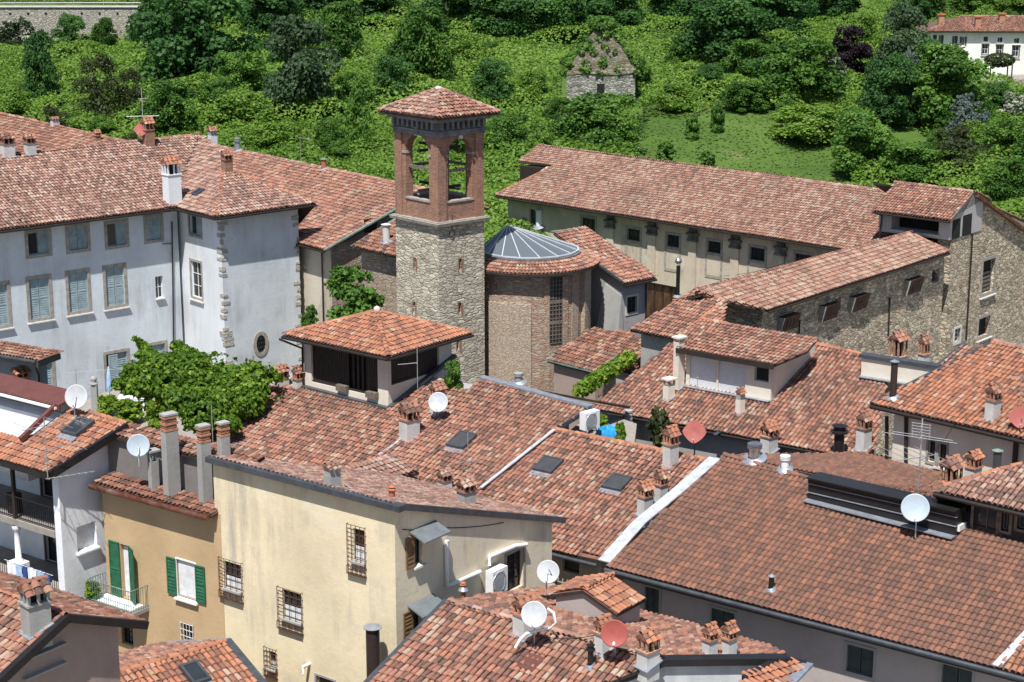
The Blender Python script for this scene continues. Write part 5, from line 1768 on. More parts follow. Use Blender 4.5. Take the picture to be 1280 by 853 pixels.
# ------------------------------------------------------------------ annex right of the apse
def annex():
    pl = Plane((781, 355.5), (820, 347.5), 12.7, .36)
    H = House('annex', 'grey rendered annex with a steep tiled lean-to roof and tapering buttress right of the apse', 'building', P(785, 430, 8))
    poly = pl.poly([(781, 355.5), (820, 347.5), (733, 287), (692, 292), (745, 330)])
    tile_roof(H.root, pl, poly, T('t_mid'), jit=1.4)
    a1 = pl.L; t1 = pl.run(pl.hit(735, 290))
    ws = H.foot(gable_foot(pl, 0, a1, .5, t1, 0, .25), M['pl_grey'], 0, [M['pl_grey'], None, None, M['pl_conc']])
    W = ws[0]
    window(H, W, 783.5, 796, 371, 391, 'grille', trim='pl_cream', tw=.13, frame='wood_dk', sill=None)
    gutter(H, pl, 0, a1)
    strip(H.root, [poly[0], poly[4], ], .16, 'zinc', 'verge_flashing', .14, .04)
    strip(H.root, [pl.hit(690, 292), pl.hit(733, 287)], .25, 'copper', 'ridge_flashing', .06, .12)
    # battered buttress against the left end wall
    Wl = ws[-1]
    p = W.pt(0, 0, 0); b = MB()
    e = -W.e
    zt = W.za - .3; q0 = W.pt(0.0, 7.0, .02); 
    wd = Wl.e
    b.hexa([W.pt(-.95, 6.8, .35), W.pt(0.02, 6.8, .35), W.pt(.02, 6.8, -2.0), W.pt(-.95, 6.8, -2.0),
            W.pt(-.06, zt - .6, .03), W.pt(.02, zt - .6, .03), W.pt(.02, zt, -1.4), W.pt(-.06, zt, -1.4)])
    b.build('buttress', M['pl_conc'], H.root)
    downpipe(H, [W.pt(W.L - .2, W.za - .2, .1), W.pt(W.L - .2, 7, .1)])
    H.finish()
    # link block between apse and annex (dark recess behind), low roof with green edges
    return pl
PL_AN = annex()

def low_roofs_by_apse():
    pl = Plane((684, 452), (744, 467), 10.2, .30)
    H = House('shed', 'small dark shed with a green edged tiled roof at the foot of the apse', 'shed', P(714, 485, 8))
    poly = pl.poly([(684, 451), (744, 466), (771, 445), (711, 430.5)])
    tile_roof(H.root, pl, poly, T('t_dull'))
    pts = [pl.at(.25, .3), pl.at(pl.L - .25, .3), pl.at(pl.L - .25, pl.run(poly[2])), pl.at(.25, pl.run(poly[3]))]
    H.foot([(p[0], p[1], p[2] - .15) for p in pts], M['pl_bl'])
    for a, b in ((poly[0], poly[3]), (poly[3], poly[2]), (poly[0], poly[1]), (poly[1], poly[2])):
        strip(H.root, [a, b], .14, 'copper', 'edge_trim', .10, .03)
    H.finish()
    # tiled court roofs between shed and the long wing
    p2 = Plane((748, 458), (790, 468), 9.3, .30)
    H2 = House('outbuilding', 'small outbuilding roof of red tiles between the apse shed and the annex', 'shed', P(760, 450, 7))
    poly = p2.poly([(748, 456), (790, 466), (818, 440), (790, 416), (735, 412), (716, 428)])
    tile_roof(H2.root, p2, poly, T('t_dull'))
    H2.foot([(p[0], p[1], p[2] - .2) for p in p2.poly([(752, 454), (788, 462), (812, 440), (742, 420)])], M['pl_grey'])
    H2.finish()
    # rusty panel screen and black flue
    a = P(806, 384, 10.2); b_ = P(848, 362, 10.2)
    rt = thing('panel_screen', 'rusty brown panel screen beside the annex', 'screen', a)
    W = Wall(a, b_, 13, 13)
    zt = W.hit(806, 353)[1]; zt2 = W.hit(846, 362)[1]
    m = MB(); m.hexa([W.pt(0, 8.5, .04), W.pt(W.L, 8.5, .04), W.pt(W.L, 8.5, -.04), W.pt(0, 8.5, -.04), W.pt(0, zt, .04), W.pt(W.L, zt2, .04), W.pt(W.L, zt2, -.04), W.pt(0, zt, -.04)]); m.build('panel', M['rusto'], rt)
    f = MB(); f.bar(W.pt(-.1, zt + .03), W.pt(W.L, zt2 + .03), .2, .08)
    for i in range(5): f.bar(W.pt(W.L * i / 4, 8.5, .06), W.pt(W.L * i / 4, zt + (zt2 - zt) * i / 4, .06), .06, .06, up=W.n)
    f.build('frame', M['wood_dk'], rt)
low_roofs_by_apse()

# ------------------------------------------------------------------ long rear wing
def long_wing():
    pl = Plane((640, 247.5), (1057, 312), 11.9, .34)
    H = House('long_building', 'long old building with a bleached tiled roof and pilastered wall at the back', 'building', P(860, 370, 5))
    px = [(619, 244.3), (1092, 317.4), (1180, 249.8), (1106, 239.5), (673, 182.5), (647, 202), (694, 207.5)]
    poly = pl.poly(px)
    sp = Plane((960, 388), (1187, 315), 12.7, .36)      # wall line of the stone range
    wn = V([sp.e[1], -sp.e[0], 0.0])
    aR = (np.dot(wn, sp.o - wn * .95 - pl.o)) / np.dot(wn, pl.e) - 1.2
    poly[1] = pl.at(aR - .2, pl.run(poly[1])); poly[2] = pl.at(aR - .2, pl.run(poly[3]))
    tile_roof(H.root, pl, poly, T('t_back'))
    t = pl.run(pl.hit(900, 211.5)); 
    aL = pl.along(poly[0])
    ws = H.foot(gable_foot(pl, aL + .2, aR + .3, 1.0, t, t, .3), M['pl_beige'])
    W = ws[0]
    back_slope(H.root, pl, pl.along(poly[4]), aR, t, t, T('t_dull'))
    ridge_caps(H.root, poly[4], poly[2], M['t_pale'])
    ridge_caps(H.root, poly[0], poly[6], M['t_orange'])
    gutter(H, pl, aL, aR - 1)
    for (u0, u1, v0, v1) in [(784, 800, 286.5, 301), (833.5, 849, 294, 309), (884.5, 901, 302, 316.5), (937.5, 956, 310, 326), (994, 1014, 318, 334), (727, 744, 273, 292)]:
        w, (a0, a1, z0, z1) = window(H, W, u0, u1, v0, v1, 'grille', trim='st_trim', tw=.18, frame='wood_dk', sill=None, nx=3, nz=3)
        mb = MB(); W.box(mb, a0 - .03, a1 + .03, z0 - 1.75, z0 - .2, -.05, .012); mb.build('blind_panel', M['pl_beige'], w)
        mb = MB(); W.box(mb, a0 - .2, a0 - .02, z0 - 1.95, z0 - .19, -.05, .036); W.box(mb, a1 + .02, a1 + .2, z0 - 1.95, z0 - .19, -.05, .036); W.box(mb, a0 - .02, a1 + .02, z0 - 1.95, z0 - 1.77, -.05, .036)
        mb.build('panel_surround', M['st_trim'], w)
    window(H, W, 662, 670, 262, 281, 'dark', trim=None, sill=None)
    for u in (763, 815, 866, 919, 976):
        a, _ = W.hit(u, 330)
        mb = MB(); W.box(mb, a - .36, a + .36, 0, W.za - 1.6, -.05, .16)
        pil = mb.build('pilaster', M['pl_beige'], H.root); mb = MB()
        W.box(mb, a - .5, a + .5, W.za - 1.6, W.za - 1.42, -.05, .24); W.box(mb, a - .42, a + .42, W.za - 1.42, W.za - 1.1, -.05, .19)
        W.box(mb, a - .58, a + .58, W.za - 1.1, W.za - .95, -.05, .26); W.box(mb, a - .34, a + .34, W.za - .95, W.za - .1, -.05, .14)
        mb.build('capital', M['sooty_stone'], pil)
    mb = MB(); W.box(mb, .1, W.L - .1, W.za - .32, W.za - .05, -.05, .25); mb.build('cornice', M['wood_gr'], H.root)
    # taller hipped head at the left end
    q = pl.hit(656, 214)
    Wd = Wall(pl.hit(647, 222), pl.hit(694, 229), 0, 0)
    H.finish()
    hm = MB(); a = pl.hit(650, 206) - UP * .12; b_ = pl.hit(693, 210) - UP * .12
    hm.hexa([a - UP * 3, b_ - UP * 3, b_ - UP * 3 + pl.h * 4, a - UP * 3 + pl.h * 4, a, b_, b_ + pl.h * 4, a + pl.h * 4]); hm.build('gable_end', M['wood_dk'], H.root)
    return pl, W
PL_R1, W_R1 = long_wing()

# ------------------------------------------------------------------ stone gable range on the right (loft, lower wing)
def stone_range():
    # lower wing: eave runs away to the right, wall below is rough stone with rusty window hoods
    pl = Plane((960, 388), (1187, 315), 12.7, .36)
    H = House('stone_wing', 'rough stone wing with four rusty window hoods and a low red tiled roof', 'building', P(1060, 420, 5))
    poly = pl.poly([(960, 388), (1187, 315), (1135, 292.5), (868, 364.5), (905, 377)])
    tile_roof(H.root, pl, poly, T('t_back'))
    # left slope of the hip
    rid = pl.hit(868, 364.5)
    t = pl.run(pl.hit(1135, 292.5))
    aR = pl.along(poly[1])
    ws = H.foot(gable_foot(pl, .1, aR + .6, .55, t, t * .7, .15), M['st_wall'])
    W = ws[0]
    back_slope(H.root, pl, pl.along(rid), aR, t, t * .7, T('t_dull'))
    ridge_caps(H.root, rid, pl.hit(1135, 292.5), M['t_mid']); ridge_caps(H.root, pl.hit(1135, 292.5), poly[1], M['t_orange'])
    gutter(H, pl, 0, aR, 'wood_dk', .06)
    for (u0, u1, v0, v1) in [(1044, 1051, 373, 389), (1165, 1173.5, 338, 353)]:
        window(H, W, u0, u1, v0, v1, 'dark', trim=None, sill=None, rec=.3)
    # rusty hoods, flaring outwards to the top
    for (u0, u1, v0, v1) in [(972, 992, 395, 412), (1024, 1042, 381, 399), (1061, 1079, 370, 387), (1130, 1147, 349, 366)]:
        a0, a1, z0, z1 = W.rect(u0, u1, v0, v1)
        mb = MB(); d = .5; z1 += .08
        mb.hexa([W.pt(a0, z0, .25), W.pt(a1, z0, .25), W.pt(a1, z0, 0), W.pt(a0, z0, 0), W.pt(a0, z1, d), W.pt(a1, z1, d), W.pt(a1, z1, 0), W.pt(a0, z1, 0)])
        hd = mb.build('window_hood', M['rust'], H.root)
        mb = MB(); mb.hexa([W.pt(a0 - .05, z0, .27), W.pt(a0 - .002, z0, .27), W.pt(a0 - .002, z0, 0), W.pt(a0 - .05, z0, 0), W.pt(a0 - .05, z1, d + .02), W.pt(a0 - .002, z1, d + .02), W.pt(a0 - .002, z1, 0), W.pt(a0 - .05, z1, 0)]); mb.build('lit_side', M['st_trim'], hd)  # added pale plate: sunlight on the hood's left side, done as colour
        for i in range(3):
            for j in range(3):
                mb = MB(); f = .3 + .2 * j
                W.box(mb, a0 + (a1 - a0) * (.3 + .2 * i) - .05, a0 + (a1 - a0) * (.3 + .2 * i) + .05, z0 + (z1 - z0) * f - .04, z0 + (z1 - z0) * f + .04, .25 + (d - .25) * f - .05, .25 + (d - .25) * f + .06)
                mb.build('vent_hole', M['black'], hd)
    downpipe(H, [W.pt(*W.hit(998, 400), .1), W.pt(*W.hit(996, 440), .1)], 'gutter', .06)
    for u in (1109,):
        downpipe(H, [W.pt(*W.hit(u + 2, 372), .08), W.pt(*W.hit(u, 420), .08)], 'gutter', .06)
    H.finish()

    # gable end of the long building, same wall line, further right
    zr = 17.0
    Wg = Wall(W.pt(0, 0, -.01), W.pt(1, 0, -.01), 0, 0)
    a_c = Wg.hit(1188, 320)[0]; a_r = Wg.hit(1217, 243)[0]; zap = Wg.hit(1217, 243)[1]
    a_e = Wg.hit(1285, 290)[0]; z_e = Wg.hit(1285, 292)[1]
    a_far = a_r + (a_r - a_c) * 5.2
    sl = (zap - z_e) / (a_e - a_r)
    report('gable', a_c, a_r, zap, a_e, z_e, sl)
    G = House('stone_gable', 'tall rough stone gable end with two framed windows at the right edge', 'building', Wg.pt(a_r, 0))
    zc = zap - .12 - sl * (a_r - a_c) * .55
    in_ = -Wg.n
    A, R_, E_ = Wg.pt(a_c, 0), Wg.pt(a_r, 0), Wg.pt(a_far, 0)
    zE = zap - sl * (a_far - a_r)
    dp = 8.0
    ws = G.foot([(A[0], A[1], zc), (R_[0], R_[1], zap - .12), (E_[0], E_[1], zE - .12), *[((q + in_ * 1.0)[0], (q + in_ * 1.0)[1], z - .12) for q, z in ((E_, zE), (R_, zap), (A, zc))]], M['st_wall'])
    W2 = ws[1]
    def win(u0, u1, v0, v1):
        w, (a0, a1, z0, z1) = window(G, W2, u0, u1, v0, v1, 'dark', trim='st_trim', tw=.2, sill='st_sill', rec=.35, glass='dark')
        return w
    w1 = win(1228, 1243, 325, 366)
    a0, a1, z0, z1 = W2.rect(1228, 1243, 325, 366)
    mb = MB()
    for i in range(5): W2.box(mb, a0, a1, z0 + .1 + i * .3, z0 + .3 + i * .3, -.3, -.26)
    mb.build('wood_slat', M['wood_gr'], w1)
    win(1223, 1237, 397, 420)
    window(G, ws[0] if W2.hit(1196, 418)[0] < 0 else W2, 1193, 1200, 411, 428, 'casement', trim='st_sill', tw=.15, sill=None, frame='white', nx=1, nz=3)
    downpipe(G, [W2.pt(*W2.hit(1214, 292), .1), W2.pt(*W2.hit(1206, 425), .1)], 'gutter', .07)
    # roof slope behind the verge with dark bargeboard
    r0 = Wg.pt(a_r, zap, .25); r1 = Wg.pt(a_far, zE, .25)
    mb = MB(); mb.slab([r0, r1, r1 + in_ * dp, r0 + in_ * dp], .12, 0, 1); mb.build('roof', [M['t_dull'], M['fascia']], G.root)
    strip(G.root, [r0, r1], .25, 'copperb', 'bargeboard', .22, -.05)
    G.finish()

    # raised loft with open side
    p3 = Plane((1091, 264), (1188, 276), 14.75, .36)
    Lf = House('roof_loft', 'raised tiled loft with a wide dark opening above the stone wing', 'loft', p3.at(p3.L / 2, 1))
    poly = p3.poly([(1091, 264), (1188, 276), (1216.5, 240.5), (1118, 228.5)])
    tile_roof(Lf.root, p3, poly, T('t_orange') if False else T('t_mid'))
    t3 = p3.run(poly[2])
    ws = Lf.foot(gable_foot(p3, 0, p3.L, .5, t3, t3 * .5, .25), M['pl_grey'], 13.3)
    W3 = ws[0]
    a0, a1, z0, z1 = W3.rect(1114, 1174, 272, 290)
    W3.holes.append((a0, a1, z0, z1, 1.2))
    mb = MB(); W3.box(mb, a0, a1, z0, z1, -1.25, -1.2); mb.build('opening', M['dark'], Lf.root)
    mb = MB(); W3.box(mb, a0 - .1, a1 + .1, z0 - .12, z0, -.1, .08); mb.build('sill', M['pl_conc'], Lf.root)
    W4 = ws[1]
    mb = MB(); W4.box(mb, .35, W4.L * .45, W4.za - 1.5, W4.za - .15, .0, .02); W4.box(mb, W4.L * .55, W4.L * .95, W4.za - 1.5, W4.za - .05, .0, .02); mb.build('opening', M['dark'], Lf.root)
    back_slope(Lf.root, p3, 0, p3.L, t3, t3 * .55, T('t_dull'))
    ridge_caps(Lf.root, poly[3], poly[2], M['t_pale']); gutter(Lf, p3, 0, p3.L, 'gutter', .06)
    strip(Lf.root, [poly[1], poly[2]], .12, 'wood_gr', 'bargeboard', .22, -.06)
    downpipe(Lf, [p3.at(.05, -.05) - UP * .1, p3.at(.5, .45) - UP * .5, W3.pt(.1, W3.za - 2.2, .08)], 'gutter', .05)
    Lf.finish()
    return pl, W, Wg
PL_R3, W_R3, W_GB = stone_range()
# ================================================================== TOWN, middle rows
def solid_under(H, pl, poly, inset, mat, zbot=0.0, mats=None):
    """walls that follow a roof polygon, drawn in from its edges"""
    q = [V(p) for p in poly]
    a = sum(q[i][0] * q[(i + 1) % len(q)][1] - q[(i + 1) % len(q)][0] * q[i][1] for i in range(len(q)))
    if a < 0: q = q[::-1]
    n = len(q); out = []
    for i in range(n):
        p0, p1, p2 = q[i - 1][:2], q[i][:2], q[(i + 1) % n][:2]
        d0, d1 = unit(p1 - p0), unit(p2 - p1)
        n0, n1 = V([-d0[1], d0[0]]), V([-d1[1], d1[0]])
        b = n0 + n1; b = b / max(.25, np.dot(b, b)) * 2 * .5 * 2
        x = p1 + b * inset
        out.append((x[0], x[1], pl.z(x[0], x[1]) - .14))
    return H.foot(out, mat, zbot, mats)

# ------------------------------------------------------------------ roofs between belvedere and stone wing
def mid_right():
    # lower slope with dormer
    pl = Plane((744, 511), (905, 541), 10.6, .34)
    H = House('house', 'house with a broad orange tiled slope and a white shuttered dormer below the stone wing', 'building', P(830, 540, 4))
    px = [(738, 509.5), (905, 541), (935, 546), (1005, 572), (1066, 592), (1128, 520), (1112, 458), (1078, 446), (960, 417), (877, 399.5), (850, 424)]
    px = [(738, 509.5), (905, 541), (1090, 577), (1110, 470), (1076, 444), (960, 417), (877, 399.5), (846, 424)]
    poly = pl.poly(px)
    tile_roof(H.root, pl, poly, T('t_pale') if False else T('t_mid'))
    solid_under(H, pl, poly, .45, M['pl_conc'])
    gutter(H, pl, pl.along(poly[0]), pl.along(poly[2]))
    ridge_caps(H.root, poly[6], poly[4], M['t_orange'])
    ridge_caps(H.root, pl.hit(800, 492) , pl.hit(842, 460), M['t_orange']) if False else None
    strip(H.root, [pl.hit(780, 521), pl.hit(842, 482)], .22, 'zinc', 'valley_flashing', .05, .08)
    strip(H.root, [pl.hit(893, 546), pl.hit(1008, 468)], .2, 'zinc', 'valley_flashing', .05, .08)
    # upper piece at the left, meeting the wing
    zz = 11.8
    for _ in range(12):
        p2 = Plane((788, 413), (850, 426), zz, .34)
        zz += .6 * (PL_R3.hit(886, 371)[2] - .12 - p2.hit(886, 371)[2])
    poly2 = p2.poly([(788, 412.5), (880, 432), (905, 400), (906, 377), (868, 363.5)])
    tile_roof(H.root, p2, poly2, T('t_mid'), name='roof')
    solid_under(H, p2, poly2, .4, M['pl_conc'])
    ridge_caps(H.root, p2.hit(868, 364), p2.hit(906, 377), M['t_orange'])
    ridge_caps(H.root, p2.hit(905, 378), p2.hit(876, 400), M['t_orange'])
    H.finish()
    # dark masonry triangle under the wing's verge is the wing wall itself
    # ---- dormer with white roller blinds
    a = pl.hit(857, 484); b = pl.hit(938, 500)
    zt = None
    W = Wall(a, b, 0, 0)
    W.n = W.n if W.n[1] < 0 else -W.n
    zt0 = W.hit(857, 436)[1]; zt = zt0
    D = House('dormer', 'wide dormer with two white roller blinds and a brown edge on the orange slope', 'dormer', (a + b) / 2)
    L = W.L * 1.30; dp = 4.6
    e, h = W.e, -W.n
    f = [a, a + e * L, a + e * L + h * dp, a + h * dp]
    ws = D.foot([(p[0], p[1], zt + (.35 if i > 1 else 0)) for i, p in enumerate(f)], M['pl_cream'], a[2] - 1.0)
    W = ws[0]
    for u0, u1 in ((862, 896), (898, 932)):
        a0, a1, z0, z1 = W.rect(u0, u1, 440, 484)
        z0 = a[2] + .12; z1 = zt - .25
        W.holes.append((a0, a1, z0, z1, .16))
        m = MB()
        for i in range(26):
            zz = z0 + (z1 - z0) * i / 26; W.box(m, a0, a1, zz + .004, zz + (z1 - z0) / 26 - .008, -.12, -.09)
        W.box(m, a0, a1, z0, z1, -.15, -.12)
        m.build('roller_blind', M['offwhite'], D.root)
    a0, a1, z0, z1 = W.rect(943, 960, 455, 478)
    W.holes.append((a0, W.L - .15, z1 - .9, zt - .3, .25)); m = MB(); W.box(m, a0, W.L - .15, z1 - .9, zt - .3, -.28, -.25); m.build('window', M['glass'], D.root)
    rp = Plane(tuple(a + h * -.45 + UP * (zt + .05 - a[2])), tuple(a + h * -.45 + e * L + UP * (zt + .05 - a[2])), zt + .05, .16)
    t = rp.run(rp.hit(900, 403))
    tile_roof(D.root, rp, [rp.at(-.3, 0), rp.at(L + .35, 0), rp.at(L + 1.0, 2.2), rp.at(L + .7, t), rp.at(.6, t)], T('t_mid'))
    strip(D.root, [rp.at(-.3, -.06), rp.at(L + .35, -.06)], .12, 'wood_dk', 'fascia', .26, -.06)
    strip(D.root, [a - h * .12 + UP * .1, a + e * L - h * .12 + UP * .1 + V([0, 0, 0])], .3, 'lead', 'apron', .04, 0)
    D.finish()
    # ---- white parapet block near the right
    a = pl.hit(1076, 472); W = Wall(a, a + pl.e, 0, 0)
    L = W.hit(1168, 490)[0]; zt = W.hit(1076, 447)[1]
    B = House('parapet_block', 'white rendered parapet wall with a dark capping below the twin chimneys', 'parapet wall', a)
    h = pl.h
    B.foot([((p)[0], p[1], zt) for p in (a, a + pl.e * L, a + pl.e * L + h * .35, a + h * .35)], M['pl_cream'], a[2] - 1.2)
    B.finish()
    m = MB()
    m.box(a + pl.e * L / 2 + h * .17 + UP * (zt - a[2] + .09), pl.e * (L / 2 + .12), h * .27, UP * .09); m.build('capping', M['zinc'], B.root)
    strip(B.root, [a - h * .15 + UP * .1, a + pl.e * L - h * .15 + UP * .1], .35, 'lead', 'apron', .05)
    return pl, p2
PL_R4, PL_R4A = mid_right()

# ------------------------------------------------------------------ right house
def right_house():
    pl = Plane((1089, 505), (1281, 549.5), 13.6, .34)
    H = House('house', 'house at the right edge with a bright orange tiled slope above a shaded pale wall', 'building', P(1190, 590, 6))
    poly = pl.poly([(1089, 505), (1340, 563), (1345, 452), (1281, 438), (1243, 428)])
    tile_roof(H.root, pl, poly, T('t_orange'))
    t = pl.run(poly[4]); aR = pl.along(poly[1])
    ws = solid_under(H, pl, poly, .6, M['pl_cream'])
    W = ws[0]
    window(H, W, 1160, 1169, 551, 578, 'grille', trim='st_trim', tw=.1, frame='wood_dk', sill=None)
    window(H, W, 1173, 1183, 555, 582, 'grille', trim='st_trim', tw=.1, frame='wood_dk', sill='st_sill')
    for u in (1110, 1134):
        downpipe(H, [W.pt(*W.hit(u, 520), .1), W.pt(*W.hit(u, 603), .1)], 'gutter', .09)
    a, z = W.hit(1271, 560)
    downpipe(H, [W.pt(a, z + .6, .1), W.pt(a, z - 2.5, .1)], 'gutter', .12)
    gutter(H, pl, 0, aR, 'gutter', .09)
    ridge_caps(H.root, poly[4], poly[2], M['t_pale'])
    strip(H.root, [poly[0], poly[4]], .2, 'zinc', 'verge_flashing', .16, .0)
    b = MB(); b.slab([poly[4], poly[2], poly[2] + pl.h * 5 - UP * 1.6, poly[4] + pl.h * 5 - UP * 1.6], .12, 0, 1); b.build('roof', [M['t_mid'], M['fascia']], H.root)
    H.finish()
    # little red roof with lead valley between stone gable and this house
    p2 = Plane((1168, 462), (1225, 474), 12.4, .34)
    H2 = House('outbuilding', 'small tiled roof with a grey valley strip at the foot of the stone gable', 'shed', P(1200, 470, 8))
    q = p2.poly([(1165, 466), (1235, 480), (1260, 440), (1206, 432)])
    tile_roof(H2.root, p2, q, T('t_mid')); solid_under(H2, p2, q, .2, M['pl_cream'])
    strip(H2.root, [q[0], q[3]], .3, 'zinc', 'valley_flashing', .06, .1)
    H2.finish()
    return pl
PL_RH = right_house()

def corner_roof():
    pl = Plane((1168, 614), (1281, 640), 13.0, .36)
    H = House('house', 'corner house with a small hipped roof of mixed tiles over dark timber windows', 'building', P(1240, 690, 7))
    apx = pl.hit(1275, 582)
    poly = pl.poly([(1168, 614), (1345, 654.5), (1345, 590), (1275, 582)])
    tile_roof(H.root, pl, poly, T('t_pale'), jit=1.3)
    ridge_caps(H.root, pl.hit(1166, 613), apx, M['t_orange'])
    k = MB(); C_ = pl.hit(1168, 614); k.slab([C_, apx, apx + pl.h * 4 - UP * 5, C_ + pl.h * 4 - UP * 5], .12, 0, 1); k.build('roof', [M['t_mid'], M['fascia']], H.root)
    aR = pl.along(poly[1])
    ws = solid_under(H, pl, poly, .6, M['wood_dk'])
    W = ws[0]
    for (u0, u1) in ((1217, 1246), (1252, 1262), (1272, 1300)):
        window(H, W, u0, u1, 634, 664, 'casement', trim='wood_gr', tw=.12, frame='wood_gr', nx=2, sill=None)
    gutter(H, pl, 0, aR, 'gutter', .09)
    H.finish()
    return pl
PL_LR = corner_roof()

# ------------------------------------------------------------------ big brown roof in front right
def brown_house():
    pl = Plane((757, 708.5), (1240, 834), 9.2, .34)
    H = House('large_house', 'large house with a uniform brown tiled roof and dark eave at the lower right', 'building', P(1000, 900, 0))
    poly = pl.poly([(757, 708.5), (1290, 847), (1345, 790), (1345, 698), (1281, 683), (1200, 666), (1010, 620), (1010, 598), (905, 570)])
    poly = pl.poly([(757, 708.5), (1244, 835), (1345, 730), (1345, 697), (1010, 598), (905, 570)])
    tile_roof(H.root, pl, poly, [M['t_brown'], M['chan_b'], M['fascia_grey']], pitch=.235, course=.36, w=.235, hg=.07, jit=.35, lift=.035)
    t = pl.run(poly[5]); aR = pl.along(pl.hit(1345, 861))
    # orange stretch at the far right beyond a flashing
    poly2 = pl.poly([(1247, 835.8), (1345, 861), (1345, 733)])
    tile_roof(H.root, pl, poly2, T('t_orange'))
    strip(H.root, [pl.hit(1245, 836), pl.hit(1345, 731)], .34, 'leadw', 'flashing', .05, .1)
    # wide crinkled flashing up the left verge
    strip(H.root, [pl.hit(755, 705), pl.hit(800, 655), pl.hit(850, 614), pl.hit(893, 576)], .58, 'leadw', 'verge_flashing', .06, .10)
    ws = H.foot(gable_foot(pl, 0, aR, .9, t, 0, .3), M['pl_pink'], -2)
    W = ws[0]
    window(H, W, 1058, 1092, 809, 843, 'shut', sh='sh_dark', trim='pl_conc', tw=.1, sill=None)
    window(H, W, 1177, 1215, 834, 868, 'shut', sh='sh_dark', trim='pl_conc', tw=.1, sill=None)
    window(H, W, 888, 918, 763, 797, 'shut', sh='sh_dark', trim='pl_conc', tw=.1, sill=None)
    window(H, W, 806, 824, 735, 770, 'shut', sh='sh_dark', trim='pl_conc', tw=.1, sill=None)
    gutter(H, pl, 0, aR, 'zinc', .1)
    strip(H.root, [pl.at(0, .05) - UP * .2, pl.at(aR, .05) - UP * .2], .1, 'fascia_grey', 'eave_board', .3)
    # rear slope, seen at a glancing angle
    q = Plane.__new__(Plane); q.slope = .17; Lb = 7.5
    r0, r1 = pl.at(pl.along(poly[5]), t), pl.at(pl.along(poly[5]) + 26, t)
    q.o = r1 + pl.h * Lb - UP * q.slope * Lb; q.e = -pl.e; q.h = -pl.h; q.L = 26
    q.s = unit(q.h + UP * q.slope); n = np.cross(q.e, q.s); q.n = n if n[2] > 0 else -n
    tile_roof(H.root, q, [q.at(0, 0), q.at(23, 0), q.at(26, Lb), q.at(0, Lb)], [M['t_brown'], M['chan_b'], M['fascia_grey']], jit=.8)
    ridge_caps(H.root, poly[5], pl.hit(1010, 599), M['t_brown'])
    H.finish()
    # long black sheet metal dormer lying along the ridge
    a = pl.hit(1011, 625); b = pl.hit(1196, 672)
    Wd = Wall(a, b, 0, 0)
    zt = Wd.hit(1011, 596)[1]; L = Wd.L
    h = -Wd.n; e = Wd.e
    D = House('ridge_dormer', 'long black sheet metal dormer along the ridge of the brown roof', 'dormer', a)
    D.foot([(p[0], p[1], zt) for p in (a, a + e * L, a + e * L + h * .7, a + h * .7)], M['black'], a[2] - 1)
    D.finish()
    m = MB()
    for z0, z1, d in ((.02, .34, .12), (.40, .72, .10), (.78, 1.0, .14)):
        Wd.box(m, 0, L, a[2] + (zt - a[2]) * z0, a[2] + (zt - a[2]) * z1 - .03, .0, d)
    m.build('cladding_board', M['black'], D.root)
    m = MB()
    for f in (.36, .74): Wd.box(m, 0, L, a[2] + (zt - a[2]) * f, a[2] + (zt - a[2]) * f + .025, .0, .16)
    m.build('metal_edge', M['lead'], D.root)
    m = MB(); m.slab([a + UP * (zt - a[2] + .06) - h * .3, a + e * L + UP * (zt - a[2] + .06) - h * .3, a + e * L + h * .8 + UP * (zt - a[2] + .02), a + h * .8 + UP * (zt - a[2] + .02)], .06); m.build('roof', M['black'], D.root)
    strip(D.root, [a - h * .25 + UP * .08, b - h * .25 + UP * .08], .5, 'lead', 'apron', .05)
    m = MB(); p = pl.hit(1180, 661); m.box(p + UP * .25, e * .8, h * .3, UP * .12); m.build('white_board', M['white'], D.root)
    return pl, t
PL_BR, T_BR = brown_house()

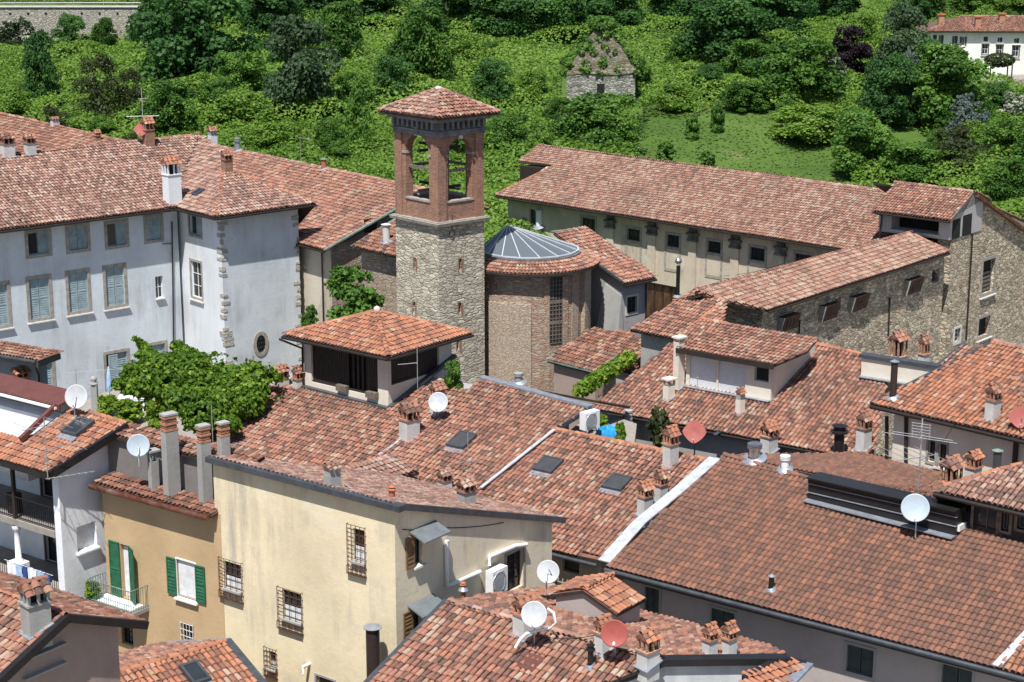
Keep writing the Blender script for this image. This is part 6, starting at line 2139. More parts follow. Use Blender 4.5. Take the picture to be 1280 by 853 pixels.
# ------------------------------------------------------------------ central roof with the belvedere
def central():
    pl = Plane((690, 686), (747, 700), 8.8, .34)
    H = House('central_house', 'wide central house with a mottled orange tiled roof carrying the belvedere', 'building', P(700, 760, 2))
    up_ = [(318, 483.5), (278, 514), (246, 552)]
    px = [(200, 580), (430, 625), (690, 686), (747, 700), (890, 577), (694, 537.5), (738, 511), (601, 474), (566, 503), (480, 482)]
    lowL = pl.hit(690, 686)
    ar = pl.along(pl.hit(747, 700))
    tl = pl.run(pl.hit(601, 474)); tr = pl.run(pl.hit(694, 537.5))
    report('central', tl, tr, pl.run(pl.hit(318, 484)), pl.at(0, tl)[2])
    # left part
    p1 = pl.poly([(318, 483.5), (246, 552), (235, 600), (478, 650), (604, 602), (690, 540), (738, 511.5), (601, 474), (562, 502), (400, 505)])
    a_l = pl.along(pl.hit(318, 484))
    p1 = [pl.at(pl.along(pl.hit(246, 552)), 0)] + [pl.at(pl.along(pl.hit(604, 607)), 0)] + pl.poly([(604, 607), (692, 540), (738, 511.5), (601, 474), (590, 487), (318, 483.5), (276, 512), (246, 552)])
    tile_roof(H.root, pl, p1, T('t_mid'))
    q = pl.lower(.12)
    p2 = q.poly([(606, 608), (690, 686), (747, 700), (891, 577), (694, 538)])
    p2 = [q.at(q.along(q.hit(606, 608)), 0)] + q.poly([(747, 700), (891, 577), (694, 538), (606, 608)])
    tile_roof(H.root, q, p2, T('t_mid'))
    strip(H.root, [pl.hit(601, 613), pl.hit(693, 540)], .16, 'leadw', 'flashing', .05, .12)
    strip(H.root, [pl.hit(474, 572), pl.hit(516, 541)], .16, 'leadw', 'flashing', .05, .12)
    # grey edge along the upper ridge and dark gable down to the lower part
    strip(H.root, [pl.hit(601, 473.5), pl.hit(738, 511)], .42, 'lead', 'ridge_flashing', .1, .1)
    strip(H.root, [pl.hit(738, 511.5), pl.hit(699, 535)], .14, 'zinc', 'verge_flashing', .2, .02)
    ridge_caps(H.root, q.hit(694, 538), q.hit(891, 577.5), M['t_orange'])
    ridge_caps(H.root, pl.hit(318, 484), pl.hit(278, 513), M['t_orange'])
    tL = pl.run(pl.hit(300, 498))
    aL = pl.along(pl.hit(246, 552))
    # walls: main body, plus a taller block under the higher ridge
    def ft(a0, a1, t0, t1, dz=.15): 
        c = [pl.at(a0, t0), pl.at(a1, t0), pl.at(a1, t1), pl.at(a0, t1)]
        return [(p[0], p[1], p[2] - dz) for p in c]
    ws = H.foot(ft(aL + .4, pl.along(pl.hit(604, 607)), .8, tl - .3), M['pl_conc'])
    a2 = pl.along(pl.hit(604, 607))
    ws2 = H.foot(ft(a2, ar - .3, .8, tr - .2, .3), M['pl_beige'])
    W = ws2[0]
    window(H, W, 703, 724, 699, 716, 'dark', trim=None, sill=None)
    window(H, W, 707, 725, 736, 756, 'shut', sh='sh_dark', trim=None, sill=None)
    gutter(H, q, a2, ar, 'zinc', .09)
    # rear slopes
    b = MB()
    r0, r1 = pl.at(pl.along(pl.hit(601, 474)), tl), pl.at(pl.along(pl.hit(738, 511)), tl)
    b.slab([r0, r1, r1 + pl.h * 3 - UP * 1.0, r0 + pl.h * 3 - UP * 1.0], .12, 0, 1)
    r0, r1 = q.hit(694, 538), q.hit(891, 577.5)
    b.slab([r0, r1, r1 + pl.h * 3.5 - UP * 1.2, r0 + pl.h * 3.5 - UP * 1.2], .12, 0, 1)
    b.build('roof', [M['t_mid'], M['fascia']], H.root)
    H.finish()
    return pl, q
PL_M, PL_MR = central()

def belvedere():
    ze = P(485.5, 447, 0) ; 
    # base front corner stands on the central roof
    zc = 36 - (depth(PL_M.hit(482, 519)) - 1.2) * .2508
    C_ = P(485.5, 447.3, zc); L_ = P(347, 421, zc); R_ = P(590, 417, zc)
    eA = unit(R_ - C_); eB = unit(L_ - C_); eB = unit(eB - eA * np.dot(eA, eB))
    sA, sB = np.linalg.norm(R_ - C_), np.linalg.norm(L_ - C_)
    o = .75
    root_c = C_ + (eA * sA + eB * sB) / 2
    H = House('belvedere', 'square roof belvedere with an orange pyramid roof and dark timber screens', 'roof tower', root_c)
    f = [C_ + eA * o + eB * o, C_ + eA * (sA - o) + eB * o, C_ + eA * (sA - o) + eB * (sB - o), C_ + eA * o + eB * (sB - o)]
    ws = H.foot([(p[0], p[1], zc - .1) for p in f], M['pl_cream'], 7)
    WR, WL = ws[0], ws[3]      # right face, left face (runs L -> C)
    report('bel', sA, sB)
    hl = WL.za - WL.hit(430, 492)[1]
    for W, (u0, v0, u1, v1) in ((WL, (389, 432, 472, 491)), (WR, (488, 448, 549, 490))):
        a0, z0 = W.hit(u0, (v0 + v1) / 2); a1, _ = W.hit(u1, (v0 + v1) / 2)
        a0 = max(a0, .25); a1 = min(a1, W.L - .25)
        z1 = zc - .25
        z0 = W.hit((u0 + u1) / 2, 487 if W is WL else 473)[1]
        W.holes.append((a0, a1, z0, z1, .3))
        m = MB(); W.box(m, a0, a1, z0, z1, -.33, -.3); w = m.build('opening', M['dark'], H.root)
        m = MB(); n = int((a1 - a0) / .16)
        for i in range(n):
            if W is WL and n * .52 < i < n * .82 and i % 2 == 0: continue
            x = a0 + (a1 - a0) * i / n; dd = -.12 if not (W is WL and n * .52 < i < n * .82) else -.2
            W.box(m, x + .012, x + (a1 - a0) / n - .012, z0 + .02, z1, dd - .04, dd)
        W.box(m, a0, a1, z1 - .12, z1, -.12, -.06); W.box(m, a0, a1, z0, z0 + .1, -.12, -.06)
        m.build('timber_screen', M['wood_dk'], w)
        if W is WL:
            for f0 in (.42, .86):
                m = MB(); W.box(m, a0 + (a1 - a0) * f0, a0 + (a1 - a0) * f0 + .7, z0 - .06, z0 + .25, .0, .25)
                m.build('flower_box', M['wood_gr'], w)
    zt = zc
    ap = root_c + UP * (zc + .34 * (sA + sB) / 4 - root_c[2])
    rr = [C_, R_, C_ + eA * sA + eB * sB, C_ + eB * sB]
    for i in range(4):
        A, B = rr[i], rr[(i + 1) % 4]; mid = (A + B) / 2
        run = np.linalg.norm((root_c - mid)[:2]); p = Plane(tuple(A), tuple(B), zc, (ap[2] - zc) / run)
        hh = unit(V([root_c[0] - mid[0], root_c[1] - mid[1], 0])); p.h = hh; p.s = unit(hh + UP * p.slope); n = np.cross(p.e, p.s); p.n = n if n[2] > 0 else -n
        tile_roof(H.root, p, [A, B, ap], T('t_orange'), jit=.9)
        ridge_caps(H.root, A, ap, M['t_orange'], .26)
        if i in (0, 3):
            m = MB(); m.tube([A - hh * .06 - UP * .1, B - hh * .06 - UP * .1], .08, 6); m.build('gutter', M['gutter'], H.root)
    m = MB(); m.lathe(ap + UP * .1, [(.16, 0), (.18, .12), (.1, .2), (0, .24)], 10); m.build('finial', M['st_sill'], H.root)
    # flashing round the foot
    for W in (WL, WR):
        z_ = [PL_M.z(*(W.pt(x, 0, .15)[:2])) for x in (0, W.L)]
        strip(H.root, [W.pt(0, z_[0] + .1, .12), W.pt(W.L + .1, z_[1] + .1, .12)], .3, 'zinc', 'foot_flashing', .16)
    downpipe(H, [L_ - UP * .15 + eA * .1, WL.pt(.02, zc - .7, .12), WL.pt(.02, PL_M.z(*WL.pt(0, 0, .1)[:2]) + .2, .12)], 'gutter', .06)
    H.finish()
    return C_, eA, eB
belvedere()

def roof_hatch():
    # tiled shed dormer standing on the central roof
    a = PL_M.hit(449, 612); 
    pl = Plane((440, 609), (524, 593), 12.6, .30)
    pl = Plane((445, 612), (524, 590), PL_M.z(*PL_M.hit(480, 612)[:2]) + .9, .25)
    H = House('roof_hatch', 'low tiled roof hatch with weathered tiles behind the yellow house parapet', 'dormer', PL_M.hit(485, 612))
    poly = pl.poly([(445, 612), (524, 590.5), (496, 571), (430, 585), (426, 602)])
    tile_roof(H.root, pl, poly, T('t_pale'), jit=1.5)
    solid_under(H, pl, poly, .25, M['pl_conc'], 9)
    strip(H.root, [poly[2], poly[4]], .14, 'lead', 'flashing', .05, .1)
    H.finish()
roof_hatch()
# ================================================================== TOWN, front row
# ------------------------------------------------------------------ yellow house
def yellow_house():
    zt = 14.6
    A = P(266, 577, zt); C_ = P(493, 636, zt)
    eB = unit(C_ - A); 
    eA = V([-eB[1], eB[0], 0.0])
    L = np.linalg.norm(C_ - A)
    H = House('yellow_house', 'tall yellow rendered house with rain stains, barred windows and a grey parapet edge', 'building', (A + C_) / 2 - UP * 12)
    Wt = Wall(C_, C_ + eA, 0, 0)
    aR, zR = Wt.hit(690, 652)
    report('yellow', L, aR, zR)
    D = C_ + eA * aR
    E_ = A + eA * aR
    ws = H.foot([(A[0], A[1], zt), (C_[0], C_[1], zt), (D[0], D[1], zR), (E_[0], E_[1], zR)], M['pl_yellow'], -1, [None, M['pl_ygrey'], None, None])
    WB, WA = ws[0], ws[1]
    # barred windows on the sunlit side
    for (u0, u1, v0, v1, gu0, gu1, gv0, gv1) in [(281, 301, 704, 737, 276, 304, 700, 749), (354, 377, 740, 775, 349, 379, 737, 788), (442, 456, 662, 702, 436, 458, 657, 718), (337, 345, 815, 836, 332, 347, 810, 846)]:
        w, r = window(H, WB, u0, u1, v0, v1, 'grille', trim=None, sill='pl_conc', tw=.0, frame='iron', nx=3, nz=4, curt=.45, rec=.12)
        g = WB.rect(gu0, gu1, gv0, gv1); grille(WB, w, *g, mat='iron', nx=4, nz=6)
    m = MB(); a, z = WB.hit(387, 830)
    m.tube([WB.pt(a, z, -.1), WB.pt(a, z, .35), WB.pt(a, z - .25, .42)], .07, 8); m.build('vent_pipe', M['whitem'], H.root)
    window(H, WB, 396, 418, 848, 868, 'dark', trim='pl_conc', tw=.08, sill=None)
    # right side: shuttered windows under small awnings, pipe
    for (u0, u1, v0, v1, aw) in [(517, 528, 666, 706, (511, 544, 652, 665)), (515, 527, 758, 800, (509, 541, 744, 757))]:
        w, (a0, a1, z0, z1) = window(H, WA, u0, u1, v0, v1, 'shutL', sh='sh_brown', trim=None, sill='st_sill', tw=.02, frame='wood_dk')
        m = MB(); b0, z_ = WA.hit(aw[0], aw[2] + 12); b1, _ = WA.hit(aw[1], aw[2])
        zz = z1 + .16
        m.hexa([WA.pt(b0, zz, .02), WA.pt(b1, zz, .02), WA.pt(b1, zz - .3, .75), WA.pt(b0, zz - .3, .75), WA.pt(b0, zz + .05, .02), WA.pt(b1, zz + .05, .02), WA.pt(b1, zz - .24, .75), WA.pt(b0, zz - .24, .75)])
        m.build('awning', M['awn'], H.root)
    w, r = window(H, WA, 633, 654, 690, 738, 'grille', trim='st_trim', tw=.12, sill='st_trim', frame='iron', nx=3, nz=4)
    m = MB()
    p = lambda u, v, d=.12: WA.pt(*WA.hit(u, v), d)
    m.tube([p(555.5, 675), p(555.5, 732), p(597, 714)], .09, 8); m.tube([p(608, 706), p(609, 696), p(640, 682), p(655, 680)], .09, 8); m.build('white_pipe', M['white'], H.root)
    # roof falling away behind the parapet
    pl = Plane(tuple(A), tuple(C_), zt, -(zt - zR) / aR)
    tiles_on = Plane.__new__(Plane); tiles_on.__dict__.update(pl.__dict__)
    oa, ob = -.05, L + .3
    q = Plane(tuple(E_ + eA * .6 + UP * (zR - E_[2] - .6 * (zt - zR) / aR)), tuple(D + eA * .6 + UP * (zR - D[2] - .6 * (zt - zR) / aR)), zR, 1)
    q.o = E_ * V([1, 1, 0]) + UP * (zR + .12) + eA * .6 - UP * (.6 * (zt - zR) / aR); q.e = eB; q.h = -eA; q.slope = (zt - zR) / aR
    q.s = unit(q.h + UP * q.slope); n = np.cross(q.e, q.s); q.n = n if n[2] > 0 else -n
    tile_roof(H.root, q, [q.at(-.1, 0), q.at(L + .10, 0), q.at(L + .10, aR + .55), q.at(-.1, aR + .55)], T('t_pale'), jit=1.4, thick=.1)
    top = lambda a, t: q.at(a, aR + .6 - t)
    strip(H.root, [A + UP * .14 - eA * .14 - eB * .1, C_ + UP * .14 - eA * .14 + eB * .5], .36, 'zinc', 'parapet_edge', .22)
    strip(H.root, [q.at(L + .12, aR + .6), q.at(L + .12, -.1)], .2, 'zinc', 'verge_edge', .24, .0)
    H.finish()
    return WB, WA, q, aR, L
M['pl_ygrey'] = plaster('weathered_yellow_grey_plaster', (.82, .71, .52), (.42, .37, .31), .4, .7, patch=(.74, .66, .53), pamt=.5)
W_YB, W_YA, PL_Y, Y_RUN, Y_L = yellow_house()

# ------------------------------------------------------------------ tan house with green shutters
def tan_house():
    zt = 12.5
    A = P(127, 603, zt); C_ = P(268, 641, zt)
    e = unit(C_ - A); L = np.linalg.norm(C_ - A); h = V([-e[1], e[0], 0.0])
    H = House('tan_house', 'tan house with green louvred shutters and a small balcony', 'building', (A + C_) / 2 - UP * 11)
    ws = H.foot([(p[0], p[1], z) for p, z in ((A, zt), (C_ + e * .3, zt), (C_ + e * .3 + h * .9, zt + .03), (A + h * .9, zt + .03))], M['pl_tan'], -1)
    W = ws[0]
    w, r = window(H, W, 152, 163.5, 682, 748, 'casement', trim=None, sill=None, frame='white', nx=2, nz=5, curt=.95, name='balcony_door')
    a0, a1, z0, z1 = r
    m = MB(); x = W.hit(139, 712)[0]; louvre(m, W, x, a0 - .02, z0, z1 + .05, .03, .08, 14); m.build('shutter', M['sh_green'], w)
    # right leaf stands half open, turned out from the wall
    m = MB(); wd = a0 - x - .02
    b = Wall(W.pt(a1 + .02, 0, .04), W.pt(a1 + .02 + wd * .82, 0, .04) + W.n * wd * .42, 0, 0); b.n = V([b.e[1], -b.e[0], 0])
    louvre(m, b, 0, wd, z0, z1 + .05, .0, .05, 14); m.build('shutter', M['sh_green'], w)
    window(H, W, 222, 245, 702, 748, 'open2', sh='sh_green', trim='white', tw=.05, sill='white', frame='white', nx=2, nz=1, curt=.97, rec=.12)
    w2, r2 = window(H, W, 227, 242, 780, 803, 'grille', trim=None, sill='st_sill', tw=.02, frame='ironb', nx=2)
    grille(W, w2, r2[0], r2[1], r2[2], r2[3], mat='whitem', d=.05, nx=4, nz=3, basket=False)
    # balcony
    bx0 = W.hit(126, 750)[0]; bx1 = W.hit(173, 750)[0]; zb = z0 - .06
    bx0, bx1 = a0 - 1.05, a1 + 1.0
    m = MB(); W.box(m, bx0, bx1, zb - .16, zb, -.05, 1.0); bl = m.build('balcony', M['pl_conc'], H.root)
    m = MB(); rl = .95
    corner = [W.pt(bx0 + .04, 0, .0), W.pt(bx0 + .04, 0, .95), W.pt(bx1 - .04, 0, .95), W.pt(bx1 - .04, 0, .0)]
    for zz in (.08, rl): m.tube([c + UP * (zb + zz) for c in corner], .025, 5, cap=False)
    for s0, s1 in zip(corner[:-1], corner[1:]):
        n = int(np.linalg.norm(s1 - s0) / .13)
        for i in range(n + 1):
            p = s0 + (s1 - s0) * i / n; m.tube([p + UP * zb, p + UP * (zb + rl)], .011, 4, cap=False)
    m.build('railing', M['copper'], bl)
    m = MB(); W.box(m, bx0 + .15, bx1 - .2, zb + .01, zb + .06, .1, .85); m.build('floor_mat', M['cloth_w'], bl)
    # lower barred door in shade
    w3, r3 = window(H, W, 152, 166, 778, 806, 'grille', trim=None, sill=None, frame='ironb', nx=3, nz=4)
    # narrow roof and corroded copper gutter
    q = Plane.__new__(Plane); q.o = A + h * 3.1 + UP * .1; q.e = e; q.h = -h; q.slope = -.16
    q = Plane(tuple(A - h * .35 + UP * .02), tuple(C_ - h * .35 + UP * .02), zt + .05, .13)
    tile_roof(H.root, q, [q.at(-.1, 0), q.at(L + .2, 0), q.at(L + .2, 1.1), q.at(-.1, 1.1)], T('t_dull'))
    m = MB(); m.tube([q.at(-.2, -.12) - UP * .08, q.at(L + .1, -.12) - UP * .08], .12, 7); m.build('gutter', M['copperb'], H.root)
    H.finish()
    # back party wall with tall chimneys rises behind the strip roof
    bw = House('party_wall', 'low grey party wall with a tiled coping behind the tan house roof', 'wall', A + h * 3.6)
    zz = 14.3
    f = [A + h * .9 - e * .5, C_ + e * 1.0 + h * .9, C_ + e * 1.0 + h * 1.6, A + h * 1.6 - e * .5]
    bw.foot([(p[0], p[1], zz) for p in f], M['pl_shaded'], 0)
    bw.finish()
    qq = Plane(tuple(f[0] - h * .2 + UP * (zz - f[0][2] + .03)), tuple(f[1] - h * .2 + UP * (zz - f[1][2] + .03)), zz + .03, .2)
    tile_roof(bw.root, qq, [qq.at(-.2, 0), qq.at(L + 1.6, 0), qq.at(L + 1.6, 1.1), qq.at(-.2, 1.1)], T('t_dull'))
    return W, q, qq
W_TB, PL_TB, PL_PW = tan_house()

# ------------------------------------------------------------------ white house with loggias at the left
def loggia_house():
    ze = 13.4
    C_ = P(61, 592, ze); A0 = P(-20, 569, ze)
    eB = unit(C_ - A0); eA = V([-eB[1], eB[0], 0.0])
    pl = Plane(tuple(A0), tuple(C_), ze, .36)
    a_c = pl.along(C_)
    H = House('loggia_house', 'white house with two open loggias, iron railings and a terrace cut into its roof', 'building', C_ - UP * 12)
    top = pl.hit(158, 531); t = pl.run(pl.hit(115, 517))
    t = pl.run(top)
    report('loggia', t)
    aL = -6.0
    # side wall (white, faces right)
    o = .55
    W_front_o = 2.6       # loggia depth
    c = pl.at(a_c - .35, o); r = pl.at(a_c - .35, t); 
    fr = [pl.at(aL, o + W_front_o), pl.at(a_c - .52, o + W_front_o), pl.at(a_c - .52, o), pl.at(a_c - .13, o), pl.at(a_c - .13, t), pl.at(aL, t)]
    ws = H.foot([(p[0], p[1], p[2] - .2) for p in fr], M['pl_wh'])
    WS = ws[3]
    WF = ws[0]
    # the side wall is wider than the roof verge: it meets the tan house
    window(H, WS, 96, 121, 655, 687, 'casement', trim=None, sill='pl_wh', tw=.02, frame='white', nx=3, nz=1, rec=.3, curt=.9)
    # loggia floors, railings, column
    zf1 = WS.hit(66, 648)[1] if False else ze - 3.0
    for zf, lab in ((ze - 2.75, 'upper'), (ze - 5.75, 'lower')):
        m = MB(); p = [pl.at(aL, o - .05), pl.at(a_c - .53, o - .05), pl.at(a_c - .53, o + W_front_o), pl.at(aL, o + W_front_o)]
        p = [V([q[0], q[1], zf]) for q in p]; m.slab(p, .28); m.build('loggia_floor', M['floor'], H.root)
        m = MB()
        s0, s1 = V([*pl.at(aL, o + .02)[:2], zf]), V([*pl.at(a_c - .55, o + .02)[:2], zf])
        for zz in (.1, .98): m.tube([s0 + UP * zz, s1 + UP * zz], .028, 5)
        n = int(np.linalg.norm(s1 - s0) / .14)
        for i in range(n + 1):
            q = s0 + (s1 - s0) * i / n; m.tube([q + UP * .05, q + UP * .98], .013, 4, cap=False)
        m.build('railing', M['ironb'], H.root)
    # openings at the back of the loggias
    for zf in (ze - 2.75, ze - 5.75):
        for a in (WF.L - 1.6, WF.L - 4.0):
            r_ = (a, a + 1.0, zf + .02, zf + 2.15)
            window(H, WF, 0, 0, 0, 0, 'casement', r=r_, trim='wood_gr', tw=.08, sill=None, frame='wood_dk', nx=2, nz=3, name='door')
    # white column and pier of the lower loggia, post of the upper
    q = pl.at(a_c - 3.1, o + .05); q = V([q[0], q[1], ze - 5.75])
    m = MB(); m.box(q + UP * .55, eB * .38, eA * .25, UP * .55); m.lathe(q + UP * 1.1, [(.2, 0), (.2, .08), (.13, .14), (.115, 1.1), (.115, 1.35), (.17, 1.42), (.19, 1.5), (.19, 1.62)], 14); m.build('column', M['pl_wh'], H.root)
    q2 = V([q[0], q[1], ze - 2.75]); m = MB(); m.bar(q2, q2 + UP * 2.5, .14, .14, up=eA); m.build('post', M['wood_dk'], H.root)
    m = MB(); m.box(V([*pl.at(a_c - 3.7, o + .5)[:2], ze - 2.3]), eB * .25, eA * .2, UP * .45); m.build('planter_box', M['wood_dk'], H.root)
    # roof with a rectangular terrace cut into it
    cut = pl.poly([(-10, 548), (28, 554), (80, 514), (62, 497), (10, 484), (-20, 500)])
    tile_roof(H.root, pl, [pl.at(aL, 0), C_, top, pl.hit(115, 517), pl.hit(88, 512), pl.hit(30, 553), pl.hit(-8, 545)], T('t_orange'), jit=.8)
    ridge_caps(H.root, pl.hit(112, 517), top, M['t_orange'])
    strip(H.root, [C_ + eB * .06, top + eB * .06], .2, 'black', 'verge_board', .34, -.06)
    strip(H.root, [pl.at(aL, -.05), pl.at(a_c, -.05)], .16, 'black', 'eave_gutter', .2, -.1)
    # terrace: white walls sunk into the slope, folded brown sheet roof over its back
    c0, c1 = pl.hit(30, 553), pl.hit(88, 512)
    a1, t0, t1 = pl.along(c0), pl.run(c0), pl.run(c1)
    a0 = aL + .3
    zf = pl.at(a1, t0)[2] - 1.7
    at = lambda a, t, z: V([*pl.at(a, t)[:2], z])
    b = MB()
    b.add([at(a0, t0, zf), at(a1, t0, zf), at(a1, t1, zf), at(a0, t1, zf)], [(0, 1, 2, 3)])
    b.hexa([at(a1, t0, zf), at(a1 + .12, t0, zf), at(a1 + .12, t1, zf), at(a1, t1, zf), pl.at(a1, t0) + UP * .05, pl.at(a1 + .12, t0) + UP * .05, pl.at(a1 + .12, t1) + UP * .05, pl.at(a1, t1) + UP * .05])
    zb = pl.at(a1, t1)[2] + .55
    b.hexa([at(a0, t1, zf), at(a1, t1, zf), at(a1, t1 + .2, zf), at(a0, t1 + .2, zf), at(a0, t1, zb), at(a1, t1, zb), at(a1, t1 + .2, zb), at(a0, t1 + .2, zb)])
    b.build('terrace_wall', M['pl_chim'], H.root)
    s_ = MB(); tm = t1 - .75
    s_.slab([at(a0, tm, zb - .15), at(a1 + .3, tm, zb - .15), at(a1 + .3, t1 + .5, zb + .12), at(a0, t1 + .5, zb + .12)], .1); s_.build('terrace_roof', M['brown_sheet'], H.root)
    m = MB()
    m.bar(at(a1 + .05, tm, zb - .25), pl.at(a1 + .05, t0 - .2) + UP * .25, .18, .2)
    m.bar(at(a0, tm + .05, zb - .32), at(a1 + .3, tm + .05, zb - .32), .1, .2)
    m.build('terrace_frame', M['brown_sheet'], H.root)
    m = MB(); m.bar(at(a0, tm - .08, zb - .3), at(a1 + .2, tm - .08, zb - .3), .1, .1); m.build('awning_rail', M['white'], H.root)
    m = MB(); W_ = Wall(at(a1 - 2.6, t1 - .12, 0), at(a1 - .5, t1 - .12, 0), 0, 0)
    pts = []
    for jj in (0, 1):
        for ii in range(15): pts.append(W_.pt(2.1 * ii / 14, zf + .05 + jj * 1.9, .05 * math.sin(ii * 1.9)))
    m.add(pts, [(ii, ii + 1, 15 + ii + 1, 15 + ii) for ii in range(14)], 0, True); m.build('curtain', M['cloth_w'], H.root)
    skylight(pl, 99, 538, 26, 30, 'glass roof window in the small roof of the white house', 'glass')
    H.finish()
    return pl, WS, eA, eB, ze
PL_WH, W_WS, WH_A, WH_B, WH_Z = loggia_house()

# ------------------------------------------------------------------ grey house corner behind it (far left)
def grey_corner():
    zt = 13.4
    C_ = P(47, 446, zt); A0 = P(-30, 433, zt)
    e = unit(C_ - A0); h = V([-e[1], e[0], 0.0])
    H = House('grey_house', 'corner of a shaded blue grey house with a thin projecting roof at the left edge', 'building', C_ - UP * 9)
    L = np.linalg.norm(C_ - A0)
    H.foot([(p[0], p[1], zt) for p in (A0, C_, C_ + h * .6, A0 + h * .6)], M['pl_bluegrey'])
    H.finish()
    pl = Plane(tuple(A0 - h * .9 + UP * .05), tuple(C_ - h * .9 + UP * .05), zt + .02, .05)
    tile_roof(H.root, pl, [pl.at(-1, 0), pl.at(L + .9, 0), pl.at(L + .9, 1.6), pl.at(-1, 1.6)], [M['t_dull'], M['chan'], M['zinc']], thick=.3)
    m = MB(); m.tube([pl.at(-1, -.08), pl.at(L + .8, -.08)], .09, 6); m.build('gutter', M['zinc'], H.root)
    downpipe(H, [pl.at(L + .6, 0) - UP * .1, C_ + e * .1 - h * .1 - UP * .9, C_ + e * .1 - h * .1 - UP * 4], 'gutter', .06)
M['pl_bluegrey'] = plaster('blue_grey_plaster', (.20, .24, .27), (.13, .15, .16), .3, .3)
grey_corner()

# ------------------------------------------------------------------ pink gable, bottom left
def pink_gable():
    ap = P(81, 770, 14.6)
    # the ridge runs away to the left, the gable wall at right angles to it
    eB = unit(P(80, 768, 14.6) - P(0, 741, 14.6)); eA = V([-eB[1], eB[0], 0.0])
    sl = .36
    R = P(181, 777, 14.6 - .0)
    Wg = Wall(ap - eA * 10, ap + eA * 10, 0, 0)
    aL, zl = Wg.hit(0, 846); aR, zR = Wg.hit(180, 779)
    aP, zP = Wg.hit(81, 770)
    s1 = (zP - zl) / (aP - aL); s2 = (zP - zR) / (aR - aP)
    report('pink', aP - aL, s1, aR - aP, s2)
    H = House('pink_gable_house', 'dusky pink gabled house with stained tiles at the bottom left corner', 'building', V([ap[0], ap[1], 0]))
    Ll, Lr, dp = 9.0, aR - aP, 9.0
    top = Wg.pt(aP, zP)
    bk = -eB
    left = Wg.pt(aP - Ll, zP - s1 * Ll); right = Wg.pt(aR, zR)
    ins = bk * .25
    pts = [left + eA * .4, top, right - eA * .9]
    hgt = lambda p, q: p
    f = [(*(left + eA * .4 + ins)[:2], left[2] - .1), (*(top + ins)[:2], zP - .15), (*(right - eA * .9 + ins)[:2], zR + .9 * s2 - .15), (*(right - eA * .9 + bk * dp)[:2], zR + .9 * s2 - .15), (*(top + bk * dp)[:2], zP - .15), (*(left + eA * .4 + bk * dp)[:2], left[2] - .1)]
    ws = H.foot(f, M['pl_bl'])
    W = ws[0]
    # left slope
    p = Plane.__new__(Plane); p.o = left + bk * dp; p.e = eB; p.h = eA; p.slope = s1; p.L = dp
    p.s = unit(p.h + UP * s1); n = np.cross(p.e, p.s); p.n = n if n[2] > 0 else -n
    tile_roof(H.root, p, [p.at(0, 0), p.at(dp, 0), p.at(dp, Ll), p.at(0, Ll)], T('t_mid'), jit=1.1)
    q = Plane.__new__(Plane); q.o = right + bk * dp; q.e = eB; q.h = -eA; q.slope = s2; q.L = dp
    q.s = unit(q.h + UP * s2); n = np.cross(q.e, q.s); q.n = n if n[2] > 0 else -n
    tile_roof(H.root, q, [q.at(0, 0), q.at(dp, 0), q.at(dp, Lr), q.at(0, Lr)], T('t_dull'), jit=1.1)
    ridge_caps(H.root, top + bk * dp, top, M['t_orange'])
    strip(H.root, [left + eB * .1, top + eB * .1], .22, 'black', 'verge_board', .26, -.04); strip(H.root, [top + eB * .1, right + eB * .1], .22, 'black', 'verge_board', .26, -.04)
    m = MB(); WW = Wall(ap - eA * 10 + ins, ap + eA * 10 + ins, 0, 0)
    for v in (812, 836):
        a, z = WW.hit(57, v); WW.box(m, a - .9, a + .7, z - .03, z + .03, .0, .2)
    m.build('ledge', M['pl_conc'], H.root)
    H.finish()
    return p, q
PL_BLL, PL_BLR = pink_gable()

# ------------------------------------------------------------------ small gable at the bottom, beside the tan house
def bottom_gable():
    zr = 9.6
    top = P(281, 803, zr)
    eA = AD; eB = BD
    near = P(150, 842, zr)
    eA = unit(top - near); eB = V([eA[1], -eA[0], 0.0])
    H = House('low_house', 'low house with an orange tiled roof and a small glass roof window at the bottom', 'building', V([*near[:2], 0]))
    L = np.linalg.norm(top - near) + 2
    st = top - eA * L
    p = Plane.__new__(Plane); p.slope = .36; W_ = 7.0
    p.o = st + eB * W_ - UP * W_ * .36; p.e = eA; p.h = -eB; p.L = L
    p.s = unit(p.h + UP * p.slope); n = np.cross(p.e, p.s); p.n = n if n[2] > 0 else -n
    tile_roof(H.root, p, [p.at(-3, 0), p.at(L, 0), p.at(L, W_), p.at(-3, W_)], T('t_orange'), jit=1.1)
    q = Plane.__new__(Plane); q.slope = .36
    q.o = st - eB * 5 - UP * 5 * .36; q.e = eA; q.h = eB; q.L = L
    q.s = unit(q.h + UP * q.slope); n = np.cross(q.e, q.s); q.n = n if n[2] > 0 else -n
    tile_roof(H.root, q, [q.at(-3, 0), q.at(L, 0), q.at(L, 5), q.at(-3, 5)], T('t_mid'), jit=1.1)
    ridge_caps(H.root, st - eA * 3, top, M['t_orange'], .28)
    strip(H.root, [top + eA * .1, top + eA * .1 + eB * W_ - UP * W_ * .36], .3, 'zinc', 'verge_flashing', .12, .05)
    strip(H.root, [top + eA * .1, top + eA * .1 - eB * 5 - UP * 5 * .36], .3, 'lead', 'verge_flashing', .12, .05)
    f = [st - eA * 3 - eB * 4.5, st - eA * 3 + eB * 6.5, top + eB * 6.5, top - eB * 4.5]
    f = [(p_[0], p_[1], zr - 2.6) for p_ in f]
    a = sum(f[i][0] * f[(i + 1) % 4][1] - f[(i + 1) % 4][0] * f[i][1] for i in range(4))
    H.foot(f if a > 0 else f[::-1], M['pl_tan'], -1)
    H.finish()
    skylight(p, 243, 846, 22, 34, 'small glass roof window on the lowest orange roof', 'glass')
    return p
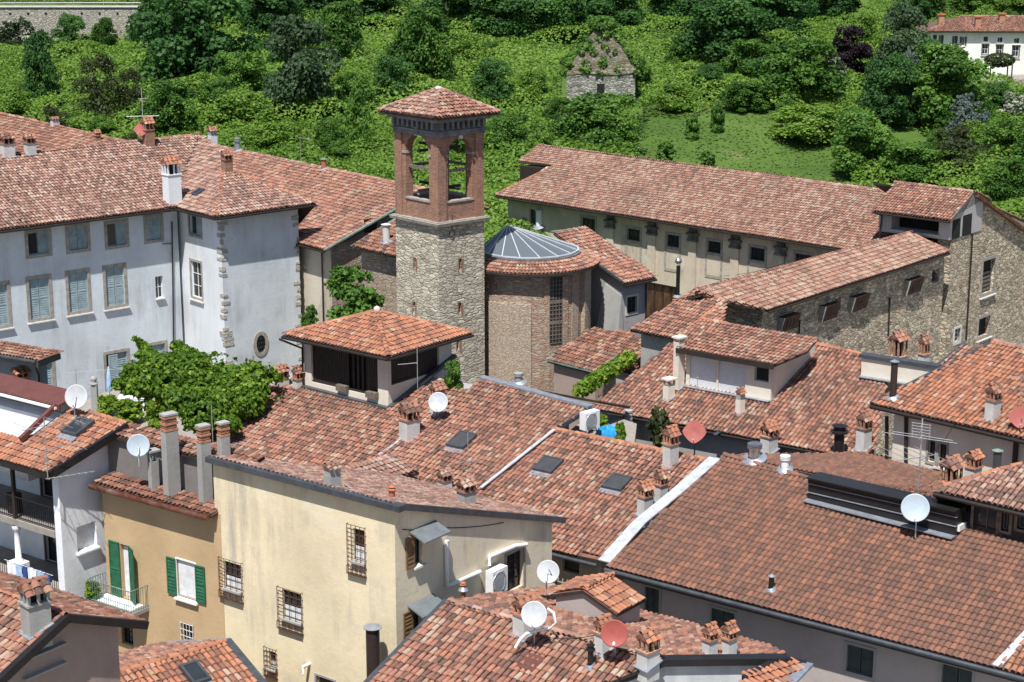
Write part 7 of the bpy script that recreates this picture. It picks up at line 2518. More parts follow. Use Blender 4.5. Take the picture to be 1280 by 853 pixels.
PL_BB = bottom_gable()

# ------------------------------------------------------------------ front centre roof with dishes
def front_centre():
    zr = 11.4
    a = P(561, 753, zr); b = P(815, 824, zr)
    e = unit(b - a); h = V([-e[1], e[0], 0.0])
    L = np.linalg.norm(b - a)
    sl = .34; run = 9.0
    H = House('front_house', 'front house with a mottled orange roof crowded with chimneys and satellite dishes', 'building', V([*(a + b)[:2] / 2, 0]))
    p = Plane.__new__(Plane); p.slope = sl; p.o = a - h * run - UP * run * sl; p.e = e; p.h = h; p.L = L
    p.s = unit(h + UP * sl); n = np.cross(e, p.s); p.n = n if n[2] > 0 else -n
    a_end = p.along(p.hit(820, 834))
    tile_roof(H.root, p, [p.at(-.1, 0), p.hit(640, 905), p.hit(740, 862), p.hit(824, 827), p.at(0, run)], T('t_orange') if False else T('t_mid'), jit=1.1)
    # rear slope: seen at a shallow angle, runs back to the eave of the brown house
    rb = 6.6
    q = Plane.__new__(Plane); q.slope = .27; q.o = a + h * rb - UP * rb * q.slope + e * L * 1.55; q.e = -e; q.h = -h; q.L = L
    q.s = unit(q.h + UP * q.slope); n = np.cross(q.e, q.s); q.n = n if n[2] > 0 else -n
    qp = [a, b] + q.poly([(980, 821), (957, 809), (830, 774), (690, 734.5)])
    tile_roof(H.root, q, qp, T('t_mid'), jit=1.1)
    ridge_caps(H.root, a, b + e * .3, M['t_pale'], .26)
    strip(H.root, [p.at(-.15, 0), p.at(-.1, run)], .2, 'zinc', 'verge_flashing', .14, .04)
    solid_under(H, q, qp, .12, M['pl_front'], -1)
    solid_under(H, p, [p.at(-.1, 0), p.hit(640, 905), p.hit(740, 862), p.hit(824, 827), p.at(0, run)], .3, M['pl_front'], -1)
    H.finish()
    # grey parapet wall with dark capping at the near right
    G = House('parapet_wall', 'pale grey front wall with a dark metal capping and two sloping edges at the bottom', 'wall', P(900, 850, 9))
    c0 = P(762, 853, 11.0); 
    zc = 11.2
    k0, k1, k2 = P(700, 880, zc - .9), P(828, 828, zc), P(985, 826, zc)
    m = MB(); 
    for s0, s1 in ((k0, k1), (k1, k2)):
        d = unit((s1 - s0) * V([1, 1, 0])); nn = V([d[1], -d[0], 0]); nn = nn if nn[1] > 0 else -nn
        m.hexa([V([*s0[:2], -1]), V([*s1[:2], -1]), V([*(s1 + nn * .3)[:2], -1]), V([*(s0 + nn * .3)[:2], -1]), s0, s1, s1 + nn * .3, s0 + nn * .3])
    m.build('wall', M['pl_front'], G.root)
    strip(G.root, [k0, k1], .42, 'black', 'capping', .24, .05); strip(G.root, [k1, k2], .42, 'black', 'capping', .24, .05)
    # roof scrap at the bottom right of it
    s = House('low_outbuilding', 'scrap of tiled roof with a grey metal corner at the bottom centre right', 'shed', P(960, 860, 8))
    pp = Plane((925, 868), (1010, 842), 11.0, .2)
    po = pp.poly([(925, 866), (985, 856), (1008, 832), (976, 824), (930, 850)])
    tile_roof(s.root, pp, po, T('t_orange'))
    solid_under(s, pp, po, .2, M['pl_front'], -1)
    strip(s.root, [po[1], po[2]], .5, 'lead', 'corner_flashing', .1, .08); strip(s.root, [po[2], po[3], po[4]], .2, 'black', 'edge_trim', .16, .05)
    s.finish()
    return p, q
M['pl_front'] = plaster('streaked_grey_plaster', (.55, .56, .57), (.33, .34, .36), .4, .6)
PL_FC, PL_FCB = front_centre()

# ------------------------------------------------------------------ house-like hatch on the front roof
def front_hatch():
    pl = Plane((770, 768), (808, 746), 12.6, .36)
    c = PL_FCB.hit(765, 772)
    z = c[2]
    H = House('roof_hatch', 'small gabled hatch with orange tiles and dark side on the front roof', 'dormer', c)
    A = P(722, 755, z + 1.0); Rg = P(785, 731, z + 1.75); E0 = P(771, 768, z + .95); E1 = P(808, 748, z + .95)
    e = unit((E1 - E0) * V([1, 1, 0])); h = V([-e[1], e[0], 0.0])
    w = np.linalg.norm((E1 - E0)[:2])
    pl = Plane(tuple(E0), tuple(E0 + e), E0[2], .36); pl.h = h if (h[0] < 0) else -h
    pl.h = unit(V([-e[1], e[0], 0])); pl.s = unit(pl.h + UP * .36); n = np.cross(pl.e, pl.s); pl.n = n if n[2] > 0 else -n
    run = 1.5
    tile_roof(H.root, pl, [pl.at(0, 0), pl.at(w, 0), pl.at(w, run), pl.at(0, run)], T('t_orange'))
    back_slope(H.root, pl, 0, w, run, run, T('t_orange'))
    ridge_caps(H.root, pl.at(0, run), pl.at(w, run), M['t_orange'])
    H.foot(gable_foot(pl, 0, w, .2, run, run, .12, .12), M['pl_pink'], z - .6)
    H.finish()
front_hatch()
# ================================================================== CHIMNEYS, AERIALS, DISHES AND OTHER THINGS ON THE ROOFS
def zsurf(u, v, z): return z
C = chimney
RG = 20.3   # palazzo ridge
C(PL_PAL, 10, 196, 167, 23, 'grey chimney with brick cage at the far left end of the palazzo ridge', br='brick', tiles='t_dull')
C(PL_PAL, 38, 193, 168, 19, 'second grey chimney on the palazzo ridge, right beside the far left one', br='brick', tiles='t_mid')
C(PL_L0, 69, 158, 147, 14, 'low wide vent on the dull pink slope', kind='plain', shaft='pl_chim', tiles='t_mid', fl=None)
C(PL_L0, 122, 178, 163, 11, 'short brick chimney where the pink slope meets the palazzo ridge', shaft='brick', fl=None)
r_, b_, h_, x_, y_ = C(PL_PAL, 186, 184, 147, 19, 'dark brick chimney on the palazzo ridge behind a red plate antenna', shaft='brick', br='brick', tiles='t_orange')
C(PL_PAL.lower(.2), 266, 182, 159, 15, 'slim white chimney at the right end of the palazzo ridge', kind='plain', shaft='pl_wing', tiles='t_mid', fl=None)
C(PL_PAL, 216, 254, 197, 29, 'stout white masonry chimney standing in the valley of the palazzo roof', shaft='pl_wing', br='pl_wing', tiles='t_orange')
C(PL_WB, 284, 213, 189, 18, 'small brick chimney on top of the hipped wing roof', shaft='brick', br='brick', tiles='t_mid', fl=None)
flue(PL_L2, 297, 190, 173, 8, 'short grey vent behind the hipped wing roof', 'lead', 'lead', 'rings')
flue(PL_L2, 405, 213, 199, 8, 'short orange flue at the ridge of the roof left of the tower', 'terra', 'pl_chim' if False else 'lead', 'hat')
flue(PL_L3, 483, 304, 280, 11, 'pale cylinder flue on the mossy lean-to beside the tower', 'pl_chim', 'st_sill', 'hat')
C(PL_AN, 690, 292, 262, 0.1, 'x') if False else None
flue(PL_R1.lower(2.6), 674, 284, 262, 10, 'white square-capped flue behind the glazed lantern', 'whitem', 'whitem', 'hat')
flue(9.8, 847, 372, 323, 9, 'black flue with a round steel cowl beside the long pilastered wall', 'black', 'steel', 'ball')
C(PL_R4, 848, 486, 413, 18, 'tall plain white chimney beside the shuttered dormer', kind='slab', shaft='pl_cream', br='pl_cream', cagef=.06)
C(PL_R4, 836, 499, 468, 19, 'short white chimney with a dark hood in front of the tall white one', kind='slab', shaft='pl_cream', br='pl_conc', cagef=.25)
C(PL_R4, 925, 517, 484, 15, 'slim white chimney with a tile cap below the shuttered dormer', kind='plain', shaft='pl_cream', tiles='t_orange')
C(9.0, 785, 560, 505, 17, 'pale square stack with round concrete rings between two roofs', kind='rings', shaft='pl_cream', fl=None)
flue(PL_M.lower(.5), 648, 480, 466, 11, 'grey ringed vent peeping over the grey ridge flashing', 'pl_conc', 'pl_conc', 'rings')
C(PL_MR, 838, 582, 531, 25, 'white chimney with orange brick cage left of the red square antenna', tiles='t_orange')
C(PL_MR, 806, 643, 600, 25, 'front chimney of the pair beside the bright flashing', tiles='t_orange', br='brick_o')
C(PL_MR, 826, 628, 586, 21, 'rear chimney of the pair beside the bright flashing', tiles='t_mid', br='brick_o')
C(PL_R4.lower(.3), 961, 566, 527, 28, 'chimney with a broad orange cap behind the brown roof ridge', tiles='t_orange')
C(PL_R4, 1079, 562, 512, 25, 'white chimney with a slot and brick cage at the right end of the orange slope', br='brick', tiles='t_mid')
flue(PL_R4, 1048, 572, 529, 15, 'black double-collared flue on the orange slope', 'black', 'black', 'top')
C(10.5, 1121, 470, 414, 29, 'broad white chimney with tall brick cage in front of the stone wing', br='brick_o', tiles='t_mid', cagef=.42, fl=None)
C(10.5, 1153, 473, 418, 18, 'narrow white chimney with brick cage in front of the stone wing', br='brick_o', tiles='t_mid', cagef=.3, fl=None)
flue(PL_RH, 1116, 499, 449, 10, 'brown square flue at the left corner of the bright orange roof', 'flue', 'lead', 'hat')
C(PL_RH, 1240, 525, 478, 25, 'pale chimney with brick cage in the middle of the bright orange roof', br='brick', tiles='t_mid')
C(11.9, 1187, 625, 569, 36, 'wide low brick chimney with many openings above the corner roof, left one', br='brick_o', tiles='t_mid', cagef=.4, fl=None)
C(12.4, 1216, 598, 563, 27, 'wide low brick chimney above the corner roof, right one', br='brick_o', tiles='t_orange', cagef=.4, fl=None)
flue(12.0, 1245, 598, 561, 12, 'dark flue with a green cap behind the corner roof', 'zinc', 'copper', 'hat')
flue(PL_BR, 943, 575, 554, 17, 'shiny turbine vent on the ridge of the brown roof', 'steel', 'steel', 'rings')
flue(PL_BR, 981, 588, 569, 12, 'small pale ringed vent on the brown roof ridge, right of the turbine vent', 'whitem', 'whitem', 'rings')
flue(PL_BR, 964, 739, 719, 8, 'little black vent alone on the brown roof', 'black', 'lead', 'hat')
C(PL_M, 512, 549, 502, 32, 'large white chimney with orange brick cage below the belvedere', br='brick_o', tiles='t_mid')
C(PL_M, 547, 517, 476, 25, 'chimney behind the white dish right of the belvedere', br='brick_o', tiles='t_mid')
C(PL_Y, 416, 611, 577, 27, 'plain rendered chimney with a tile lid on the yellow house edge', kind='plain', shaft='pl_conc', tiles='t_pale', fl=None)
C(PL_M, 556, 616, 586, 23, 'small chimney with brick cage left of the leaning aerial', br='brick', tiles='t_pale')
C(PL_Y, 583, 632, 597, 30, 'grey chimney with a wide tiled cap at the yellow house edge', shaft='pl_conc', br='brick', tiles='t_pale', fl=None)
flue(PL_Y, 490, 627, 606, 9, 'terracotta pot vent at the yellow house corner', 'terra', 'terra', 'terra')
flue(11.0, 579, 740, 727, 7, 'tiny terracotta vent beside the wall air conditioner', 'terra', 'terra', 'terra')
C(PL_M.lower(.3), 352, 489, 456, 24, 'orange capped chimney at the left of the belvedere, outer one', tiles='t_mid', br='brick_o', fl=None)
C(PL_M.lower(.3), 373, 493, 457, 17, 'orange capped chimney tucked behind the belvedere corner', tiles='t_mid', br='brick_o', fl=None)
C(11.6, 27, 487, 459, 28, 'brick chimney with an orange tile cap in front of the blue grey house', tiles='t_orange', shaft='brick_o', br='brick_o', fl=None)
C(PL_TB, 193, 613, 552, 17, 'square cement stack with three flat rings behind the tan house', kind='slab', shaft='pl_conc', br='pl_conc', cagef=.2, fl=None)
C(13.0, 215, 608, 514, 28, 'tall tapering cement chimney with layered brick top', kind='bricks', shaft='pl_conc', fl=None, cagef=.12, ratio=.7)
C(13.14, 257, 613, 528, 22, 'brick topped chimney on a rough cement pier, left of two', kind='bricks', shaft='pl_conc', fl=None, cagef=.14)
C(13.8, 281, 592, 523, 20, 'brick topped chimney on a rough cement pier, right of two', kind='bricks', shaft='pl_conc', fl=None, cagef=.14)
C(PL_BLL, 46, 788, 721, 47, 'large grey chimney with a dull red ribbed cap on the pink gable house', shaft='pl_conc', br='pl_conc', tiles='t_dull')
C(PL_FC, 657, 793, 742, 40, 'chimney half hidden behind the white dish on the front roof', tiles='t_orange')
C(PL_FC, 754, 815, 768, 29, 'white chimney with orange cap directly behind the round red dish', tiles='t_orange')
C(PL_FC, 810, 832, 785, 36, 'chimney with an orange gabled cap right of the round red dish', tiles='t_orange', cagef=.38)
C(PL_FCB, 887, 822, 778, 25, 'left chimney of the twin pair at the grey parapet', tiles='t_orange')
C(PL_FCB, 911, 822, 776, 24, 'right chimney of the twin pair at the grey parapet', tiles='t_orange')
flue(6.5, 468, 900, 771, 20, 'tall dark brown flue with a disc cap in front of the yellow house', 'flue', 'lead', 'hat')
flue(PL_FC, 738, 836, 803, 8, 'short black vent pipe on the front roof below the round red dish', 'black', 'black', 'top')

# ------------------------------------------------------------------ dishes
def on(pl, u, v): return pl.hit(u, v) if isinstance(pl, Plane) else P(u, v, pl)
def dish_at(pl, ub, vb, u, v, rpx, label, mat='dish_w', face=(-.35, -1, .45), fwd=0.0):
    b = on(pl, ub, vb); dd = depth(b) - fwd
    d = ray(u, v); t = dd / 1.0
    c = EYE + d * dd
    dish(b, c, rpx * dd / F, label, mat, face)
dish_at(PL_WH, 94, 526, 96, 496, 15, 'white satellite dish on the small roof of the loggia house', 'dish_w', (-.2, -1, .3))
dish_at(13.75, 174, 584, 173, 557, 14, 'grey satellite dish on the shaded wall beside the cement chimneys', 'dish_g', (.15, -1, .3))
dish_at(PL_M, 548, 523, 548, 503, 12.5, 'white satellite dish right of the belvedere foot', 'dish_w', (-.2, -1, .4), .6)
dish_at(10.6, 683, 744, 685.5, 715, 14.5, 'white satellite dish on a pole at the corner of the yellow house', 'dish_w', (-.3, -1, .4))
dish_at(PL_FC, 668, 808, 668, 768, 16.5, 'white satellite dish with a bent hose on the front roof', 'dish_w', (-.25, -1, .35), .8)
dish_at(PL_FC, 769, 822, 768, 792, 17, 'round brick red satellite dish on the front roof', 'dish_r', (-.1, -1, .35), .8)
dish_at(PL_BR, 1144, 674, 1144, 635, 17.5, 'pale blue satellite dish in front of the black ridge dormer', 'dish_g', (-.2, -1, .35), .4)
def plate_at(pl, ub, vb, u, v, spx, label, fwd=0.0):
    b = on(pl, ub, vb); dd = depth(b) - fwd
    plate_dish(b, EYE + ray(u, v) * dd, spx * dd / F, label)
plate_at(PL_PAL, 180, 182, 177, 161.5, 14, 'red plate antenna leaning on the dark brick chimney of the palazzo', .5)
plate_at(PL_MR, 868, 571, 868, 540, 21, 'red square antenna on two posts by the bright flashing', .3)
plate_at(PL_RH, 1276, 541, 1275, 522, 20, 'red plate antenna at the far right on the bright orange roof')
m = MB()
p = [EYE + ray(u, v) * (depth(PL_FC.hit(668, 800)) - .9) for u, v in ((684, 761), (692, 766), (694, 778), (688, 786), (672, 788), (658, 792), (650, 800), (644, 810))]
m.tube(p, .055, 7); o = m.build('hose', M['whitem']); setp(o, 'bent white hose running past the white dish on the front roof', 'hose')

# ------------------------------------------------------------------ television aerials
def mast(pl, u, vb, vt, label, booms, **k):
    b = on(pl, u, vb); t = EYE + ray(u, vt) * depth(b); t[0] = b[0]; t[1] = b[1]
    r = aerial(b, t, label, booms, **k)
    return r, b, t
mast(PL_M, 522.5, 520, 422, 'aerial on a tall mast in front of the belvedere screens', [(.72, 200, 1.0, 9, .22, .5)])
mast(PL_PAL, 180, 178, 108, 'aerial rising from the dark brick chimney of the palazzo', [(.48, 10, 2.2, 3, .9, 0), (.8, 40, .7, 4, .5, .1)], r=.03)
mast(PL_WH, 60, 600, 517, 'tall aerial with long thin elements in front of the small white house roof', [(.88, 45, 2.6, 4, 2.6, .3), (.5, 35, 2.4, 4, 2.8, .4), (.02, 30, 2.0, 8, .4, .9)])
mast(PL_M, 585, 592, 537, 'leaning aerial with long horizontal rods on the central roof', [(.30, 30, 1.6, 3, 3.6, 0)], r=.018)
r_, b_, t_ = mast(PL_BR, 1146.5, 637, 515, 'large aerial with a grid panel above the pale blue dish', [(.58, 25, 2.2, 5, 3.6, -.2), (.80, 60, .6, 2, 3.0, 0)], r=.032)
panel_aerial(r_, t_ - UP * .5, -120, 'alu')
mast(PL_R4, 871, 512, 466, 'small aerial standing in front of the roller blinds', [(.92, 200, 1.0, 6, .3, .4)], r=.018)
mast(7.0, 98, 520, 458, 'thin aerial on a pole before the palazzo wall', [(.93, 20, 3.6, 8, .3, 1.2)], r=.022)
mast(PL_TB, 268, 598, 500, 'thin aerial rising above the brick topped chimneys', [(.42, 30, 2.0, 10, .3, .6)], r=.02)
mast(PL_RH, 1274, 510, 466, 'slender bare aerial on the bright orange roof', [(.96, 20, 1.0, 2, .5, -.2)], r=.02)
mast(PL_L2, 376, 205, 168, 'thin wire aerial on the ridge left of the tower', [(.9, 150, 1.4, 2, .3, -.4)], r=.015)

# ------------------------------------------------------------------ roof windows
skylight(PL_M, 578, 554, 24, 30, 'closed dark roof window on the central slope below the belvedere chimney')
skylight(PL_MR, 686, 585, 26, 27, 'closed dark roof window in the middle of the central slope')
skylight(PL_MR, 772, 607, 26, 27, 'closed dark roof window beside the chimney pair on the central slope')
skylight(PL_WA, 246, 240, 1, 1, 'x') if False else None
skylight(PL_WB, 249, 243, 10, 12, 'tiny glass roof window on the hipped wing roof', 'glass')
skylight(PL_FC, 664, 832, 26, 24, 'flat brown metal sheet set in the front roof tiles', 'brown_sheet') if False else None
def sheet():
    c = PL_FC.hit(664, 832); k = mpp(c); m = MB()
    m.box(c + PL_FC.n * .14, PL_FC.e * 13 * k, PL_FC.s * 14 * k, PL_FC.n * .02)
    setp(m.build('metal_sheet', M['brown_sheet']), 'flat brown metal sheet lying on the front roof tiles', 'sheet')
sheet()

# ------------------------------------------------------------------ air conditioners
a, z = W_YA.hit(612, 741)
c = W_YA.pt(a, z, .35)
ac_unit(c, W_YA.e, -W_YA.n, .95, .36, 1.0, 'white air conditioner standing below the pipe on the yellow house side')
c = P(737, 538, 11.35)
ac_unit(c, AD, -BD * -1 * -1, .95, .4, .85, 'white air conditioner on the flat between the two central ridges')

# ------------------------------------------------------------------ little roof terrace between the central roofs: tarpaulin, pots, tree
def roof_terrace():
    z = 10.7
    q = [P(705, 544, z), P(758, 556, z), P(792, 562, z), P(796, 530, z), P(745, 512, z)]
    m = MB(); m.slab(q, .4); o = m.build('roof_terrace', M['floor']); setp(o, 'sunken terrace floor between the central roof and the orange slope', 'terrace')
    c = P(762, 548, z); k = mpp(c)
    t = MB(); n = 12; g = np.random.default_rng(2)
    vs = []; 
    for i in range(n):
        for j in range(n):
            x, y = i / (n - 1) - .5, j / (n - 1) - .5
            hgt = .6 * max(0, 1 - (2.0 * max(abs(x), abs(y))) ** 4) + g.normal(0, .05)
            vs.append(c + AD * x * .9 + BD * y * 1.3 + UP * max(.02, hgt))
    t.add(vs, [(i * n + j, i * n + j + 1, (i + 1) * n + j + 1, (i + 1) * n + j) for i in range(n - 1) for j in range(n - 1)], 0, False)
    setp(t.build('tarpaulin', M['tarp']), 'bright blue tarpaulin thrown over something beside the white air conditioner', 'tarpaulin')
    crown_mesh('pot', 21, 900, 'round', 'l_wist', .16); crown_mesh('autumn', 22, 1000, 'round', 'l_olive', .12)
    c = P(822, 560, 9.9); kk = mpp(c)
    tree(c, 1.2, 2.1, 'autumn', 'small potted tree with olive and reddish leaves left of the red square antenna', 'terrace plants')
    c = P(775, 556, z); tree(c, .6, 1.1, 'pot', 'leafy plant against the ringed square stack', 'terrace plants', 'plant', 'plant', 0, False)
    c = P(752, 540, z); tree(c, .7, .9, 'pot', 'bushy green plant beside the blue tarpaulin', 'terrace plants', 'plant', 'plant', 1, False)
roof_terrace()

# green hedge between apse shed and orange slope, bush by the belvedere, tree left of tower
def greens():
    g = np.random.default_rng(12)
    p0, p1 = P(724, 500, 9.8), P(788, 456, 9.8)
    n = 2600; t = g.random(n)
    d = g.normal(0, 1, (n, 3)); d /= np.linalg.norm(d, axis=1)[:, None]
    cs = p0 + (p1 - p0) * t[:, None] + d * V([.42, .42, .45]) * g.uniform(.6, 1.1, n)[:, None] + UP * .5
    vs, q = leaf_cards(cs, d, .2, g)
    root = thing('hedge', 'clipped light green hedge along the orange slope behind the apse shed', 'hedge', (p0 + p1) / 2)
    raw_mesh('foliage', vs, q, [M['l_wist']], root, np.stack([np.clip(g.normal(.5, .2, n), 0, 1), g.random(n)], 1), None, [False] * n)
    crown_mesh('tall_bush', 23, 2600, 'tall', 'l_mid', .07)
    b = P(441, 410, 10.0); k = mpp(b)
    tree(b, 78 * k, 80 * k, 'tall_bush', 'leafy tree growing between the palazzo wing and the tower', 'trees among the roofs')
    b = P(567, 496, 11.5); k = mpp(b)
    tree(b, 30 * k, 48 * k, 'tall_bush', 'green bush squeezed between belvedere and tower foot', 'trees among the roofs', 'bush', 'bush', 2, False)
    b = P(388, 415, 10.0); k = mpp(b)
    tree(b, 26 * k, 34 * k, 'tall_bush', 'low bush behind the belvedere roof at the palazzo wing', 'trees among the roofs', 'bush', 'bush', 4, False)
greens()

# ------------------------------------------------------------------ palazzo terrace with the climber
def terrace_garden():
    z = 6.6
    q = [P(90, 505, z), P(170, 560, z), P(360, 545, z), P(360, 478, z), P(190, 470, z)]
    m = MB(); m.slab(q, .4); setp(m.build('garden_terrace', M['floor']), 'paved garden terrace below the palazzo wall', 'terrace')
    g = np.random.default_rng(33)
    root = thing('climber', 'huge bright green climbing plant sprawling over a pergola before the palazzo', 'climbing plant', P(260, 520, z))
    blobs = [(185, 475, 36, 24), (215, 468, 40, 26), (250, 475, 46, 30), (290, 478, 44, 30), (320, 482, 36, 26), (240, 500, 36, 26), (275, 505, 40, 26), (218, 490, 30, 22), (250, 522, 28, 18), (305, 500, 30, 22), (175, 462, 22, 10), (230, 442, 16, 8), (246, 450, 18, 9), (176, 437, 14, 10), (188, 446, 14, 9), (165, 472, 20, 12), (222, 432, 9, 6), (170, 428, 8, 5), (204, 452, 12, 9), (262, 446, 14, 8), (285, 452, 14, 9), (312, 462, 14, 9), (150, 480, 12, 7), (285, 530, 16, 12), (160, 466, 12, 5), (178, 432, 8, 5), (196, 448, 10, 6), (228, 436, 9, 5), (240, 442, 10, 6), (258, 449, 11, 6), (166, 424, 5, 4)]
    cs, ns = [], []
    dd = 92.0
    for (u, v, ru, rv) in blobs:
        dz = dd - (v - 480) * .06
        c = EYE + ray(u, v) * dz; k = dz / F
        n = int(ru * rv * 6.5) + 60
        d = g.normal(0, 1, (n, 3)); d /= np.linalg.norm(d, axis=1)[:, None]
        cs.append(c + d * V([ru * k, ru * k * .9, rv * k]) * .80 * g.normal(.9, .2, n)[:, None]); ns.append(d)
    cs, ns = np.vstack(cs), np.vstack(ns)
    hole = vnoise(cs[:, 0] + cs[:, 1] * .6, cs[:, 2] * 1.3 + cs[:, 1] * .4, .9, 61) * .65 + vnoise(cs[:, 0] - cs[:, 1], cs[:, 2] * 1.7, .42, 62) * .35
    kp = hole > .36; cs, ns = cs[kp], ns[kp]; n = len(cs)
    vs, qd = leaf_cards(cs, ns, .22, g, .3)
    raw_mesh('foliage', vs, qd, [M['l_wist']], root, np.stack([np.clip(g.normal(.42, .24, n), 0, 1), g.random(n)], 1), None, [False] * n)
    m = MB()
    for (u, v) in ((190, 520), (250, 540), (320, 530)):
        b = P(u, v, z); m.tube([b, b + UP * 3.0], .06, 6)
    m.build('pergola_post', M['ironb'], root)
    m = MB(); b = P(250, 525, z); m.tube([b, b + V([.2, .1, 1.2]), b + V([0, .2, 2.8])], [.16, .12, .06], 7); m.build('trunk', M['bark'], root)
    for i, (u, v, w, h, lab) in enumerate([(135, 520, 26, 22, 'low shrub at the left of the terrace garden, by the pillar'), (160, 528, 34, 24, 'leafy shrub in front of the terrace door'), (196, 535, 26, 30, 'broad leaved plant beside the tall cement chimney'), (180, 512, 20, 18, 'small shrub beside the terrace table')]):
        b = P(u, v, z); k = mpp(b); tree(b, w * k * 1.2, h * k * 1.2, 'pot', lab, 'shrubs of the terrace garden', 'shrub', 'shrub', i, False)
    # pillar with ball, table with cloth, folded parasol
    b = P(119.5, 516, z); r = thing('stone_pillar', 'slim grey stone pillar with a ball finial at the terrace edge', 'pillar', b); k = mpp(b)
    m = MB(); m.box(b + UP * 37 * k * .5, V([.18, 0, 0]), V([0, .18, 0]), UP * 37 * k * .5); m.build('shaft', M['pl_conc'], r)
    m = MB(); m.lathe(b + UP * 37 * k, [(.26, 0), (.26, .1), (.1, .14), (.19, .25), (.2, .35), (.12, .46), (0, .5)], 12); m.build('finial', M['pl_conc'], r)
    b = P(166, 512, z); r = thing('terrace_table', 'terrace table under a white cloth in front of the palazzo', 'table', b)
    m = MB(); m.box(b + UP * .74, V([.8, 0, 0]), V([0, .5, 0]), UP * .03); m.build('tabletop', M['white'], r)
    m = MB()
    for sx in (-1, 1):
        m.box(b + V([sx * .803, 0, .55]), V([.01, 0, 0]), V([0, .51, 0]), UP * .2); m.box(b + V([0, sx * .513, .55]), V([.8, 0, 0]), V([0, .01, 0]), UP * .2)
    m.box(b + UP * .785, V([.815, 0, 0]), V([0, .525, 0]), UP * .012); m.build('cloth', M['cloth_w'], r)
    for sx in (-1, 1):
        for sy in (-1, 1):
            l = MB(); l.box(b + V([sx * .7, sy * .4, .35]), V([.03, 0, 0]), V([0, .03, 0]), UP * .36); l.build('leg', M['white'], r)
    b = P(138, 505, z); r = thing('parasol', 'folded pale blue parasol beside the terrace door', 'parasol', b); k = mpp(b)
    m = MB(); m.tube([b, b + UP * 2.3], .03, 6); m.build('pole', M['white'], r)
    m = MB(); m.lathe(b + UP * .8, [(.16, 0), (.2, .15), (.14, .9), (.05, 1.45), (0, 1.5)], 10); m.build('canopy', M['cloth_b'], r)
terrace_garden()

# ------------------------------------------------------------------ laundry and plants on the loggia
def laundry():
    z = WH_Z - 5.75
    s = V([*PL_WH.at(PL_WH.along(P(61, 592, WH_Z)) - 3.0, .2)[:2], z + 1.35]); 
    e = unit(V([*WH_B[:2], 0]))
    n_ = V([e[1], -e[0], 0])
    s = s + n_ * .25
    o = MB(); o.tube([s - e * .2, s + e * 2.9], .012, 4); setp(o.build('washing_line', M['whitem']), 'thin washing line along the lower loggia railing', 'washing line')
    items = [(.0, .55, .75, 'cloth_w', 'white towel hanging first on the washing line'), (.6, .35, .6, 'cloth_b', 'pale blue shirt on the washing line'), (1.0, .28, .95, 'navy', 'dark blue trousers on the washing line'), (1.32, .55, 1.15, 'cloth_w', 'long white sheet in the middle of the washing line'), (1.95, .4, .6, 'cloth_b', 'light blue cloth right of the long white sheet'), (2.4, .35, .55, 'navy', 'small navy cloth at the end of the washing line')]
    g = np.random.default_rng(9)
    for a, w, h, mt, lab in items:
        m = MB(); nx, nz = 8, 6; vs = []
        for j in range(nz + 1):
            for i in range(nx + 1):
                f = i / nx; vs.append(s + e * (a + w * f) - UP * (h * j / nz + .03 * math.sin(f * 9 + a)) + n_ * (.03 + .04 * math.sin(f * 11 + a * 3) * j / nz))
        k = nx + 1
        m.add(vs, [(j * k + i, j * k + i + 1, (j + 1) * k + i + 1, (j + 1) * k + i) for j in range(nz) for i in range(nx)], 0, True)
        bk = [v - n_ * .06 for v in vs]
        m.add(bk, [(j * k + i, (j + 1) * k + i, (j + 1) * k + i + 1, j * k + i + 1) for j in range(int(nz * .7)) for i in range(nx)], 0, True)
        setp(m.build('hanging_cloth', M[mt]), lab, 'laundry', 'laundry on the washing line')
laundry()
def balcony_plants():
    a0, a1, z0, z1 = W_TB.rect(152, 163.5, 682, 748)
    b = W_TB.pt(a0 - .95, z0 - .05, .8)
    r = thing('potted_plant', 'green trailing plant in a planter on the balcony corner', 'potted plant', b)
    m = MB(); m.box(b + UP * .12, W_TB.e * .3, W_TB.n * .12, UP * .12); m.build('pot', M['pot'], r)
    c = bpy.data.objects.new('foliage', CROWNS['pot']); COL.objects.link(c); c.parent = r; c.location = (0, 0, .1); c.scale = (.75, .6, .7)
balcony_plants()

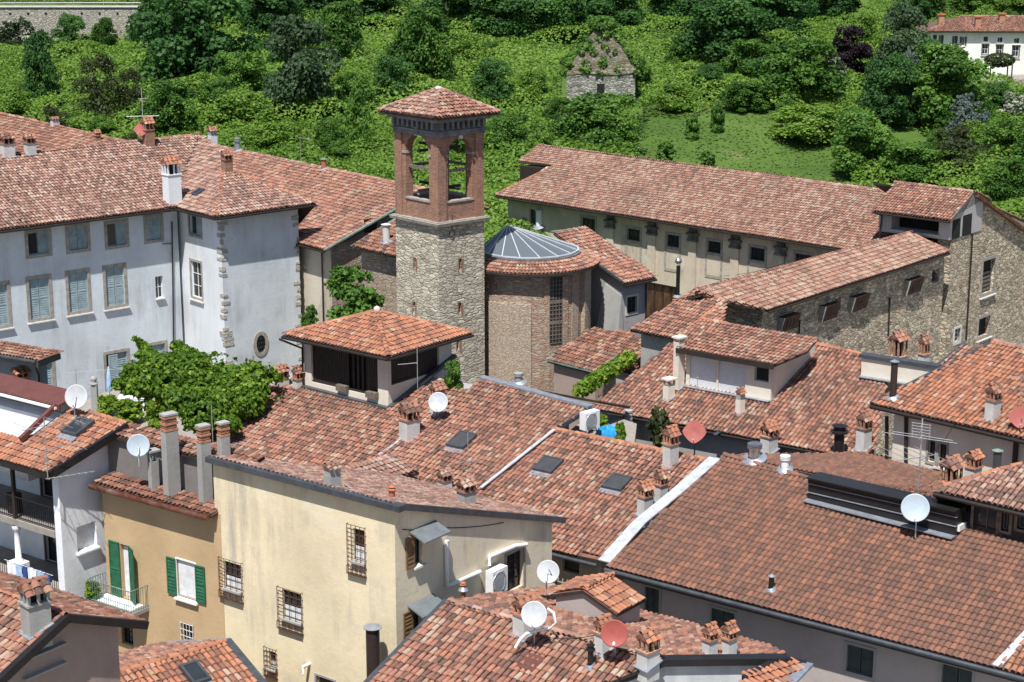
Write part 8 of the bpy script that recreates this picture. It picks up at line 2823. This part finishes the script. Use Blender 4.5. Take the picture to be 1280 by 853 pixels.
# ------------------------------------------------------------------ loose wires
def wire(label, pts, sag=.35, r=.014):
    a = [V(p) for p in pts]; m = MB()
    for p, q in zip(a[:-1], a[1:]):
        m.tube([p + (q - p) * t - UP * sag * 4 * t * (1 - t) for t in np.linspace(0, 1, 11)], r, 4, cap=False)
    setp(m.build('cable', M['black']), label, 'cable', 'loose cables between the roofs')
wire('cable slung from the long pilastered wall to the stone wing roof', [W_R1.pt(*W_R1.hit(905, 345), .1), W_R1.pt(*W_R1.hit(1000, 322), .4), PL_R3.hit(1060, 330) + UP * .2], .25)
wire('cable from the red square antenna to the ringed square stack', [PL_MR.hit(866, 560) + UP * 1.0, P(792, 515, 11.5)], .3)
wire('cable from the large grid panel aerial to the bright orange roof', [PL_BR.hit(1148, 610) + UP * 1.2, PL_RH.hit(1200, 520) + UP * .1], .4)
wire('cable stapled under the parapet of the yellow house side', [W_YA.pt(.4, 13.7, .04), W_YA.pt(3.0, 13.0, .04), W_YA.pt(6.5, 12.2, .04)], .06, .018)
wire('cable from the white dish at the yellow house corner to the front roof', [P(686, 712, 11.6), PL_FCB.hit(720, 757) + UP * .15], .2)
wire('cable from the dish on the front roof to its chimney neighbour', [PL_FC.hit(672, 805) + UP * .3, PL_FC.hit(744, 806) + UP * .35], .12)
# ------------------------------------------------------------------ camera, light, world
cam = bpy.data.cameras.new('camera')
cam.sensor_fit = 'HORIZONTAL'; cam.sensor_width = 36; cam.lens = 36 * F / 1280
cam.clip_start = 1; cam.clip_end = 6000
co = bpy.data.objects.new('camera', cam); COL.objects.link(co)
co.location = EYE; co.rotation_euler = (math.radians(90) - PIT, 0, 0)
SC.camera = co
SUN_AZ, SUN_EL = -103.5, 62.5
sd = V([math.cos(math.radians(SUN_AZ)) * math.cos(math.radians(SUN_EL)), math.sin(math.radians(SUN_AZ)) * math.cos(math.radians(SUN_EL)), math.sin(math.radians(SUN_EL))])
sl = bpy.data.lights.new('sun', 'SUN'); sl.energy = 5.0; sl.angle = math.radians(.53); sl.color = (1, .97, .92)
so = bpy.data.objects.new('sun', sl); COL.objects.link(so)
import mathutils
so.rotation_euler = mathutils.Vector(tuple(sd)).to_track_quat('Z', 'Y').to_euler()
so.location = (0, 0, 80)
w = bpy.data.worlds.new('World'); SC.world = w; w.use_nodes = True
nt = w.node_tree
bg = nt.nodes['Background']
sk = nt.nodes.new('ShaderNodeTexSky'); sk.sky_type = 'NISHITA'; sk.sun_disc = False
sk.sun_elevation = math.radians(SUN_EL); sk.sun_rotation = math.radians(90 - SUN_AZ)
sk.air_density = 1.0; sk.dust_density = .6; sk.ozone_density = 1.5
nt.links.new(sk.outputs[0], bg.inputs[0]); bg.inputs[1].default_value = .078
SC.view_settings.view_transform = 'Standard'; SC.view_settings.look = 'None'
SC.view_settings.exposure = .43; SC.view_settings.gamma = 1
SC.view_settings.use_curve_mapping = False
SC.cycles.max_bounces = 6
SC.cycles.diffuse_bounces = 3
SC.cycles.transparent_max_bounces = 4
